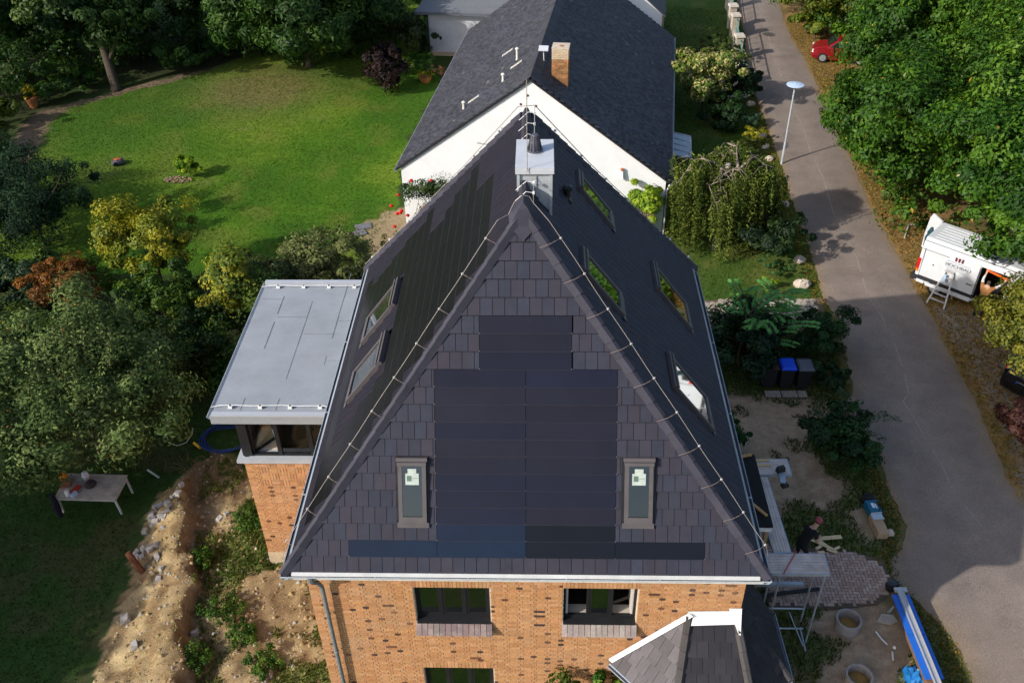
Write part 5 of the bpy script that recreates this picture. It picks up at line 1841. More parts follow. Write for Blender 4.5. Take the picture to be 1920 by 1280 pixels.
# apple tree with upright shoots
ap = tree('apple_tree', 'grey green apple tree with upright shoots above the garden table', 'tree', (-15.0, 10.4), 4.9, 3.3, APPLE, 171, 17000, .135, rz=2.2, cz=2.6, trunk=.15, nb=14, clumps=130, aspect=.42, m=m_leaf_dull, extra=[(.45, .20, .04), (.40, .28, .05)], extra_n=110)
rng_ = np.random.default_rng(172)
Ps, Ds = [], []
sh = MB()
for i in range(75):
    a, q = rng_.uniform(0, 6.283), rng_.random() ** .5
    x_, y_ = -15.2 + math.cos(a) * 2.6 * q, 10.4 + math.sin(a) * 2.6 * q
    z_ = 2.9 + 1.45 * math.sqrt(max(0, 1 - q * q)) + rng_.uniform(-.3, .1)
    l_ = rng_.uniform(.5, 1.1)
    tilt = np.array((math.cos(a) * q * .5, math.sin(a) * q * .5, 1.0))
    tilt /= np.linalg.norm(tilt)
    p0 = np.array((x_, y_, z_))
    sh.tube([p0 - tilt * .4, p0 + tilt * l_], [.012, .004], 4)
    k = int(l_ * 34)
    t_ = rng_.random(k)
    pp = p0 + tilt * (t_ * l_)[:, None] + rng_.normal(size=(k, 3)) * .05
    Ps.append(pp)
    Ds.append(rng_.normal(size=(k, 3)) + tilt * .6)
Ps, Ds = np.concatenate(Ps), np.concatenate(Ds)
Ds /= np.linalg.norm(Ds, axis=1, keepdims=True)
obj('shoots', sh, m_bark, ap, kind='stuff')
obj('shoot_leaves', leaf_mesh('shoot_leaves', Ps, Ds, .12 * rng_.uniform(.7, 1.3, len(Ps)), pal(rng_.random(len(Ps)), APPLE, rng_) * 1.15, rng_, .4), m_leaf_dull, ap)

# ---- shading trees standing outside the picture on the left
for k_, (x_, y_, h_, r_) in enumerate(((-25.5, -3.5, 9.5, 3.6), (-24.0, 1.8, 9.0, 3.4), (-28.5, -9.5, 11, 4.2), (-22.5, -8.0, 7.0, 3.0))):
    tree('neighbouring_tree', ('nearer tall tree outside the left edge shading the lawn', 'tall tree outside the left edge beside the apple tree', 'tallest tree far outside the lower left corner', 'shorter tree outside the lower left corner')[k_], 'tree', (x_, y_), h_, r_, GREEN_DARK, 180 + k_, 5200, .30, rz=h_ * .46, cz=h_ * .54, nb=10, clumps=60, group='trees beyond the left edge')

_tl = [(-34 + i * 2.1, 47.5 + 1.5 * math.sin(i) + i * .45) for i in range(13)] + [(-36, 36), (-34, 33), (-33, 40), (-35, 43), (-31.8, 43.5), (-29.8, 45.0), (-27.5, 46.0), (-32, 30.5), (-31, 28), (-38, 39), (-23.5, 46.8), (-25.6, 45.2), (-12.8, 48.5), (-10.6, 49.5), (-17.5, 50), (-22, 51), (-19, 53), (-24.5, 50.2), (-16.5, 53), (-27, 49.2), (-30, 48), (-22.5, 54), (-26, 53), (-30.5, 51.5), (-34, 51), (-13, 52), (-19.5, 49.6), (-29.5, 41.6), (-31.5, 40.2)]
thicket('garden_undergrowth', 'dark mixed shrubs filling the top left of the garden', _tl, GREEN_DARK, 192, 36000, .24, 2.8, 1.8, [(.20, .19, .03), (.10, .15, .03)])
_lb = [(-22.5, 17), (-20.4, 16.0), (-18.6, 13.9), (-16.6, 18.6), (-13.2, 16.3), (-19.8, 19.8), (-12.6, 18.4), (-10.4, 16.3), (-11.7, 13.6), (-14.2, 14.6), (-16.0, 15.4), (-22, 20.5), (-23.5, 15), (-20.5, 13), (-21, 11)]
thicket('shrub_belt', 'dark mixed undergrowth between the lawn and the apple tree', _lb, [(.014, .042, .009), (.035, .085, .013), (.10, .15, .02)], 193, 26000, .14, 2.3, 1.4, [(.26, .24, .03)])

# ---- lawn shrub with its bark bed
tree('young_hydrangea', 'small lime green shrub alone on the sunny lawn', 'shrub', (-18.0, 30.7), 1.15, .58, [(.07, .16, .012), (.15, .28, .016), (.36, .46, .03)], 190, 900, .17, rz=.58, cz=.60, trunk=.02, nb=5, clumps=16)
mb = MB()
for k in range(90):
    a, q = RNG.uniform(0, 6.28), RNG.random() ** .5
    mb.box((-18.55 + math.cos(a) * .75 * q, 30.35 + math.sin(a) * .38 * q, .0 + RNG.uniform(0, .05)), (RNG.uniform(.05, .14), RNG.uniform(.03, .07), .03), RNG.uniform(0, 3), vary((.30, .20, .13), .4))
obj('bark_mulch', mb, mat('mulch', vcol=True, rough=.95, var=.2), label='ring of bark mulch under the small lawn shrub', cat='mulch', kind='stuff')

# ---- shrubs between the white house and the road
tree('flowering_shrub', 'tall shrub covered in cream blossom beside the slate roof', 'shrub', (9.7, 38.6), 4.2, 2.0, [(.045, .10, .014), (.085, .16, .02), (.15, .22, .03)], 200, 5200, .17, rz=1.8, cz=2.3, trunk=.06, nb=9, clumps=56, extra=[(.56, .48, .20), (.52, .44, .16), (.46, .42, .18)], extra_n=4800)
tree('clipped_box', 'clipped round green bush behind the stone wall', 'bush', (11.6, 46.6), 1.9, 1.45, [(.030, .056, .016), (.055, .085, .024), (.085, .12, .034)], 201, 3400, .12, rz=1.0, cz=.95, trunk=0, nb=7, clumps=60, spread=.2, shell=.8)
tree('dark_yew', 'dark evergreen below the end of the stone wall', 'shrub', (12.0, 39.6), 2.4, 1.15, GREEN_DEEP, 202, 3000, .14, rz=1.2, cz=1.2, trunk=.04, nb=7, clumps=34)
tree('dark_yew', 'dark evergreen beneath the cream flowering shrub', 'shrub', (10.7, 36.9), 1.7, 1.3, [(.008, .028, .010), (.014, .045, .014), (.03, .08, .02)], 203, 2600, .14, rz=.9, cz=.85, trunk=.04, nb=7, clumps=30)
tree('blue_juniper', 'blue green juniper on the bank by the road', 'shrub', (12.0, 36.2), 1.0, .62, [(.02, .05, .035), (.035, .08, .055), (.06, .11, .075)], 204, 1200, .10, trunk=0, nb=5, clumps=20, aspect=.3)
tree('golden_cypress', 'bright yellow dwarf conifer by the road', 'shrub', (11.9, 34.4), .95, .62, [(.16, .17, .012), (.30, .28, .016), (.42, .36, .03)], 205, 1100, .10, trunk=0, nb=5, clumps=20)
tree('dwarf_shrub', 'small olive dwarf shrub next to the yellow conifer', 'shrub', (11.5, 33.0), .8, .6, [(.05, .07, .014), (.09, .11, .02), (.14, .15, .03)], 206, 900, .10, trunk=0, nb=5, clumps=18)
tree('cushion_shrub', 'round blue green cushion shrub on the small lawn', 'shrub', (10.45, 21.6), .95, .82, [(.03, .085, .03), (.05, .13, .045), (.08, .18, .06)], 207, 2600, .085, rz=.55, cz=.45, trunk=0, nb=7, clumps=44, spread=.2, shell=.82)
tree('dwarf_shrub', 'tiny yellow green shrub beside the cushion shrub', 'shrub', (10.1, 20.3), .5, .38, LIME, 208, 420, .09, trunk=0, nb=4, clumps=10)
tree('dark_shrub', 'deep green shrub under the weeping tree near the road', 'shrub', (10.2, 23.2), 2.1, 1.7, [(.008, .022, .010), (.016, .038, .014), (.030, .058, .018)], 209, 4200, .12, rz=1.1, cz=1.05, trunk=.04, nb=8, clumps=44)
tree('climbing_vine', 'lime green climber on the brick pier of the white house', 'vine', (4.9, 23.7), 3.0, .72, LIME, 210, 2400, .15, rz=1.45, cz=2.1, trunk=.03, nb=6, clumps=26)

# weeping tree: pale crooked limbs and curtains of hanging foliage
wt = thing('weeping_birch', 'weeping tree with pale crooked limbs beside the road', 'tree', (8.3, 23.6, 0))
rg = np.random.default_rng(215)
top = Vector((8.35, 23.7, 4.15))
obj('trunk', MB().tube([(8.3, 23.6, -.1), (8.22, 23.65, 1.5), (8.4, 23.7, 3.2), top], [.20, .16, .15, .12], 8), m_bark_pale, wt, smooth=True)
lim = MB()
ends = []
for i in range(12):
    a = 2 * math.pi * i / 12 + rg.uniform(-.35, .35)
    rr = rg.choice([.8, 1.1, 1.5, 1.9])
    st_ = top + Vector((rg.uniform(-.5, .5), rg.uniform(-.4, .4), rg.uniform(-1.0, .15)))
    lift = rg.uniform(.1, .9)
    p = [top + Vector((0, 0, -1.0)), st_]
    wob = rg.uniform(-.5, .5)
    for s in range(1, 7):
        f = s / 6
        aa = a + wob * f + rg.uniform(-.3, .3)
        p.append(st_ + Vector((math.cos(aa) * rr * f, math.sin(aa) * rr * f * .85, lift * math.sin(f * 2.7) - f * f * .9 + rg.uniform(-.13, .13))))
    lim.tube(p, [.07, .075, .062, .05, .038, .028, .02, .010], 6)
    dens = rg.choice([.25, .6, 1.2])
    hang = rg.uniform(.7, 1.6)
    for q in p[3:]:
        for j in range(3):
            d = Vector((rg.uniform(-.7, .7), rg.uniform(-.7, .7), rg.uniform(-.35, .2)))
            lim.tube([q, q + d * .45 + Vector((0, 0, .08)), q + d + Vector((0, 0, -.2))], [.014, .009, .004], 4)
            ends.append((q + d, dens, hang))
        ends.append((q, dens, hang))
obj('limbs', lim, mat('weeping_bark', (.27, .22, .17), rough=.9, var=.3, scale=10), wt, smooth=True)
Ps, Ts = [], []
for e, dens_, hang_ in ends:
    for j in range(int(rg.integers(6, 16) * dens_)):
        s = np.array(e) + np.array((rg.uniform(-.32, .32), rg.uniform(-.32, .32), rg.uniform(-.25, -.02)))
        l_ = rg.uniform(.5, 3.4) * hang_ * (.4 + .6 * min(1, math.hypot(e.x - 8.35, e.y - 23.7) / 1.6))
        l_ = min(l_, s[2] - .25)
        k = int(l_ * 26)
        if k < 2:
            continue
        t_ = np.sort(rg.random(k))
        pp = s + np.stack([rg.normal(size=k) * .05 + .1 * t_, rg.normal(size=k) * .05 - .08 * t_, -t_ * l_], 1)
        Ps.append(pp)
        Ts.append(np.clip(rg.uniform(.0, .9) + t_ * .15, 0, 1))
Ps, Ts = np.concatenate(Ps), np.concatenate(Ts)
Dn = rg.normal(size=Ps.shape) + np.array((-.25, -.45, .3))
Dn /= np.linalg.norm(Dn, axis=1, keepdims=True)
obj('hanging_foliage', leaf_mesh('hanging_foliage', Ps, Dn, .125 * rg.uniform(.6, 1.3, len(Ps)), pal(Ts, WILLOW, rg), rg, .42), m_leaf_dull, wt)

# ---- tree of heaven: pinnate fronds in the shadow of the house
fr_t = thing('tree_of_heaven', 'shrub with long feathery fronds in the shade beside the bins', 'shrub', (8.6, 15.6, 0))
rg = np.random.default_rng(220)
stems, Ps, Ds, Ss, Cs = MB(), [], [], [], []
for i in range(40):
    a = rg.uniform(0, 6.283)
    b0 = Vector((8.6 + rg.uniform(-1.0, .9), 15.6 + rg.uniform(-.6, 1.1), rg.uniform(1.0, 2.5)))
    L_ = rg.uniform(.9, 1.9)
    el = rg.uniform(.2, 1.1)
    d = Vector((math.cos(a) * math.cos(el), math.sin(a) * math.cos(el), math.sin(el)))
    pts = [b0 + d * (L_ * s / 6) + Vector((0, 0, -.35 * L_ * (s / 6) ** 2)) for s in range(7)]
    stems.tube(pts, [.022, .02, .016, .013, .010, .008, .005], 4)
    side = d.cross(Vector((0, 0, 1))).normalized()
    for s in np.linspace(.25, 1, 12):
        k = s * 6
        p = pts[min(5, int(k))].lerp(pts[min(6, int(k) + 1)], k - int(k))
        for sg in (-1, 1):
            Ps.append(np.array(p + side * sg * .13))
            Ds.append(np.array((rg.normal() * .25 - .1, rg.normal() * .25 - .1, 1.0)))
            Ss.append(rg.uniform(.17, .25))
            t = .15 + .75 * s
            Cs.append(np.array((.04, .14, .042)) * (1 - t) + np.array((.12, .34, .075)) * t)
Ds = np.array(Ds)
Ds /= np.linalg.norm(Ds, axis=1, keepdims=True)
obj('stems', stems, m_bark, fr_t)
obj('fronds', leaf_mesh('fronds', np.array(Ps), Ds, np.array(Ss), np.array(Cs), rg, .62), m_leaf, fr_t)
tree('dark_shrub', 'dense dark shrub around the feathery fronds', 'shrub', (7.9, 15.2), 2.4, 1.7, [(.006, .022, .012), (.012, .036, .018), (.024, .06, .026)], 221, 5500, .14, rz=1.3, cz=1.2, trunk=.05, nb=9, clumps=54)
tree('dark_shrub', 'dark feathery shrub between the bins and the road', 'shrub', (10.75, 15.8), 2.2, 1.15, [(.008, .034, .014), (.016, .056, .020), (.03, .09, .03)], 222, 4600, .11, rz=1.2, cz=1.15, trunk=.05, nb=8, clumps=48, aspect=.35)
tree('dark_shrub', 'low dark shrub in front of the bins by the road', 'shrub', (10.9, 13.9), 1.0, .75, [(.008, .028, .012), (.016, .045, .018), (.03, .07, .026)], 223, 1500, .11, trunk=0, nb=5, clumps=22)
tree('low_shrub', 'round green weed clump beside the right eave', 'shrub', (6.75, 10.6), 1.0, .75, [(.015, .06, .012), (.025, .09, .016), (.05, .13, .02)], 224, 1700, .10, trunk=0, nb=5, clumps=24)
tree('elder_bush', 'dark bush with long shoots beside the driveway', 'bush', (10.3, 10.4), 1.7, 1.2, [(.010, .036, .014), (.020, .060, .020), (.036, .095, .03)], 225, 4200, .12, rz=.9, cz=.9, trunk=.04, nb=8, clumps=44)
# its long leafy shoots
rg = np.random.default_rng(226)
eb = bpy.data.objects['elder_bush']
stems, Ps, Ds, Ss, Cs = MB(), [], [], [], []
for a, el, L_ in ((.0, .45, 1.7), (.35, .3, 1.5), (1.75, 1.0, 1.4), (1.45, 1.1, 1.2), (-.5, .2, 1.1), (.9, .5, 1.1), (2.8, .5, 1.0)):
    d = Vector((math.cos(a) * math.cos(el), math.sin(a) * math.cos(el), math.sin(el)))
    b0 = Vector((10.5, 10.5, 1.1)) + d * .3
    pts = [b0 + d * (L_ * s / 6) + Vector((0, 0, -.3 * L_ * (s / 6) ** 2)) for s in range(7)]
    stems.tube(pts, [.018, .016, .013, .010, .008, .006, .004], 4)
    side = d.cross(Vector((0, 0, 1))).normalized()
    for s in np.linspace(.1, 1, 22):
        k = s * 6
        p = pts[min(5, int(k))].lerp(pts[min(6, int(k) + 1)], k - int(k))
        for sg in (-1, 1):
            Ps.append(np.array(p + side * sg * rg.uniform(.05, .12)) + rg.normal(size=3) * .02)
            Ds.append(np.array((rg.normal() * .3, rg.normal() * .3, 1.0)))
            Ss.append(rg.uniform(.10, .16))
            Cs.append(np.array((.035, .085, .035)) * rg.uniform(.7, 1.3))
Ds = np.array(Ds)
Ds /= np.linalg.norm(Ds, axis=1, keepdims=True)
obj('shoots', stems, m_bark, eb, kind='stuff')
obj('shoot_leaves', leaf_mesh('shoot_leaves', np.array(Ps), Ds, np.array(Ss), np.array(Cs), rg, .45), m_leaf, eb)

# ---- climbing rose at the left gable corner of the white house
rose = thing('climbing_rose', 'climbing rose with red flowers on the white gable wall', 'rose', (-5.2, 24.7, 0))
rg = np.random.default_rng(230)
st = MB()
for i in range(9):
    p = [Vector((-5.3 + i * .18, 25.0, 0))]
    for s in range(1, 6):
        p.append(Vector((-5.3 + i * .18 + rg.uniform(-.28, .28) * s * .4, 24.95 - rg.uniform(0, .25) * s * .3 - i * .02, s * rg.uniform(.42, .56))))
    st.tube(p, [.028, .024, .02, .014, .009, .005], 5)
obj('canes', st, mat('rose_cane', (.24, .17, .10), rough=.9, var=.2), rose)
bl_ = [(-4.9, 24.5, 2.55, .7, .35, .45), (-5.2, 24.45, 2.25, .8, .4, .6), (-4.2, 24.4, 2.4, .7, .35, .6), (-4.7, 24.4, 1.35, .7, .3, .4), (-5.6, 24.6, 2.4, .35, .3, .3), (-4.0, 24.5, 2.4, .3, .2, .5)]
P_, D_, T_ = crown_points(bl_, 4200, rg, 60, .55)
obj('foliage', leaf_mesh('foliage', P_, D_, .105 * rg.uniform(.7, 1.3, len(P_)), pal(T_, [(.018, .045, .014), (.035, .075, .02), (.075, .12, .035)], rg), rg), m_leaf, rose)
for i, (x_, y_, z_) in enumerate(((-6.05, 24.4, 2.3), (-6.4, 24.2, 1.85), (-6.15, 24.1, 1.5), (-6.0, 24.1, 1.55), (-5.95, 24.15, 1.62), (-5.7, 24.2, 1.35), (-6.3, 23.9, .95), (-4.9, 24.1, 1.75), (-4.55, 24.5, 2.95), (-3.6, 24.2, 2.5), (-4.25, 24.2, 2.3), (-5.45, 24.5, 2.95))):
    mb = MB()
    for k in range(7):
        a = k * .9
        mb.lathe([(.0, -.05), (.055, -.02), (.065, .02), (.02, .05)], (x_ + .035 * math.cos(a) * (k > 0), y_ + .035 * math.sin(a) * (k > 0), z_ + .015 * (k % 3)), 6)
    obj('red_bloom', mb, mat('rose_petal', (.62, .012, .010), rough=.6, var=.2, scale=30), rose)
tree('low_shrub', 'straggly olive plant on bare earth by the left roof edge', 'plant', (-6.2, 23.1), 1.1, .7, [(.05, .06, .02), (.09, .10, .03), (.15, .16, .06)], 231, 500, .10, trunk=0, nb=5, clumps=16)
for k_, (x_, y_) in enumerate(((-8.1, 25.55), (-8.25, 24.9))):
    obj('stepping_slab', MB().box((x_, y_, .0), (.75, .5, .06), .35 + k_ * .15), mat('slab_grey', (.15, .145, .16), rough=.9, var=.15),
        label=('grey stepping slab nearer the lawn on the bare earth', 'grey stepping slab nearer the shrub on the bare earth')[k_], cat='slab')

# ---- vine tips in front of the facade at the bottom edge
tree('facade_climber', 'leafy shoots below the porch flashing at the bottom edge', 'plant', (2.15, -.2), 3.0, .62, [(.02, .07, .010), (.05, .13, .016), (.16, .26, .035)], 240, 900, .13, rz=.85, cz=2.1, trunk=.02, nb=6, clumps=26, aspect=.4)
tree('facade_climber', 'loose leafy sprigs between the lower window and the porch', 'plant', (.95, .05), 3.0, .42, [(.03, .06, .012), (.06, .11, .02), (.14, .18, .05)], 241, 260, .12, rz=.8, cz=2.1, trunk=.015, nb=5, clumps=16, aspect=.4)


# ------------------------------------------------------------------ grass, weeds and leaf litter
def scatter(poly, n, rng, reject=None):
    xs = [p[0] for p in poly]
    ys = [p[1] for p in poly]
    out = np.zeros((0, 2))
    while len(out) < n:
        q = np.stack([rng.uniform(min(xs), max(xs), n), rng.uniform(min(ys), max(ys), n)], 1)
        k = inpoly(q[:, 0], q[:, 1], poly)
        if reject is not None:
            k &= ~reject(q[:, 0], q[:, 1])
        if not k.any():
            break
        out = np.concatenate([out, q[k]])
    return out[:n]


def blades(name, pts, hgt, wid, cols, rng, kind='stuff', label=None, cat=None, zoff=0.0):
    n = len(pts)
    z = ground_z(pts[:, 0], pts[:, 1]) + zoff
    a = rng.uniform(0, 6.283, n)
    h = hgt * rng.uniform(.5, 1.4, n)
    w = wid * rng.uniform(.6, 1.4, n)
    d = np.stack([np.cos(a), np.sin(a)], 1)
    lean = rng.normal(size=(n, 2)) * .45 * h[:, None]
    B = np.concatenate([pts, z[:, None]], 1)
    V = np.stack([B - np.concatenate([d * w[:, None], np.zeros((n, 1))], 1), B + np.concatenate([d * w[:, None], np.zeros((n, 1))], 1), B + np.concatenate([lean, h[:, None]], 1)], 1).reshape(-1, 3)
    t = vnoise(pts[:, 0], pts[:, 1], 61, 3, .35) * .8 + rng.random(n) * .3
    C = pal(t, cols, rng, .15)
    obj(name, mesh_np(name, V, np.arange(3 * n).reshape(n, 3), np.repeat(C, 3, 0)), m_leaf_dull, kind=kind, label=label, cat=cat)


rg = np.random.default_rng(300)
LG = [(.036, .085, .008), (.065, .135, .011), (.13, .175, .024)]
blades('lawn_grass', scatter(LAWN, 70000, rg), .055, .022, LG, rg, label='mown grass of the sunlit lawn', cat='grass')
blades('shaded_grass', scatter([(-24, -2), (-12.1, -2), (-12.4, 5), (-12.6, 8), (-11.6, 9.6), (-11, 12.5), (-14, 14), (-24, 13)], 26000, rg), .07, .02, [(.016, .040, .008), (.030, .065, .012), (.055, .065, .024)], rg, label='shaded grass of the lower left lawn', cat='grass')  # tree shade painted into these darker blade colours
STRIP = [(6.3, 19.4), (11.9, 19.6), (12.4, 25), (12.6, 30), (12.9, 36), (13.2, 44), (14.6, 56), (9, 58), (7.5, 40), (6.2, 26)]
blades('bank_grass', scatter(STRIP, 20000, rg), .075, .022, [(.03, .065, .010), (.07, .11, .014), (.15, .16, .03)], rg, label='grass on the bank between the houses and the road', cat='grass')


def vegmask(x, y):
    v = vnoise(x, y, 21, 4, .55)
    rl = np.interp(y, _rly, _rlx)
    return (v < .47) & (rl - x > .9)


SITE = [(6.3, -1.5), (11.7, -1.5), (11.75, 3.0), (11.2, 4.3), (10.9, 5.0), (11.0, 5.7), (11.6, 7.2), (11.6, 10), (11.3, 12), (11.6, 13.2), (11.9, 17.4), (6.2, 17.4), (6.2, 7.5)]
_inD = lambda x, y: vegmask(x, y) | inpoly(x, y, [(6.9, 3.95), (10.65, 4.1), (10.65, 5.9), (8.3, 6.35), (6.9, 6.5)])
blades('site_weeds', scatter(SITE, 22000, rg, _inD), .11, .02, [(.020, .055, .010), (.045, .085, .016), (.11, .11, .026)], rg, label='weeds growing over the building site right of the house', cat='weeds')


def dirtveg(x, y):
    return (vnoise(x, y, 12, 4, .8) < .55) | (x - np.interp(y, _ty, _tx) < .35)


DW = [(-11.3, -2), (-5.0, -2), (-4.9, .3), (-4.9, 5.4), (-7.8, 5.4), (-8.4, 6.7), (-9.4, 9.0), (-10.4, 10.0), (-11.1, 9.6)]
blades('dirt_weeds', scatter(DW, 9000, rg, dirtveg), .12, .022, [(.035, .075, .012), (.075, .125, .020), (.16, .17, .05)], rg, label='weeds sprouting on the bare soil left of the house', cat='weeds')
blades('dry_stalks', scatter(DW, 2600, rg, lambda x, y: (vnoise(x, y, 12, 4, .8) < .48)), .14, .012, [(.20, .17, .07), (.30, .25, .11), (.36, .30, .15)], rg, label='dry straw on the bare soil left of the house', cat='straw')
# weed tufts one can tell apart
for k_, (x_, y_, r_, lb) in enumerate(((-8.9, 7.3, .55, 'largest green weed clump beside the annex wall'), (-8.85, 3.75, .5, 'green weed clump on the soil near the downpipe'), (-8.1, 2.9, .4, 'small weed clump between the green clump and the house wall'),
                                      (-9.15, 2.1, .42, 'weed clump below the soil step near the bottom edge'), (-7.2, 2.0, .45, 'pale weed clump close to the downpipe foot'), (-10.0, 5.6, .35, 'weed tuft in the shade of the soil bank'))):
    tree('weed_clump', lb, 'weed', (x_, y_), .34, r_ * 1.15, [(.03, .085, .012), (.06, .14, .018), (.14, .22, .04)], 310 + k_, 900, .062, rz=.17, cz=.12, trunk=0, nb=10, clumps=40, spread=.8, group='weed clumps on the bare soil')


# leaf litter along the verge and over the parking ground
def litter(name, pts, size, cols, rng, label, cat):
    n = len(pts)
    z = np.maximum(ground_z(pts[:, 0], pts[:, 1]), -.02) + rng.uniform(.01, .05, n)
    D = rng.normal(size=(n, 3)) * .45 + np.array((0, 0, 1.0))
    D /= np.linalg.norm(D, axis=1, keepdims=True)
    obj(name, leaf_mesh(name, np.concatenate([pts, z[:, None]], 1), D, size * rng.uniform(.6, 1.4, n), pal(rng.random(n), cols, rng), rng, .6), m_leaf_dull, kind='stuff', label=label, cat=cat)


VERGE = [(p[0] + .05, p[1]) for p in ROADR if 8 < p[1] < 62] + [(p[0] + 2.6, p[1]) for p in ROADR[::-1] if 8 < p[1] < 62]
blades('verge_grass', scatter(VERGE, 6000, rg), .10, .02, [(.05, .08, .014), (.10, .11, .025), (.20, .17, .05)], rg, label='dry grass between the fallen leaves of the verge', cat='grass')
litter('verge_leaves', scatter(VERGE, 15000, rg), .085, [(.15, .085, .025), (.26, .15, .04), (.36, .23, .06)], rg, 'fallen autumn leaves along the road verge', 'leaves')
litter('parking_leaves', scatter([(16.3, 8), (20, 6), (22, 17), (16.4, 19)], 1800, rg), .08, [(.13, .075, .03), (.24, .13, .04), (.38, .26, .06)], rg, 'scattered leaves on the gravel parking ground', 'leaves')
litter('road_leaves', scatter([(12.3, 8), (15.7, 9), (16.1, 20), (16.2, 30), (12.8, 30), (12.2, 19)], 140, rg) , .06, [(.30, .20, .08), (.36, .28, .14)], rg, 'few fallen leaves on the asphalt', 'leaves')
bpy.data.objects['road_leaves'].location.z = .06
EDGE = [(rl - .55, y) for (rl, y) in ROADL if 1 < y < 45][::-1] + [(rl + .02, y) for (rl, y) in ROADL if 1 < y < 45]
litter('roadside_leaves', scatter(EDGE, 4200, rg), .07, [(.12, .07, .02), (.22, .12, .03), (.30, .19, .05)], rg, 'dry leaves caught along the left road edge', 'leaves')
# ------------------------------------------------------------------ street furniture, vehicles, people, site things
def R3(ax, ang):
    return Matrix.Rotation(ang, 3, ax)


# ---- street lamp
lp = thing('street_lamp', 'tall street lamp with round disc head beside the road', 'street lamp', (12.92, 31.9, 0))
obj('pole', MB().tube([(12.92, 31.9, -.05), (12.92, 31.9, 1.2), (12.92, 31.9, 1.22), (12.92, 31.9, 4.05)], [.062, .062, .046, .040], 10), mat('galvanised', (.50, .54, .58), rough=.45, metal=.3, var=.1), lp, smooth=False)
obj('lamp_head', MB().lathe([(.04, 4.0), (.06, 4.12), (.11, 4.16), (.12, 4.24), (.05, 4.27)], (12.92, 31.9, 0), 16), mat('lamp_body', (.30, .32, .33), rough=.5), lp)
obj('disc', MB().lathe([(.0, 4.31), (.40, 4.275), (.43, 4.28), (.43, 4.295), (.2, 4.345), (.04, 4.36), (.04, 4.39), (.0, 4.40)], (12.92, 31.9, 0), 28), mat('lamp_disc', (.42, .52, .66), rough=.3, spec=.5, var=.06), lp)

# ---- rocks on the bank
for k_, (x_, y_, s_, lb) in enumerate(((12.64, 39.45, .30, 'round boulder on the bank under the dark evergreen'), (12.48, 35.1, .26, 'round stone beside the yellow dwarf conifer'), (12.45, 33.8, .22, 'flat stone below the yellow dwarf conifer'),
                                      (12.38, 32.4, .22, 'pale stone left of the lamp post'), (12.2, 27.5, .24, 'pale stone at the road edge by the weeping tree'), (11.8, 22.5, .26, 'rounded pale stone above the cushion shrub'),
                                      (11.45, 20.5, .36, 'angular pale rock near the end of the garden path'), (11.15, 6.85, .16, 'small white stone at the road edge near the drive'))):
    rg = np.random.default_rng(400 + k_)
    mb = MB()
    n_ = 9
    prof = [(s_ * .95, -.02), (s_ * 1.0, s_ * .35), (s_ * .7, s_ * .75), (s_ * .2, s_ * .92)]
    mb.lathe(prof, (x_, y_, 0), n_)
    mb.v = [(x_ + (v[0] - x_) * rg.uniform(.8, 1.15), y_ + (v[1] - y_) * rg.uniform(.7, 1.0), v[2] * rg.uniform(.85, 1.15)) for v in mb.v]
    obj('rock', mb, mat('pale_rock', (.48, .40, .33), rough=.9, var=.25, scale=5, bump=.4), label=lb, cat='rock', group='stones beside the road')

# ---- stone wall with pillars and railing
wl_ = thing('stone_wall', 'stone garden wall with capped pillars and railing along the road', 'wall', (13.4, 50, 0))
m_stone = mat('wall_stone', (.42, .36, .28), rough=.92, var=.25, scale=5, bump=.5, bscale=20)
m_cap = mat('cap_stone', (.52, .46, .38), rough=.9, var=.15, scale=5)
piers = [(12.55, 42.4, 1.15), (13.0, 46.6, 1.55), (13.42, 50.6, 1.55), (13.58, 52.6, 1.55), (14.1, 56.8, 1.55), (14.7, 61.5, 1.55)]
for x_, y_, h_ in piers:
    p = obj('pillar', MB().box((x_, y_, h_ / 2), (.46, .46, h_), .1), m_stone, wl_)
    obj('cap', MB().box((x_, y_, h_ + .06), (.62, .62, .13), .1, taper=.9), m_cap, p)
for (a, b) in zip(piers[:-1], piers[1:]):
    A_, B_ = Vector((a[0], a[1], 0)), Vector((b[0], b[1], 0))
    d = (B_ - A_).normalized()
    if abs(b[1] - a[1]) < 2.5:
        obj('gate', MB().bar(A_ + d * .25 + Vector((0, 0, .7)), B_ - d * .25 + Vector((0, 0, .7)), .03, 1.1), mat('gate_grey', (.20, .24, .26), rough=.6), wl_)
        continue
    obj('low_wall', MB().bar(A_ + Vector((0, 0, .3)), B_ + Vector((0, 0, .3)), .30, .62), m_stone, wl_)
    fence = MB().bar(A_ + Vector((.05, 0, 1.38)), B_ + Vector((.05, 0, 1.38)), .05, .05).bar(A_ + Vector((.05, 0, .78)), B_ + Vector((.05, 0, .78)), .04, .04)
    L_ = (B_ - A_).length
    rail = obj('railing', fence, mat('green_metal', (.16, .30, .28), rough=.5, var=.1), wl_)
    for k in range(1, 4):
        q = A_ + d * (L_ * k / 4) + Vector((.05, 0, 0))
        obj('railing_bar', MB().bar(q + Vector((0, 0, .6)), q + Vector((0, 0, 1.38)), .035), mat('green_metal'), rail)
obj('side_path', MB().prism([(9.0, 43.3, -.01), (12.5, 42.9, -.01), (12.6, 44.2, -.01), (9.0, 44.6, -.01)], (0, 0, .03)), mat('side_path', (.26, .21, .165), rough=.95, var=.2, scale=3), kind='structure')
obj('terrace_slabs', MB().prism([(11.2, 40.6, 0), (12.6, 40.4, 0), (12.8, 42.6, 0), (11.4, 42.9, 0)], (0, 0, .05)), mat('terrace', (.38, .31, .25), rough=.9, var=.2, scale=4), kind='structure')

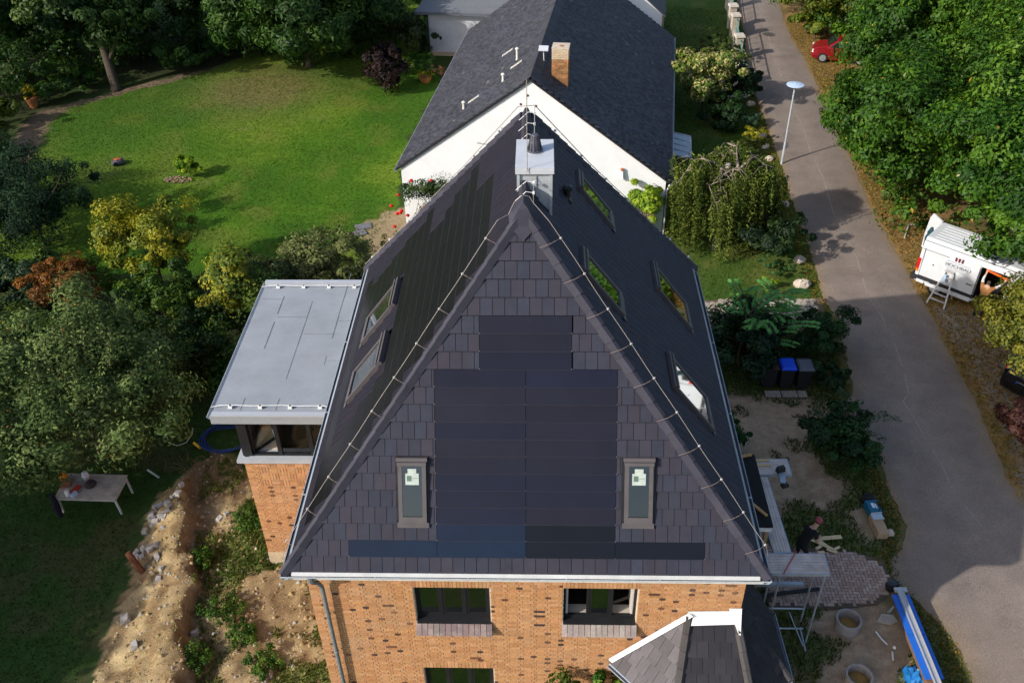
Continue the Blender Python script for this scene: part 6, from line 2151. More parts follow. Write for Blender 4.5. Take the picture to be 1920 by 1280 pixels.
# ---- robot mower, flower pots
rm = thing('robot_mower', 'small dark robotic mower on the open lawn', 'mower', (-22.36, 32.2, 0), .5)
mb = MB()
loops = []
for x_, w_, h_ in ((-.33, .14, .10), (-.27, .22, .17), (-.05, .27, .26), (.15, .26, .25), (.30, .20, .17), (.36, .12, .08)):
    loops.append([Vector((x_, w_ * c, .05 + h_ * s)) for c, s in ((-1, 0), (-1, .55), (-.6, .95), (.6, .95), (1, .55), (1, 0))])
obj('body', mb.loft(loops), mat('mower_grey', (.05, .05, .06), rough=.4, spec=.5), rm, local=True)
obj('top_cover', MB().loft([[Vector((x_, w_ * c, h_ + .04 * (1 - abs(c)))) for c in (-1, -.4, .4, 1)] for x_, w_, h_ in ((-.18, .10, .28), (0, .14, .305), (.2, .10, .27))], caps=False), mat('mower_orange', (.45, .10, .03), rough=.4), rm, local=True)
for s_ in (-1, 1):
    obj('wheel', MB().lathe([(.11, -.03), (.12, 0), (.11, .03)], (-.15, s_ * .25, .12), 12, M3=R3('X', math.pi / 2)), m_black, rm, local=True)

fp = thing('flower_pot', 'terracotta pot of yellow flowers at the bend of the bark path', 'flower pot', (-30.3, 39.8, 0))
obj('pot', MB().lathe([(.22, 0), (.34, .55), (.38, .56), (.38, .64), (.30, .64), (.28, .5)], (-30.3, 39.8, 0), 14), mat('pot_clay', (.36, .14, .05), rough=.8, var=.2), fp)
rg = np.random.default_rng(420)
P_, D_, T_ = crown_points([(-30.3, 39.8, .95, .5, .5, .32)], 420, rg, 18, .5)
C_ = pal(T_, [(.03, .08, .01), (.06, .12, .01), (.10, .16, .02)], rg)
k_ = rg.choice(len(P_), len(P_) // 2, replace=False)
C_[k_] = np.array((.62, .42, .01)) * rg.uniform(.8, 1.1, (len(k_), 1))
obj('flowers', leaf_mesh('flowers', P_, D_, .15 * rg.uniform(.7, 1.3, len(P_)), C_, rg, .7), m_leaf, fp)
fp = thing('flower_pot', 'bowl of yellow flowers beside the outbuilding', 'flower pot', (-6.9, 43.3, 0))
obj('pot', MB().lathe([(.25, 0), (.42, .30), (.44, .36), (.36, .36), (.30, .25)], (-6.9, 43.3, 0), 14), mat('pot_clay'), fp)
P_, D_, T_ = crown_points([(-6.9, 43.3, .52, .42, .42, .2)], 300, rg, 14, .5)
C_ = pal(T_, [(.03, .08, .01), (.06, .12, .01), (.10, .16, .02)], rg)
k_ = rg.choice(len(P_), len(P_) // 3, replace=False)
C_[k_] = np.array((.62, .42, .01))
obj('flowers', leaf_mesh('flowers', P_, D_, .14 * rg.uniform(.7, 1.3, len(P_)), C_, rg, .7), m_leaf, fp)
tree('border_flowers', 'pink and orange flowers at the left eave of the slate roof', 'flowers', (-6.1, 43.6), 1.1, .5, [(.05, .11, .02), (.09, .15, .03), (.14, .2, .04)], 421, 260, .13, trunk=0, nb=4, clumps=12, extra=[(.55, .20, .14), (.6, .3, .2), (.5, .12, .08)], extra_n=220)


# ---- cars
def section(x, w, z0, z1, zs, wt):
    """car body cross-section: sill z0, belt zs, roof z1; half widths w (belt) and wt (roof)"""
    pts = [(-w * .92, z0), (-w, z0 + (zs - z0) * .35), (-w * .985, zs), (-wt, z1 - .06), (-wt * .8, z1), (wt * .8, z1), (wt, z1 - .06), (w * .985, zs), (w, z0 + (zs - z0) * .35), (w * .92, z0)]
    return [Vector((x, y, z)) for y, z in pts]


def car(name, label, loc, rz, paint, L=3.9, H=1.48, W=.86):
    c = thing(name, label, 'car', loc, rz)
    k = L / 3.9
    st = [(0.0, .60, .32, .62, .60, .50), (.06, .80, .24, .92, .86, .66), (.30 * k, W, .20, 1.18, .95, .68), (.75 * k, W, .19, H - .03, .96, .62), (1.5 * k, W, .19, H, .97, .62), (2.3 * k, W, .19, H - .06, .96, .62),
          (2.95 * k, W, .19, .98, .93, .66), (3.5 * k, W * .96, .21, .86, .82, .62), (3.8 * k, W * .86, .26, .74, .70, .56), (3.9 * k, W * .66, .34, .60, .58, .46)]
    body = MB().loft([section(*s) for s in st])
    obj('body', body, paint, c, local=True, smooth=False)
    gl = mat('car_glass', (.015, .018, .02), rough=.05, spec=.8, var=0)
    for s in (-1, 1):
        side = []
        f = 1.006
        y1, y2 = W * .975 * s, .635 * s
        side = [Vector((.72 * k, y1 * f, 1.0)), Vector((2.72 * k, y1 * f, .98)), Vector((2.25 * k, y2 * 1.03, H - .10)), Vector((.95 * k, y2 * 1.03, H - .09))]
        obj('side_window', MB().add(side, [(0, 1, 2, 3) if s > 0 else (3, 2, 1, 0)]), gl, c, local=True)
    obj('rear_window', MB().add([Vector((.31 * k, -.60, 1.21)), Vector((.31 * k, .60, 1.21)), Vector((.72 * k, .54, H - .05)), Vector((.72 * k, -.54, H - .05))], [(0, 1, 2, 3)]), gl, c, local=True)
    obj('windscreen', MB().add([Vector((2.93 * k, -.60, 1.02)), Vector((2.33 * k, -.56, H - .055)), Vector((2.33 * k, .56, H - .055)), Vector((2.93 * k, .60, 1.02))], [(0, 1, 2, 3)]), gl, c, local=True)
    tyre_m = mat('tyre', (.012, .012, .012), rough=.9, var=.2)
    rim_m = mat('rim', (.45, .46, .48), rough=.35, metal=.6, var=.05)
    for x_ in (.68 * k, 3.1 * k):
        for s in (-1, 1):
            ctr = Vector((x_, s * (W - .09), .31))
            w = obj('wheel', MB().lathe([(.20, -.105), (.31, -.09), (.32, 0), (.31, .09), (.20, .105)], ctr, 20, M3=R3('X', math.pi / 2)), tyre_m, c, local=True)
            rim = MB().lathe([(.0, .112 * -s), (.05, .116 * -s), (.06, .10 * -s), (.19, .095 * -s), (.205, .108 * -s)], ctr, 20, M3=R3('X', math.pi / 2))
            for a in range(8):
                an = a * math.pi / 4
                rim.bar(ctr + Vector((0, s * .108, 0)), ctr + Vector((.19 * math.cos(an), s * .108, .19 * math.sin(an))), .035, .02, up=(0, 1, 0))
            obj('rim', rim, rim_m, w, local=True)
    for s in (-1, 1):
        obj('tail_light', MB().add([Vector((.10, s * .78, .78)), Vector((.10, s * .50, .80)), Vector((.21, s * .52, .97)), Vector((.34, s * .845, 1.02)), Vector((.30, s * .86, .84))], [(0, 1, 2, 3, 4) if s < 0 else (4, 3, 2, 1, 0)]), mat('tail_red', (.45, .01, .008), rough=.25, spec=.6, var=0, emit=.15), c, local=True)
        obj('tail_light_edge', MB().box((.09, s * .60, .775), (.03, .30, .04)), mat('lamp_white', (.7, .68, .62), rough=.3), c, local=True)
        obj('headlight', MB().box((3.80 * k, s * .62, .66), (.12, .26, .14), taper=.8), mat('lamp_white'), c, local=True)
        obj('mirror', MB().box((2.55 * k, s * (W + .08), .98), (.12, .16, .13), taper=.8), paint, c, local=True)
    pl = obj('number_plate', MB().box((.035, 0, .70), (.02, .52, .11)), mat('plate_white', (.75, .75, .74), rough=.5), c, local=True)
    obj('plate_band', MB().box((.022, .235, .70), (.02, .05, .105)), mat('plate_blue', (.01, .06, .50), rough=.5), pl, local=True)
    return c


car('red_car', 'small red hatchback parked under the trees', (21.4, 46.1, .0), math.radians(165), mat('red_paint', (.20, .006, .010), rough=.25, spec=.6, var=.06), L=3.7)
car('black_car', 'black car cut by the right edge of the picture', (17.5, 13.1, .0), math.radians(38), mat('black_paint', (.006, .006, .007), rough=.18, spec=.7, var=0), L=4.3)

# ---- white van
VA = math.radians(-42)
van = thing('white_van', 'white panel van with its sliding door and a rear door open', 'van', (16.70, 21.20, 0), VA)
m_van = mat('van_white', (.55, .57, .59), rough=.35, spec=.5, var=.05, scale=2, stain=(.42, .40, .36), stain_scale=1.5, stain_amt=.25)
m_vtrim = mat('van_trim', (.022, .022, .024), rough=.7, var=.1)


def vsec(x, w, z0, z1, r=.16, lean=.08):
    p = [(-w, z0), (-w, z0 + .6), (-w + lean * .35, z1 - .5), (-w + lean, z1 - r), (-w + lean + r, z1), (w - lean - r, z1), (w - lean, z1 - r), (w - lean * .35, z1 - .5), (w, z0 + .6), (w, z0)]
    return [Vector((x, y, z)) for y, z in p]


HV = 2.38
# body in three lofts so that the doorway in the right side stays open
obj('body', MB().loft([vsec(0, .97, .42, HV - .03), vsec(.06, 1.0, .40, HV), vsec(2.42, 1.0, .40, HV)]), m_van, van, local=True)
rb = MB()
x0, x1 = 2.42, 3.52
lf = [[Vector((x, y, z)) for y, z in ((-.98, HV - .35), (-.92, HV - .16), (-.76, HV), (.76, HV), (.92, HV - .16), (1.0, 1.0), (1.0, .40), (.94, .40), (.94, HV - .2), (-.9, HV - .3))] for x in (x0, x1)]
rb.loft(lf)
rb.box(((x0 + x1) / 2, 0, .46), (x1 - x0, 1.94, .10))
obj('door_bay', rb, m_van, van, local=True)
obj('cargo_lining', MB().box((2.435, 0, 1.35), (.02, 1.8, 1.7)).box((3.505, 0, 1.35), (.02, 1.8, 1.7)).box((2.97, .90, 1.3), (1.05, .03, 1.6)).box((2.97, 0, .53), (1.05, 1.86, .03)), m_vtrim, van, local=True)
obj('cab', MB().loft([vsec(3.52, 1.0, .40, HV), vsec(3.85, 1.0, .40, HV - .02), vsec(4.15, .99, .40, HV - .20, lean=.14), vsec(4.75, .98, .42, 1.32, r=.10, lean=.06), vsec(5.25, .93, .42, 1.08, r=.10, lean=.06), vsec(5.42, .80, .46, .82, r=.08, lean=.04)]), m_van, van, local=True)
gl = mat('car_glass', (.015, .018, .02), rough=.05, spec=.8, var=0)
obj('windscreen', MB().add([Vector((4.17, -.76, 2.13)), Vector((4.17, .76, 2.13)), Vector((4.74, .84, 1.36)), Vector((4.74, -.84, 1.36))], [(3, 2, 1, 0)]), gl, van, local=True)
obj('cab_window', MB().add([Vector((3.60, -1.004, 1.25)), Vector((4.55, -1.0, 1.25)), Vector((4.12, -.955, 1.90)), Vector((3.60, -.955, 1.95))], [(0, 1, 2, 3)]), gl, van, local=True)
for k in range(6):
    obj('roof_rib', MB().box((1.35, -.55 + k * .22, HV + .004), (2.3, .07, .022), taper=.9), m_van, van, local=True)
# sliding door pushed back along the side
sd_ = obj('sliding_door', MB().loft([[Vector((x, -1.045 + l, z)) for z, l in ((.48, 0), (1.1, -.005), (1.75, .02), (2.08, .075))] + [Vector((x, -1.01 + l, z)) for z, l in ((2.08, .075), (1.75, .02), (1.1, -.005), (.48, 0))] for x in (1.18, 2.38)]), m_van, van, local=True)
obj('door_handle', MB().box((2.18, -1.065, 1.12), (.22, .03, .035)), m_vtrim, sd_, local=True)
obj('rub_strip', MB().box((1.3, -1.02, .62), (2.3, .06, .16)), m_vtrim, van, local=True)
obj('rear_bumper', MB().box((-.04, 0, .52), (.20, 1.98, .26)).box((.10, -.98, .56), (.5, .1, .22)), m_vtrim, van, local=True)
obj('sill_panel', MB().box((.30, -1.01, .46), (.32, .08, .14)), m_van, van, local=True)
obj('sill_panel', MB().box((1.45, -1.01, .42), (1.85, .08, .14)), m_van, van, local=True)
obj('tail_light', MB().box((.05, -.985, 1.15), (.10, .06, .62)).box((.0, -.93, 1.15), (.05, .12, .62)), mat('tail_red', (.45, .01, .008), rough=.25, spec=.6, var=0, emit=.15), van, local=True)
obj('amber_lens', MB().box((.052, -.992, .90), (.08, .06, .12)), mat('amber_lens', (.70, .20, .02), rough=.3), van, local=True)
obj('fuel_cap', MB().lathe([(.0, .0), (.03, .0), (.03, -.02)], (.62, -1.005, 1.35), 10, M3=R3('X', math.pi / 2)), m_vtrim, van, local=True)
for x_ in (.95, 4.45):
    for s in (-1, 1):
        ctr = Vector((x_, s * .90, .34))
        w = obj('wheel', MB().lathe([(.2, -.11), (.33, -.10), (.345, 0), (.33, .10), (.2, .11)], ctr, 22, M3=R3('X', math.pi / 2)), mat('tyre'), van, local=True)
        obj('rim', MB().lathe([(.0, -s * .07), (.06, -s * .085), (.12, -s * .06), (.18, -s * .10), (.215, -s * .115)], ctr, 22, M3=R3('X', math.pi / 2)), mat('steel_rim', (.28, .27, .26), rough=.5, metal=.4), w, local=True)
seam = MB()
for x_ in (.16, 2.40, 3.55):
    seam.box((x_, -1.003 + (.0 if x_ < 1 else -.0), 1.30), (.012, .02, 1.35))
seam.box((.6, -.99, 1.93), (1.1, .02, .012))
obj('panel_gap', seam, mat('gap_dark', (.06, .06, .06), rough=.8), van, local=True, kind='stuff')
obj('roof_gutter', MB().box((2.0, -.905, HV - .11), (4.0, .02, .018)), mat('gap_dark'), van, local=True)
# open rear door swung out on the far side
rdoor = MB()
hx, hy = -.02, .96
dd = Vector((-.80, .60, 0)).normalized()
nn = Vector((-dd.y, dd.x, 0))
pr = [(0, .55), (.92, .55), (.95, 1.2), (.86, 2.05), (.72, HV - .08), (0.04, HV - .08)]
rdoor.prism([Vector((hx, hy, 0)) + dd * a + Vector((0, 0, z)) for a, z in pr], nn * .06)
rd = obj('rear_door', rdoor, m_van, van, local=True)
obj('door_lining', MB().prism([Vector((hx, hy, 0)) + nn * .061 + dd * a + Vector((0, 0, z)) for a, z in ((.1, .65), (.82, .65), (.82, 1.15), (.1, 1.15))], nn * .01), m_vtrim, rd, local=True)


# lettering on the side
def text_mesh(txt, size, name, m, parent, mat4, local=True, ext=.003):
    cu_ = bpy.data.curves.new(name, 'FONT')
    cu_.body = txt
    cu_.size = size
    cu_.extrude = ext
    cu_.align_x = 'CENTER'
    to = bpy.data.objects.new('tmp_text', cu_)
    COL.objects.link(to)
    bpy.context.view_layer.update()
    me = bpy.data.meshes.new_from_object(to.evaluated_get(bpy.context.evaluated_depsgraph_get()))
    bpy.data.objects.remove(to, do_unlink=True)
    me.transform(mat4)
    me.materials.clear()
    me.name = name
    o = obj(name, me, m, parent, local=local)
    return o


TM = Matrix.Translation((1.58, -1.056, 1.60)) @ Matrix.Rotation(math.pi / 2, 4, 'X')
sg_ = text_mesh('HOCHBAU', .21, 'lettering', mat('grey_letters', (.16, .16, .18), rough=.6), van, TM)
lm = MB()
for k in range(3):
    lm.box((1.42 + k * .13, -1.04, 1.98), (.055, .03, .17))
obj('emblem_bar', lm, mat('emblem_red', (.17, .012, .03), rough=.5), van, local=True)
obj('emblem_line', MB().box((1.58, -1.046, 1.82), (.95, .012, .014)).box((1.58, -1.06, 1.55), (.95, .012, .010)), mat('grey_letters'), van, local=True)
fine = MB()
for row, w_ in ((1.48, 14), (1.02, 9), (.94, 9)):
    for k in range(w_):
        if RNG.random() < .82:
            fine.box((1.58 + (k - w_ / 2) * .055 * (1 if row > 1.2 else .8), -1.062 if row > 1.1 else -1.062, row), (.03 + RNG.uniform(0, .012), .006, .05 if row > 1.2 else .03))
obj('fine_print', fine, mat('faint_print', (.48, .48, .50), rough=.6), van, local=True, kind='stuff')

# ---- step ladder by the van
sl_ = thing('step_ladder', 'aluminium folding ladder standing open against the van side', 'ladder', (16.8, 19.1, 0))
m_alu = mat('aluminium', (.52, .50, .48), rough=.5, metal=.4, var=.15, scale=8)
tp = Vector((16.95, 19.45, 1.38))
rt_ = Vector((.74, -.67, 0))
ft = Vector((-.67, -.74, 0))
for s in (-1, 1):
    obj('rail', MB().bar(tp + rt_ * (s * .16), tp + rt_ * (s * .36) + ft * .55 - Vector((0, 0, 1.38)), .06, .03), m_alu, sl_)
    obj('rear_leg', MB().bar(tp + rt_ * (s * .15) - ft * .02, tp + rt_ * (s * .32) - ft * .30 - Vector((0, 0, 1.36)), .045, .03), m_alu, sl_)
for k in range(1, 6):
    f = k / 6
    c_ = tp + ft * .55 * f - Vector((0, 0, 1.38 * f))
    w_ = .16 + .20 * f
    obj('rung', MB().bar(c_ - rt_ * w_, c_ + rt_ * w_, .07, .03), m_alu, sl_)
obj('top_tray', MB().box(tp + Vector((0, 0, .02)), (.36, .16, .05), VA), m_alu, sl_)
obj('blue_rag', MB().box(tp + ft * .12 - Vector((0, 0, .25)) - rt_ * .1, (.14, .06, .34), VA, taper=.6), mat('rag_blue', (.34, .46, .62), rough=.9), label='pale blue cloth hanging on the ladder', cat='cloth')

# things lying by the van
jk = MB()
pp = [Vector((16.7, 21.2, 0)) + Matrix.Rotation(VA, 3, 'Z') @ (Vector((hx, hy, 0)) - nn * -.1 + dd * a + Vector((0, 0, z))) for a, z in ((.50, 1.75), (.46, 1.5), (.52, 1.2), (.42, .95), (.50, .72))]
jk.tube(pp, [.05, .17, .10, .09, .03], 8)
jk.tube([pp[1], pp[1] + Vector((.2, .05, -.16)), pp[1] + Vector((.26, .05, -.3))], [.07, .05, .04], 6)
jk.tube([pp[1], pp[1] + Vector((-.18, -.05, -.1)), pp[1] + Vector((-.22, -.05, -.25))], [.07, .05, .04], 6)
obj('hanging_jacket', jk, mat('teal_cloth', (.012, .045, .060), rough=.9, var=.4, scale=8), label='dark teal jacket and straps hanging on the open van door', cat='jacket', smooth=True)
obj('bent_tube', MB().tube([(16.95, 24.35, .05), (17.4, 25.3, .06), (17.52, 25.5, .07), (17.75, 25.5, .06)], .035, 6), mat('grey_tube', (.42, .42, .42), rough=.6), label='bent grey tube lying on leaves beside the van', cat='tube')


# ---- people
def person(name, label, loc, rz, J, radii, zones, faces=True):
    """J: joint positions in local space; one skin mesh with material zones by nearest joint"""
    edges = [('pelvis', 'spine'), ('spine', 'chest'), ('chest', 'neck'), ('neck', 'jaw'), ('jaw', 'crown')]
    for s in 'lr':
        edges += [('chest', 'sh_' + s), ('sh_' + s, 'el_' + s), ('el_' + s, 'wr_' + s), ('wr_' + s, 'palm_' + s),
                  ('pelvis', 'hip_' + s), ('hip_' + s, 'kn_' + s), ('kn_' + s, 'an_' + s), ('an_' + s, 'toe_' + s)]
    J = {k: Vector(v) for k, v in J.items()}
    rad = dict(radii)
    for s in 'lr':
        d = (J['palm_' + s] - J['wr_' + s]).normalized()
        sd = d.cross(Vector((.3, .9, .2))).normalized()
        for q, (off, ln) in enumerate(((-.032, .062), (-.011, .075), (.011, .07), (.031, .055))):
            a, b = 'f%d%sa' % (q, s), 'f%d%sb' % (q, s)
            J[a] = J['palm_' + s] + d * .035 + sd * off
            J[b] = J[a] + d * ln - Vector((0, 0, .012))
            rad[a], rad[b] = .0095, .008
            edges += [('palm_' + s, a), (a, b)]
        a, b = 'th%sa' % s, 'th%sb' % s
        J[a] = J['wr_' + s] + d * .045 + sd * .045
        J[b] = J[a] + d * .04 + sd * .025
        rad[a], rad[b] = .011, .009
        edges += [('wr_' + s, a), (a, b)]
    names = list(J)
    me = bpy.data.meshes.new(name + '_skel')
    me.from_pydata([J[n] for n in names], [(names.index(a), names.index(b)) for a, b in edges], [])
    tmp = bpy.data.objects.new('tmp_body', me)
    COL.objects.link(tmp)
    md = tmp.modifiers.new('skin', 'SKIN')
    sv = me.skin_vertices[0].data
    for i, n in enumerate(names):
        r = rad.get(n, .05)
        sv[i].radius = (r if not isinstance(r, tuple) else r[0], r if not isinstance(r, tuple) else r[1])
        sv[i].use_root = (n == 'pelvis')
    ss = tmp.modifiers.new('sub', 'SUBSURF')
    ss.levels = 2
    ss.render_levels = 2
    bpy.context.view_layer.update()
    bm_ = bpy.data.meshes.new_from_object(tmp.evaluated_get(bpy.context.evaluated_depsgraph_get()))
    bpy.data.objects.remove(tmp, do_unlink=True)
    mats = []
    for key, mm in zones:
        if mm not in mats:
            mats.append(mm)
    bm_.materials.clear()
    for mm in mats:
        bm_.materials.append(mm)
    segs = []
    for a, b in edges:
        segs.append((J[a], J[b], a, b))
    for p in bm_.polygons:
        c = p.center
        best = None
        for a, b, na, nb in segs:
            ab = b - a
            t = max(0, min(1, (c - a).dot(ab) / (ab.length_squared + 1e-9)))
            dd_ = (a + ab * t - c).length
            if best is None or dd_ < best[0]:
                best = (dd_, na if t < .5 else nb)
        for key, mm in zones:
            if best[1].startswith(key):
                p.material_index = mats.index(mm)
                break
        p.use_smooth = True
    t = thing(name, label, 'person', loc, rz)
    bm_.name = 'body'
    o = bpy.data.objects.new('body', bm_)
    COL.objects.link(o)
    o.parent = t
    return t, J


skin = mat('skin', (.46, .27, .18), rough=.6, var=.08)
m_blk = mat('black_cloth', (.012, .012, .014), rough=.95, var=.3, scale=12)
m_vest = mat('brown_vest', (.27, .125, .045), rough=.95, var=.2, scale=10)
m_shirt = mat('pale_shirt', (.55, .54, .54), rough=.9, var=.12, scale=10)
m_hair = mat('brown_hair', (.055, .040, .032), rough=.85, var=.3, scale=20)
RAD = dict(pelvis=(.15, .12), spine=(.145, .115), chest=(.17, .12), neck=.062, jaw=(.078, .088), crown=(.085, .098), sh_l=.085, sh_r=.085, el_l=.052, el_r=.052, wr_l=.034, wr_r=.034, palm_l=(.042, .02), palm_r=(.042, .02),
           hip_l=.105, hip_r=.105, kn_l=.070, kn_r=.070, an_l=.050, an_r=.050, toe_l=.045, toe_r=.045)
# worker at the van, back to the camera, both arms raised to a red beam (local +y = facing)
J1 = dict(pelvis=(0, 0, .95), spine=(0, .03, 1.12), chest=(0, .06, 1.36), neck=(0, .07, 1.53), jaw=(0, .10, 1.62), crown=(0, .10, 1.74),
          sh_l=(-.19, .06, 1.44), el_l=(-.28, .26, 1.64), wr_l=(-.26, .42, 1.86), palm_l=(-.26, .45, 1.94),
          sh_r=(.19, .06, 1.44), el_r=(.36, .24, 1.56), wr_r=(.48, .40, 1.76), palm_r=(.49, .43, 1.83),
          hip_l=(-.10, 0, .90), kn_l=(-.12, .03, .50), an_l=(-.12, -.02, .09), toe_l=(-.13, .13, .05), hip_r=(.10, 0, .90), kn_r=(.14, .08, .50), an_r=(.15, .03, .09), toe_r=(.17, .18, .05))
zones1 = [('crown', m_hair), ('jaw', m_hair), ('neck', skin), ('sh_', m_vest), ('el_', m_shirt), ('wr_', skin), ('palm', skin), ('f', skin), ('th', skin), ('chest', m_vest), ('spine', m_vest), ('pelvis', m_blk), ('hip', m_blk), ('kn', m_blk), ('an', m_blk), ('toe', m_blk)]
PV = Matrix.Rotation(VA, 3, 'Z')
wp_ = Vector((16.70, 21.20, 0)) + PV @ Vector((2.92, -1.38, 0))
t1, J1v = person('person', 'person in brown vest and pale sleeves reaching into the van', wp_, VA, J1, RAD, zones1)
# the red beam he holds
Rz = Matrix.Rotation(VA, 3, 'Z')
ha, hb = wp_ + Rz @ Vector((-.32, .46, 1.95)), wp_ + Rz @ Vector((.62, .44, 1.84))
obj('spirit_level', MB().bar(ha, hb + (hb - ha) * .15, .035, .085), mat('level_red', (.72, .11, .02), rough=.45), label='orange red beam held up by the person at the van', cat='beam')

# worker stooping beside the scaffold planks
J2 = dict(pelvis=(0, -.15, .90), spine=(0, -.02, 1.06), chest=(0, .16, 1.22), neck=(0, .30, 1.33), jaw=(0, .38, 1.40), crown=(0, .43, 1.50),
          sh_l=(-.19, .17, 1.27), el_l=(-.24, .28, 1.02), wr_l=(-.12, .46, .95), palm_l=(-.08, .53, .94),
          sh_r=(.19, .17, 1.27), el_r=(.26, .22, 1.00), wr_r=(.16, .42, .90), palm_r=(.13, .50, .89),
          hip_l=(-.10, -.14, .86), kn_l=(-.13, .0, .48), an_l=(-.14, -.10, .09), toe_l=(-.15, .05, .05), hip_r=(.10, -.14, .86), kn_r=(.13, .05, .48), an_r=(.14, .0, .09), toe_r=(.15, .15, .05))
zones2 = [('crown', m_hair), ('jaw', skin), ('neck', skin), ('sh_', m_blk), ('el_', skin), ('wr_', skin), ('palm', skin), ('f', skin), ('th', skin), ('chest', m_blk), ('spine', m_blk), ('pelvis', m_blk), ('hip', m_blk), ('kn', m_blk), ('an', m_blk), ('toe', m_blk)]
t2, J2v = person('person', 'person in black clothes and red cap stooping beside the scaffold planks', (8.15, 5.75, 0), math.radians(-55), J2, RAD, zones2)
cp = MB()
hc = Vector((0, .44, 1.55))
tilt = R3('X', -.55)
cp.lathe([(.104, -.05), (.112, 0), (.098, .06), (.05, .10), (.0, .105)], hc, 14, M3=tilt)
cp.add([hc + tilt @ Vector(q) for q in ((-.085, .07, -.03), (.085, .07, -.03), (.07, .19, -.045), (-.07, .19, -.045), (-.085, .07, -.045), (.085, .07, -.045), (.07, .19, -.06), (-.07, .19, -.06))],
       [(0, 1, 2, 3), (7, 6, 5, 4), (1, 5, 6, 2), (2, 6, 7, 3), (3, 7, 4, 0)])
obj('cap', cp, mat('red_cap', (.30, .075, .085), rough=.9, var=.2), t2, local=True)

# ------------------------------------------------------------------ scaffold, planks and black canopy at the right wall
m_plank = mat('scaffold_plank', (.56, .48, .43), rough=.9, var=.2, scale=3, fine=.25, fscale=60, stain=(.25, .20, .17), stain_scale=2.5, stain_amt=.5)
m_steel = mat('scaffold_steel', (.36, .42, .47), rough=.45, metal=.4, var=.2, scale=5)


def deck(name, label, a, b, w, z, n=6, m=m_plank, cat='platform'):
    """walkway of ribbed boards from a to b, width w to the right of the direction"""
    a, b = Vector((*a, z)), Vector((*b, z))
    d = (b - a).normalized()
    s = Vector((d.y, -d.x, 0))
    t = thing(name, label, cat, a)
    for k in range(n):
        p, q = a + s * (w * (k + .5) / n), b + s * (w * (k + .5) / n)
        k_ = RNG.uniform(-.003, .003)
        obj('board', MB().bar(p + Vector((0, 0, k_)), q + Vector((0, 0, k_)), w / n - .008, .045), m, t)
    obj('edge_profile', MB().bar(b - d * .02 - Vector((0, 0, .02)), b - d * .02 + s * w - Vector((0, 0, .02)), .04, .09), m_steel, t)
    obj('side_profile', MB().bar(a - s * .012 - Vector((0, 0, .03)), b - s * .012 - Vector((0, 0, .03)), .03, .09), m_steel, t)
    obj('side_profile', MB().bar(a + s * (w + .012) - Vector((0, 0, .03)), b + s * (w + .012) - Vector((0, 0, .03)), .03, .09), m_steel, t)
    return t


deck('scaffold_deck', 'wide wooden scaffold deck jutting out below the right gutter corner', (6.0, 3.57), (7.83, 3.58), .63, 2.92, 7)
deck('scaffold_deck', 'long narrow scaffold deck along the black canopy', (6.88, 6.45), (6.98, 3.66), -.42 * -1, 2.86, 5)
deck('scaffold_deck', 'short scaffold deck at the far end of the black canopy', (6.5, 7.1), (7.6, 7.12), .60, 2.90, 6)
obj('red_strap', MB().bar((6.62, 2.90, 2.96), (7.12, 3.66, 2.955), .03, .006), mat('strap_red', (.45, .08, .07), rough=.8), label='red lashing strap across the wide scaffold deck', cat='strap')
for k_, (y_, lb) in enumerate(((7.03, 'pale batten at the far edge of the short scaffold deck'), (6.82, 'pale batten lying along the short scaffold deck'))):
    obj('batten', MB().bar((6.45, y_, 2.95), (7.05, y_ + .02, 2.95), .05, .04), mat('fresh_wood', (.62, .44, .22), rough=.8, var=.15, scale=6), label=lb, cat='batten')
bc = thing('black_canopy', 'flat black membrane canopy under the right gutter', 'canopy', (5.8, 5.2, 0))
CB = [(5.0, 3.98), (6.47, 3.96), (6.46, 6.62), (5.0, 6.62)]
obj('membrane', MB().prism([(x, y, 3.52) for x, y in CB], (0, 0, .08)), mat('black_membrane', (.008, .008, .009), rough=.8, var=.3), bc)
obj('frame', MB().bar((5.0, 4.0, 3.44), (6.45, 3.98, 3.44), .06, .14).bar((6.43, 3.98, 3.44), (6.42, 6.6, 3.44), .06, .14).bar((6.40, 6.6, 3.44), (5.0, 6.6, 3.44), .06, .14), m_clip, bc)
for y_ in (4.05, 6.5):
    obj('post', MB().bar((6.36, y_, 0), (6.36, y_, 3.4), .10), mat('post_wood', (.35, .25, .14), rough=.9), bc)
for a, b, lb in (((5.95, 4.85, 3.63), (6.36, 4.28, 3.63), 'loose timber batten lying slanted on the black canopy'), ((5.75, 6.42, 3.63), (6.36, 6.58, 3.63), 'timber batten at the far edge of the black canopy')):
    obj('batten', MB().bar(a, b, .07, .05), mat('orange_wood', (.50, .30, .12), rough=.8, var=.2, scale=6), label=lb, cat='batten')
obj('bracket_rod', MB().tube([(6.20, 6.75, 3.3), (6.20, 6.75, 3.95), (6.25, 6.72, 4.0)], .018, 6), m_steel, label='thin metal rod standing behind the black canopy', cat='rod')
# metal planter-like bracket on the deck
ms = thing('mitre_saw', 'small bench saw with black head on the scaffold deck', 'saw', (7.25, 6.3, 2.9))
obj('bed', MB().box((7.27, 6.28, 2.99), (.16, .42, .10), -.1), m_steel, ms)
obj('head', MB().box((7.26, 6.52, 3.12), (.26, .14, .18), .3, taper=.8).tube([(7.2, 6.5, 3.18), (7.14, 6.4, 3.26), (7.16, 6.3, 3.22)], .03, 6), m_black, ms)
obj('foot', MB().box((7.30, 6.04, 2.95), (.2, .14, .09), .4), m_black, ms)
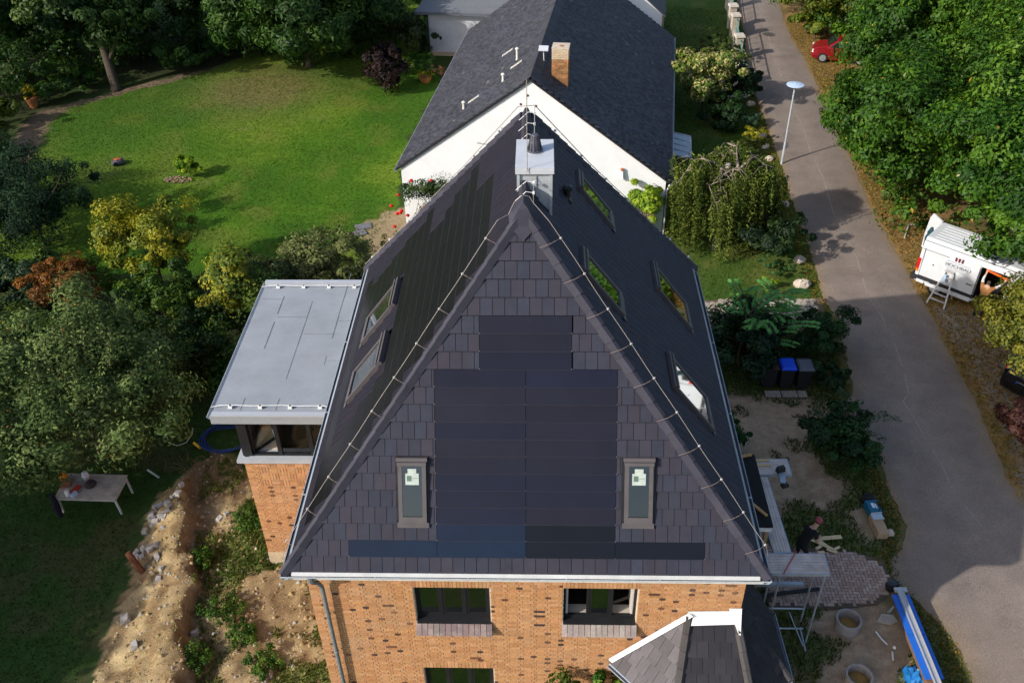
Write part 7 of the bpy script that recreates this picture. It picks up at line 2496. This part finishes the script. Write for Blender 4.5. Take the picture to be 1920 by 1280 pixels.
# scaffold frame below the decks
sf = thing('tube_scaffold', 'grey tubular scaffold frame standing beside the porch', 'scaffold', (7.4, 3.5, 0))
for p, q in (((7.70, 2.92, 0), (7.70, 2.92, 2.85)), ((7.70, 3.58, 0), (7.70, 3.58, 2.85)), ((6.55, 3.58, 0), (6.55, 3.58, 2.85)), ((6.55, 2.92, 0), (6.55, 2.92, 2.85))):
    obj('standard', MB().tube([p, q], .028, 8), m_steel, sf)
for p, q in (((6.3, 4.15, .95), (7.75, 4.15, .95)),):
    obj('box_beam', MB().bar(p, q, .10, .12), m_steel, sf)
for z_, y_ in ((.62, 3.58), (.10, 3.30)):
    obj('ledger', MB().tube([(6.3, y_, z_), (7.70, y_, z_)], .024, 6), m_steel, sf)
obj('foot_tube', MB().tube([(7.62, 3.32, .10), (7.62, 2.60, .06)], .026, 6), m_steel, sf)
obj('brace', MB().tube([(7.30, 3.55, .5), (7.58, 2.75, .08)], .018, 6), m_steel, sf)
obj('dark_tube', MB().tube([(6.5, 4.35, .12), (8.45, 4.62, .15)], .06, 8), mat('dark_pipe', (.015, .018, .022), rough=.6), label='dark pipe lying across the paver drive beside the scaffold', cat='pipe')

# ------------------------------------------------------------------ loose things on the building site, right
SCR = [(9.25, 6.62, .75, .14, .12, 'widest pale board of the scrap heap'), (8.98, 6.38, .62, .12, -.9, 'slanting pale board across the scrap heap'), (9.05, 6.25, .5, .10, -.6, 'short pale board under the slanting one'), (8.72, 6.5, .3, .08, -.5, 'pale offcut nearest the stooping person'),
       (8.82, 6.22, .22, .09, .6, 'triangular offcut at the left of the scrap heap'), (9.18, 6.08, .3, .09, -.4, 'pale offcut lying nearest the drive'), (9.38, 6.22, .22, .08, .5, 'small offcut at the right of the scrap heap'), (8.85, 6.04, .2, .07, .1, 'smallest splinter on the pavers by the scrap heap')]
for k_, (x_, y_, l_, w_, a_, lb) in enumerate(SCR):
    obj('scrap_board', MB().box((x_, y_, .06 + .022 * (k_ % 3)), (l_, w_, .024), a_), mat('scrap_wood', (.66, .50, .28), rough=.8, var=.15, scale=8), label=lb, cat='board', group='scrap boards beside the drive')
tb = thing('toolbox', 'turquoise plastic tool case lying on the grass', 'tool case', (10.86, 7.75, 0))
obj('case', MB().box((10.86, 7.75, .13), (.40, .52, .22), .12, taper=.96), mat('case_teal', (.012, .13, .22), rough=.5, var=.1), tb)
obj('lid', MB().box((10.86, 7.75, .26), (.38, .50, .05), .12, taper=.94), mat('case_teal'), tb)
obj('label_sticker', MB().box((10.84, 7.76, .288), (.09, .20, .006), .12).box((10.93, 7.74, .288), (.05, .2, .006), .12), m_white, tb)
obj('handle', MB().tube([(10.98, 7.55, .27), (11.02, 7.62, .33), (10.99, 7.85, .33), (10.94, 7.9, .27)], .018, 6), m_black, tb)
tr_ = thing('steel_tray', 'shallow silver tray between the tool case and the stone block', 'tray', (10.84, 7.28, 0))
obj('tray', MB().box((10.84, 7.28, .30), (.34, .26, .02), .1).box((10.84, 7.40, .33), (.34, .02, .06), .1).box((10.84, 7.16, .33), (.34, .02, .06), .1), mat('bright_steel', (.52, .58, .64), rough=.35, metal=.5, var=.1), tr_)
obj('stone_block', MB().box((10.83, 7.02, .14), (.34, .78, .28), .1, taper=.97), mat('sandstone', (.40, .27, .17), rough=.95, var=.25, scale=7, bump=.5), label='brown stone block lying at the grass edge', cat='block')
rgb_ = np.random.default_rng(500)
bagm = MB().lathe([(.05, 0), (.20, .04), (.22, .14), (.14, .22), (.0, .24)], (10.85, 8.22, 0), 12)
bagm.v = [(v[0] + rgb_.normal() * .02, v[1] + rgb_.normal() * .02, max(.0, v[2] + rgb_.normal() * .015)) for v in bagm.v]
obj('black_bag', bagm, mat('bag_black', (.014, .012, .013), rough=.6, var=.3), label='crumpled black bag beyond the turquoise tool case', cat='bag')
for k_, (x_, y_, h_, lb) in enumerate(((8.95, 3.42, .42, 'round concrete well ring holding sand near the drive'), (8.80, 1.72, .34, 'round concrete ring full of earth at the bottom edge'))):
    cr = thing('concrete_ring', lb, 'concrete ring', (x_, y_, 0), group='concrete rings on the site')
    obj('ring', MB().lathe([(.34, 0), (.355, h_ - .02), (.35, h_), (.30, h_), (.295, .0)], (x_, y_, -.02), 30), mat('ring_concrete', (.27, .245, .235), rough=.9, var=.2, scale=6, bump=.3), cr, smooth=False)
    obj('fill', MB().lathe([(.0, .30 * h_), (.2, .26 * h_), (.30, .16 * h_)], (x_ + .02, y_, 0), 24), mat('fill_sand', (.33, .20, .06), rough=.95, var=.35, scale=4), cr)
obj('grey_slab_piece', MB().prism([(9.85, 3.62, .0), (10.2, 3.50, .0), (10.42, 3.62, .0), (10.35, 3.84, .0), (10.05, 3.86, .0)], (0, 0, .05)), mat('slab_piece', (.36, .32, .27), rough=.9, var=.2), label='flat pale slab fragment on the grass near the conveyor', cat='slab')
obj('white_stake', MB().tube([(9.92, 2.35, .06), (9.98, 2.62, .05)], .022, 6), m_clip, label='short white stake lying on the ground near the concrete rings', cat='stake')
obj('white_plug', MB().lathe([(.0, .0), (.045, .02), (.045, .06), (.0, .09)], (10.08, 2.76, 0), 8), m_clip, label='small white cap beside the white stake', cat='cap')
obj('chain', MB().tube([(9.72, 3.28, .03), (9.78, 3.12, .03), (9.82, 3.02, .03), (9.92, 2.86, .03)], .02, 5), m_clip, label='pale cord lying between the concrete ring and the stake', cat='cord')
rgb_ = np.random.default_rng(510)
tm = MB()
V_, F_ = [], []
nx_, ny_ = 12, 9
for i in range(nx_):
    for j in range(ny_):
        u, v = i / (nx_ - 1) - .5, j / (ny_ - 1) - .5
        V_.append((10.42 + u * .7 + rgb_.normal() * .02, 1.72 + v * .75 + rgb_.normal() * .02, .16 + .20 * math.exp(-(u * u + v * v) * 6) + rgb_.normal() * .035 - .25 * (abs(u) > .46)))
for i in range(nx_ - 1):
    for j in range(ny_ - 1):
        a = i * ny_ + j
        F_.append((a, a + ny_, a + ny_ + 1, a + 1))
tm.add(V_, F_)
obj('blue_tarpaulin', tm, mat('tarp_blue', (.012, .13, .36), rough=.5, var=.25, scale=5), label='crumpled blue tarpaulin beside the conveyor at the bottom edge', cat='tarpaulin')

# inclined hoist / conveyor
cv = thing('belt_conveyor', 'long blue and silver conveyor rail on the grass beside the road', 'conveyor', (10.6, 3, 0))
ca, cb_ = Vector((10.55, 4.28, .50)), Vector((10.62, .2, .62))
dd_ = (cb_ - ca).normalized()
sd2 = Vector((-dd_.y, dd_.x, 0)) * -1
up = Vector((0, 0, 1))
obj('beam', MB().bar(ca - up * .16, cb_ - up * .16, .40, .20), mat('rusty_beam', (.16, .09, .055), rough=.9, var=.3, scale=6), cv)
m_cblue = mat('panel_blue', (.012, .12, .52), rough=.4, spec=.5, var=.1, scale=4)
L_ = (cb_ - ca).length
for s in (-1, 1):
    for k in range(2):
        p, q = ca + dd_ * (.12 + k * 1.36), ca + dd_ * (.12 + (k + 1) * 1.36 - .02)
        w_ = .20 if s > 0 else .12
        off = sd2 * (s * .16)
        obj('side_panel', MB().bar(p + off, q + off, .17, .05), m_cblue, cv)
obj('channel', MB().bar(ca + up * .06, cb_ + up * .06, .15, .06).bar(ca + up * .10 + sd2 * .075, cb_ + up * .10 + sd2 * .075, .02, .06).bar(ca + up * .10 - sd2 * .075, cb_ + up * .10 - sd2 * .075, .02, .06), mat('rail_silver', (.48, .49, .51), rough=.4, metal=.4, var=.1), cv)
obj('end_plate', MB().bar(ca + up * .05 - sd2 * .22 - dd_ * .02, ca + up * .05 + sd2 * .13 - dd_ * .02, .14, .07), mat('rail_silver'), cv)
obj('motor', MB().lathe([(.0, -.16), (.13, -.14), (.15, 0), (.12, .12), (.0, .15)], ca - dd_ * .30 + sd2 * .12 - up * .10, 12).box(ca - dd_ * .42 - sd2 * .05 - up * .22, (.2, .2, .2), .4), mat('motor_black', (.012, .013, .014), rough=.25, spec=.7), cv)
for t_ in (.35, 2.4, 3.8):
    q = ca + dd_ * t_
    obj('trestle', MB().bar(q - sd2 * .2 - up * .2, q - sd2 * .3 - up * q.z, .05).bar(q + sd2 * .2 - up * .2, q + sd2 * .3 - up * q.z, .05), m_steel, cv)


# wheelie bins
def bin_(label, x, y, lid, body):
    b = thing('wheelie_bin', label, 'bin', (x, y, 0), group='wheelie bins beside the shrubs')
    obj('tub', MB().loft([[Vector((x + sx * w, y + sy * d, z)) for sx, sy in ((-1, -1), (1, -1), (1, 1), (-1, 1))] for w, d, z in ((.20, .23, .06), (.26, .30, .95))]), body, b)
    obj('lid', MB().loft([[Vector((x + sx * w, y - .02 + sy * d, z)) for sx, sy in ((-1, -1), (1, -1), (1, 1), (-1, 1))] for w, d, z in ((.28, .34, .95), (.28, .34, .99), (.22, .27, 1.05))]), lid, b)
    obj('handle', MB().tube([(x - .2, y + .33, .98), (x - .2, y + .40, .98), (x + .2, y + .40, .98), (x + .2, y + .33, .98)], .016, 6), body, b)
    for s in (-1, 1):
        obj('wheel', MB().lathe([(.10, -.025), (.10, .025)], (x + s * .22, y + .25, .10), 12, M3=R3('Y', math.pi / 2)), m_black, b)


m_bin = mat('bin_dark', (.018, .019, .021), rough=.55, var=.15)
bin_('wheelie bin with bright blue lid', 9.36, 14.0, mat('lid_blue', (.008, .07, .62), rough=.45, var=.05), m_bin)
bin_('wheelie bin with dark grey lid beside the blue lidded one', 9.98, 13.95, mat('lid_grey', (.075, .085, .10), rough=.35, spec=.5), m_bin)
bin_('wheelie bin with dark red brown lid left of the blue lidded one', 8.74, 14.02, mat('lid_brown', (.045, .012, .012), rough=.6), m_bin)
for k_, (x_, lb) in enumerate(((8.85, 'left paving slab in front of the bins'), (9.45, 'middle paving slab in front of the blue lidded bin'), (9.92, 'right paving slab in front of the bins'))):
    obj('paving_slab', MB().box((x_, 13.42, .02), (.55 if k_ < 2 else .3, .34, .06), .02 * k_), mat('bin_slab', (.30, .25, .21), rough=.9, var=.15), label=lb, cat='slab', group='paving slabs before the bins')

# ------------------------------------------------------------------ garden things, left
tbl = thing('garden_table', 'weathered white garden table under the apple tree', 'table', (-14.1, 7.9, 0))
m_tw = mat('table_top', (.42, .36, .30), rough=.9, var=.25, scale=4, stain=(.20, .17, .15), stain_scale=2.2, stain_amt=.6)
for k in range(6):
    obj('table_board', MB().box((-14.12, 7.43 + k * .187, .74), (2.0, .180, .035), -.03), m_tw, tbl)
m_leg = mat('table_leg', (.38, .42, .43), rough=.7, var=.15)
obj('apron', MB().box((-14.12, 7.40, .68), (1.9, .03, .08), -.03).box((-14.10, 8.38, .68), (1.9, .03, .08), -.03).box((-13.15, 7.87, .68), (.03, .95, .08), -.03).box((-15.08, 7.93, .68), (.03, .95, .08), -.03), m_leg, tbl)
for x_, y_ in ((-13.2, 7.42), (-13.17, 8.34), (-15.04, 7.48), (-15.02, 8.40)):
    obj('leg', MB().bar((x_, y_, .72), (x_ * 1.0 + (.05 if x_ > -14 else -.05), y_, .0), .055), m_leg, tbl)
obj('red_packet', MB().box((-14.55, 7.75, .79), (.14, .34, .07), -.35), mat('packet_red', (.42, .045, .02), rough=.5), label='red packet lying on the garden table', cat='packet')
obj('dark_bag', MB().lathe([(.16, 0), (.20, .06), (.12, .16), (.0, .18)], (-14.15, 7.95, .76), 10), mat('bag_dark', (.04, .03, .03), rough=.8), label='dark pouch in the middle of the garden table', cat='pouch')
obj('white_can', MB().lathe([(.07, 0), (.07, .18), (.05, .2)], (-14.72, 7.52, .76), 12), m_clip, label='white can at the front edge of the garden table', cat='can')
obj('blue_white_box', MB().box((-14.50, 7.50, .82), (.12, .2, .12), -.5), mat('box_blue', (.38, .48, .66), rough=.5, var=.3, scale=20), label='blue and white box at the table front', cat='box')
obj('white_jug', MB().lathe([(.10, 0), (.13, .10), (.09, .24), (.05, .28)], (-14.42, 8.28, .76), 12), mat('jug', (.55, .56, .60), rough=.5), label='pale jug at the back of the garden table', cat='jug')
obj('brick_stack', MB().box((-14.95, 7.95, .80), (.34, .22, .08), .2).box((-14.92, 8.0, .88), (.30, .2, .07), -.1), mat('old_brick', (.22, .10, .06), rough=.9, var=.3), label='two old bricks on the left end of the garden table', cat='brick')
pk = MB()
for k in range(10):
    a = k * math.pi / 5
    pk.lathe([(.0, -.13), (.075, -.09), (.10, 0), (.075, .09), (.0, .12)], (-15.15 + .075 * math.cos(a), 8.22 + .075 * math.sin(a), .90), 8)
obj('pumpkin', pk, mat('pumpkin_orange', (.60, .22, .012), rough=.6, var=.15), label='orange pumpkin at the left end of the garden table', cat='pumpkin', smooth=True)
obj('dark_coat', MB().tube([(-15.12, 7.36, .95), (-15.1, 7.3, .5), (-15.08, 7.26, .06)], [.07, .12, .10], 8), mat('coat_dark', (.008, .008, .016), rough=.9), label='dark cloth hanging from the table corner', cat='cloth')

rp = obj('rusty_post', MB().tube([(-11.6, 5.05, -.05), (-11.9, 5.20, .55), (-12.0, 5.26, .72)], [.10, .11, .09], 8), mat('rust', (.13, .05, .025), rough=.95, var=.4, scale=9, bump=.5), label='short rust brown post leaning at the soil edge', cat='post')
# stones along the soil edge
rgs = np.random.default_rng(520)
spots = [(-11.40, 8.33), (-11.30, 8.20), (-11.46, 8.10), (-11.52, 7.85), (-11.36, 7.9), (-11.64, 7.62), (-11.52, 7.5), (-11.70, 7.39), (-11.58, 7.30), (-11.76, 7.22), (-11.90, 7.05), (-11.62, 7.12), (-12.0, 6.94), (-12.05, 7.5), (-12.1, 7.7), (-11.98, 7.75), (-12.15, 7.35), (-12.08, 7.2), (-11.47, 6.62), (-12.14, 6.72),
         (-12.07, 5.70), (-11.89, 5.87), (-11.95, 5.98), (-11.75, 5.95), (-11.59, 6.02), (-11.68, 5.82), (-12.12, 5.85), (-11.50, 6.08), (-11.85, 5.62), (-11.22, 5.36), (-11.30, 5.5), (-11.04, 5.06), (-9.96, 7.35), (-9.72, 7.45), (-11.6, 3.43), (-11.0, 4.7), (-9.5, 3.1), (-10.9, 2.4)]
wh = ['topmost', 'upper', 'middle', 'lower']
for k_, (x_, y_) in enumerate(spots):
    s_ = rgs.uniform(.075, .14)
    if k_ == 34:
        s_ = .2
    z_ = float(ground_z(np.array([x_]), np.array([y_]))[0])
    mb = MB().box((x_, y_, z_ + s_ * .35), (s_ * rgs.uniform(1.3, 2.2), s_ * rgs.uniform(1.2, 1.8), s_ * 1.1), rgs.uniform(0, 3), taper=rgs.uniform(.6, .85))
    mb.v = [(v[0] + rgs.normal() * .018, v[1] + rgs.normal() * .018, v[2] + rgs.normal() * .012) for v in mb.v]
    grp = 'cobbles along the shaded edge of the soil heap' if k_ < 20 else 'cobbles piled near the rusty post' if k_ < 29 else 'loose stones on the bare soil'
    lb = 'grey cobble in the row along the upper soil edge' if k_ < 20 else 'grey cobble in the small pile above the rusty post' if k_ < 29 else ('loose pale stone right of the rusty post', 'smaller loose stone just above the one by the post', 'loose stone nearest the soil step beside the post', 'larger pale stone of the pair below the annex wall', 'smaller pale stone of the pair below the annex wall', 'largest flat stone on the lower soil heap', 'loose stone on the crest of the soil heap', 'loose stone in the shaded trench near the bottom', 'lowest loose stone on the soil heap')[k_ - 29]
    obj('cobble', mb, mat('cobble_grey', (.36, .33, .30), rough=.9, var=.3, scale=6), label=lb, cat='stone', group=grp)
# soil crumbs
n = 2600
q = scatter(DIRT, n, rgs)
z_ = ground_z(q[:, 0], q[:, 1])
V_, F_, C_ = [], [], []
for i in range(n):
    s_ = abs(rgs.normal()) * .022 + .010
    b = len(V_)
    for sx, sy, sz in ((-1, -1, 0), (1, -.8, 0), (.9, 1, 0), (-1, .9, 0), (.1, 0, 1.2)):
        V_.append((q[i, 0] + sx * s_ * rgs.uniform(.7, 1.3), q[i, 1] + sy * s_ * rgs.uniform(.7, 1.3), z_[i] - .01 + sz * s_ * 1.3))
    c = vary((.36, .26, .13), .3, rgs) if rgs.random() < .8 else vary((.40, .37, .32), .2, rgs)
    C_ += [c] * 5
    F_ += [(b, b + 1, b + 4), (b + 1, b + 2, b + 4), (b + 2, b + 3, b + 4), (b + 3, b, b + 4)]
obj('soil_crumbs', mesh_np('soil_crumbs', V_, F_, C_), mat('crumbs', vcol=True, rough=.95, var=.15), label='crumbs and clods of soil on the bare ground', cat='soil', kind='stuff')
# uprooted twigs at the head of the soil heap
tw = MB()
for i in range(46):
    p = Vector((-11.25 + rgs.normal() * .30, 9.25 + rgs.normal() * .35, .10 + rgs.uniform(0, .2)))
    a = rgs.uniform(0, 6.28)
    tw.tube([p, p + Vector((math.cos(a) * .2, math.sin(a) * .2, .06)), p + Vector((math.cos(a) * .42, math.sin(a) * .4, rgs.uniform(-.06, .1)))], [.010, .008, .004], 4)
obj('brushwood', tw, mat('twigs', (.13, .085, .055), rough=.95, var=.3), label='heap of brown twigs at the head of the soil bank', cat='brushwood', kind='stuff')
# blue hose coil and yellow spout
hs = thing('hose_coil', 'loose coil of dark blue hose beside the annex corner', 'hose', (-10.8, 10.9, 0))
for k in range(4):
    pts = []
    for i in range(40):
        a = 2 * math.pi * i / 40
        r_ = .72 + .07 * math.sin(3 * a + k) + .05 * k
        pts.append((-10.65 + math.cos(a) * r_ * 1.1 + .03 * k, 10.85 + math.sin(a) * r_ * .85, .05 + .035 * k + .05 * (1 + math.sin(2 * a + k))))
    obj('hose_loop', MB().tube(pts, .030, 6, closed=True), mat('hose_blue', (.010, .028, .13), rough=.5, var=.15), hs)
obj('yellow_spout', MB().tube([(-11.75, 10.65, .08), (-11.45, 10.4, .10)], [.05, .065], 8), mat('spout_yellow', (.60, .36, .02), rough=.6), label='yellow pipe end lying beside the blue hose', cat='pipe')
obj('pale_hoop', MB().tube([(-12.75, 10.85, .25), (-12.6, 10.6, .12), (-12.3, 10.5, .08), (-12.0, 10.62, .12), (-11.85, 10.85, .28), (-11.83, 11.05, .4)], .014, 5), mat('hoop_pale', (.45, .42, .40), rough=.6), label='pale wire hoop in the shade near the apple tree', cat='hoop')
obj('grey_post_stub', MB().bar((-12.95, 9.35, .06), (-12.45, 9.0, .06), .05, .05), m_leg, label='grey slat lying in the grass right of the table', cat='slat')
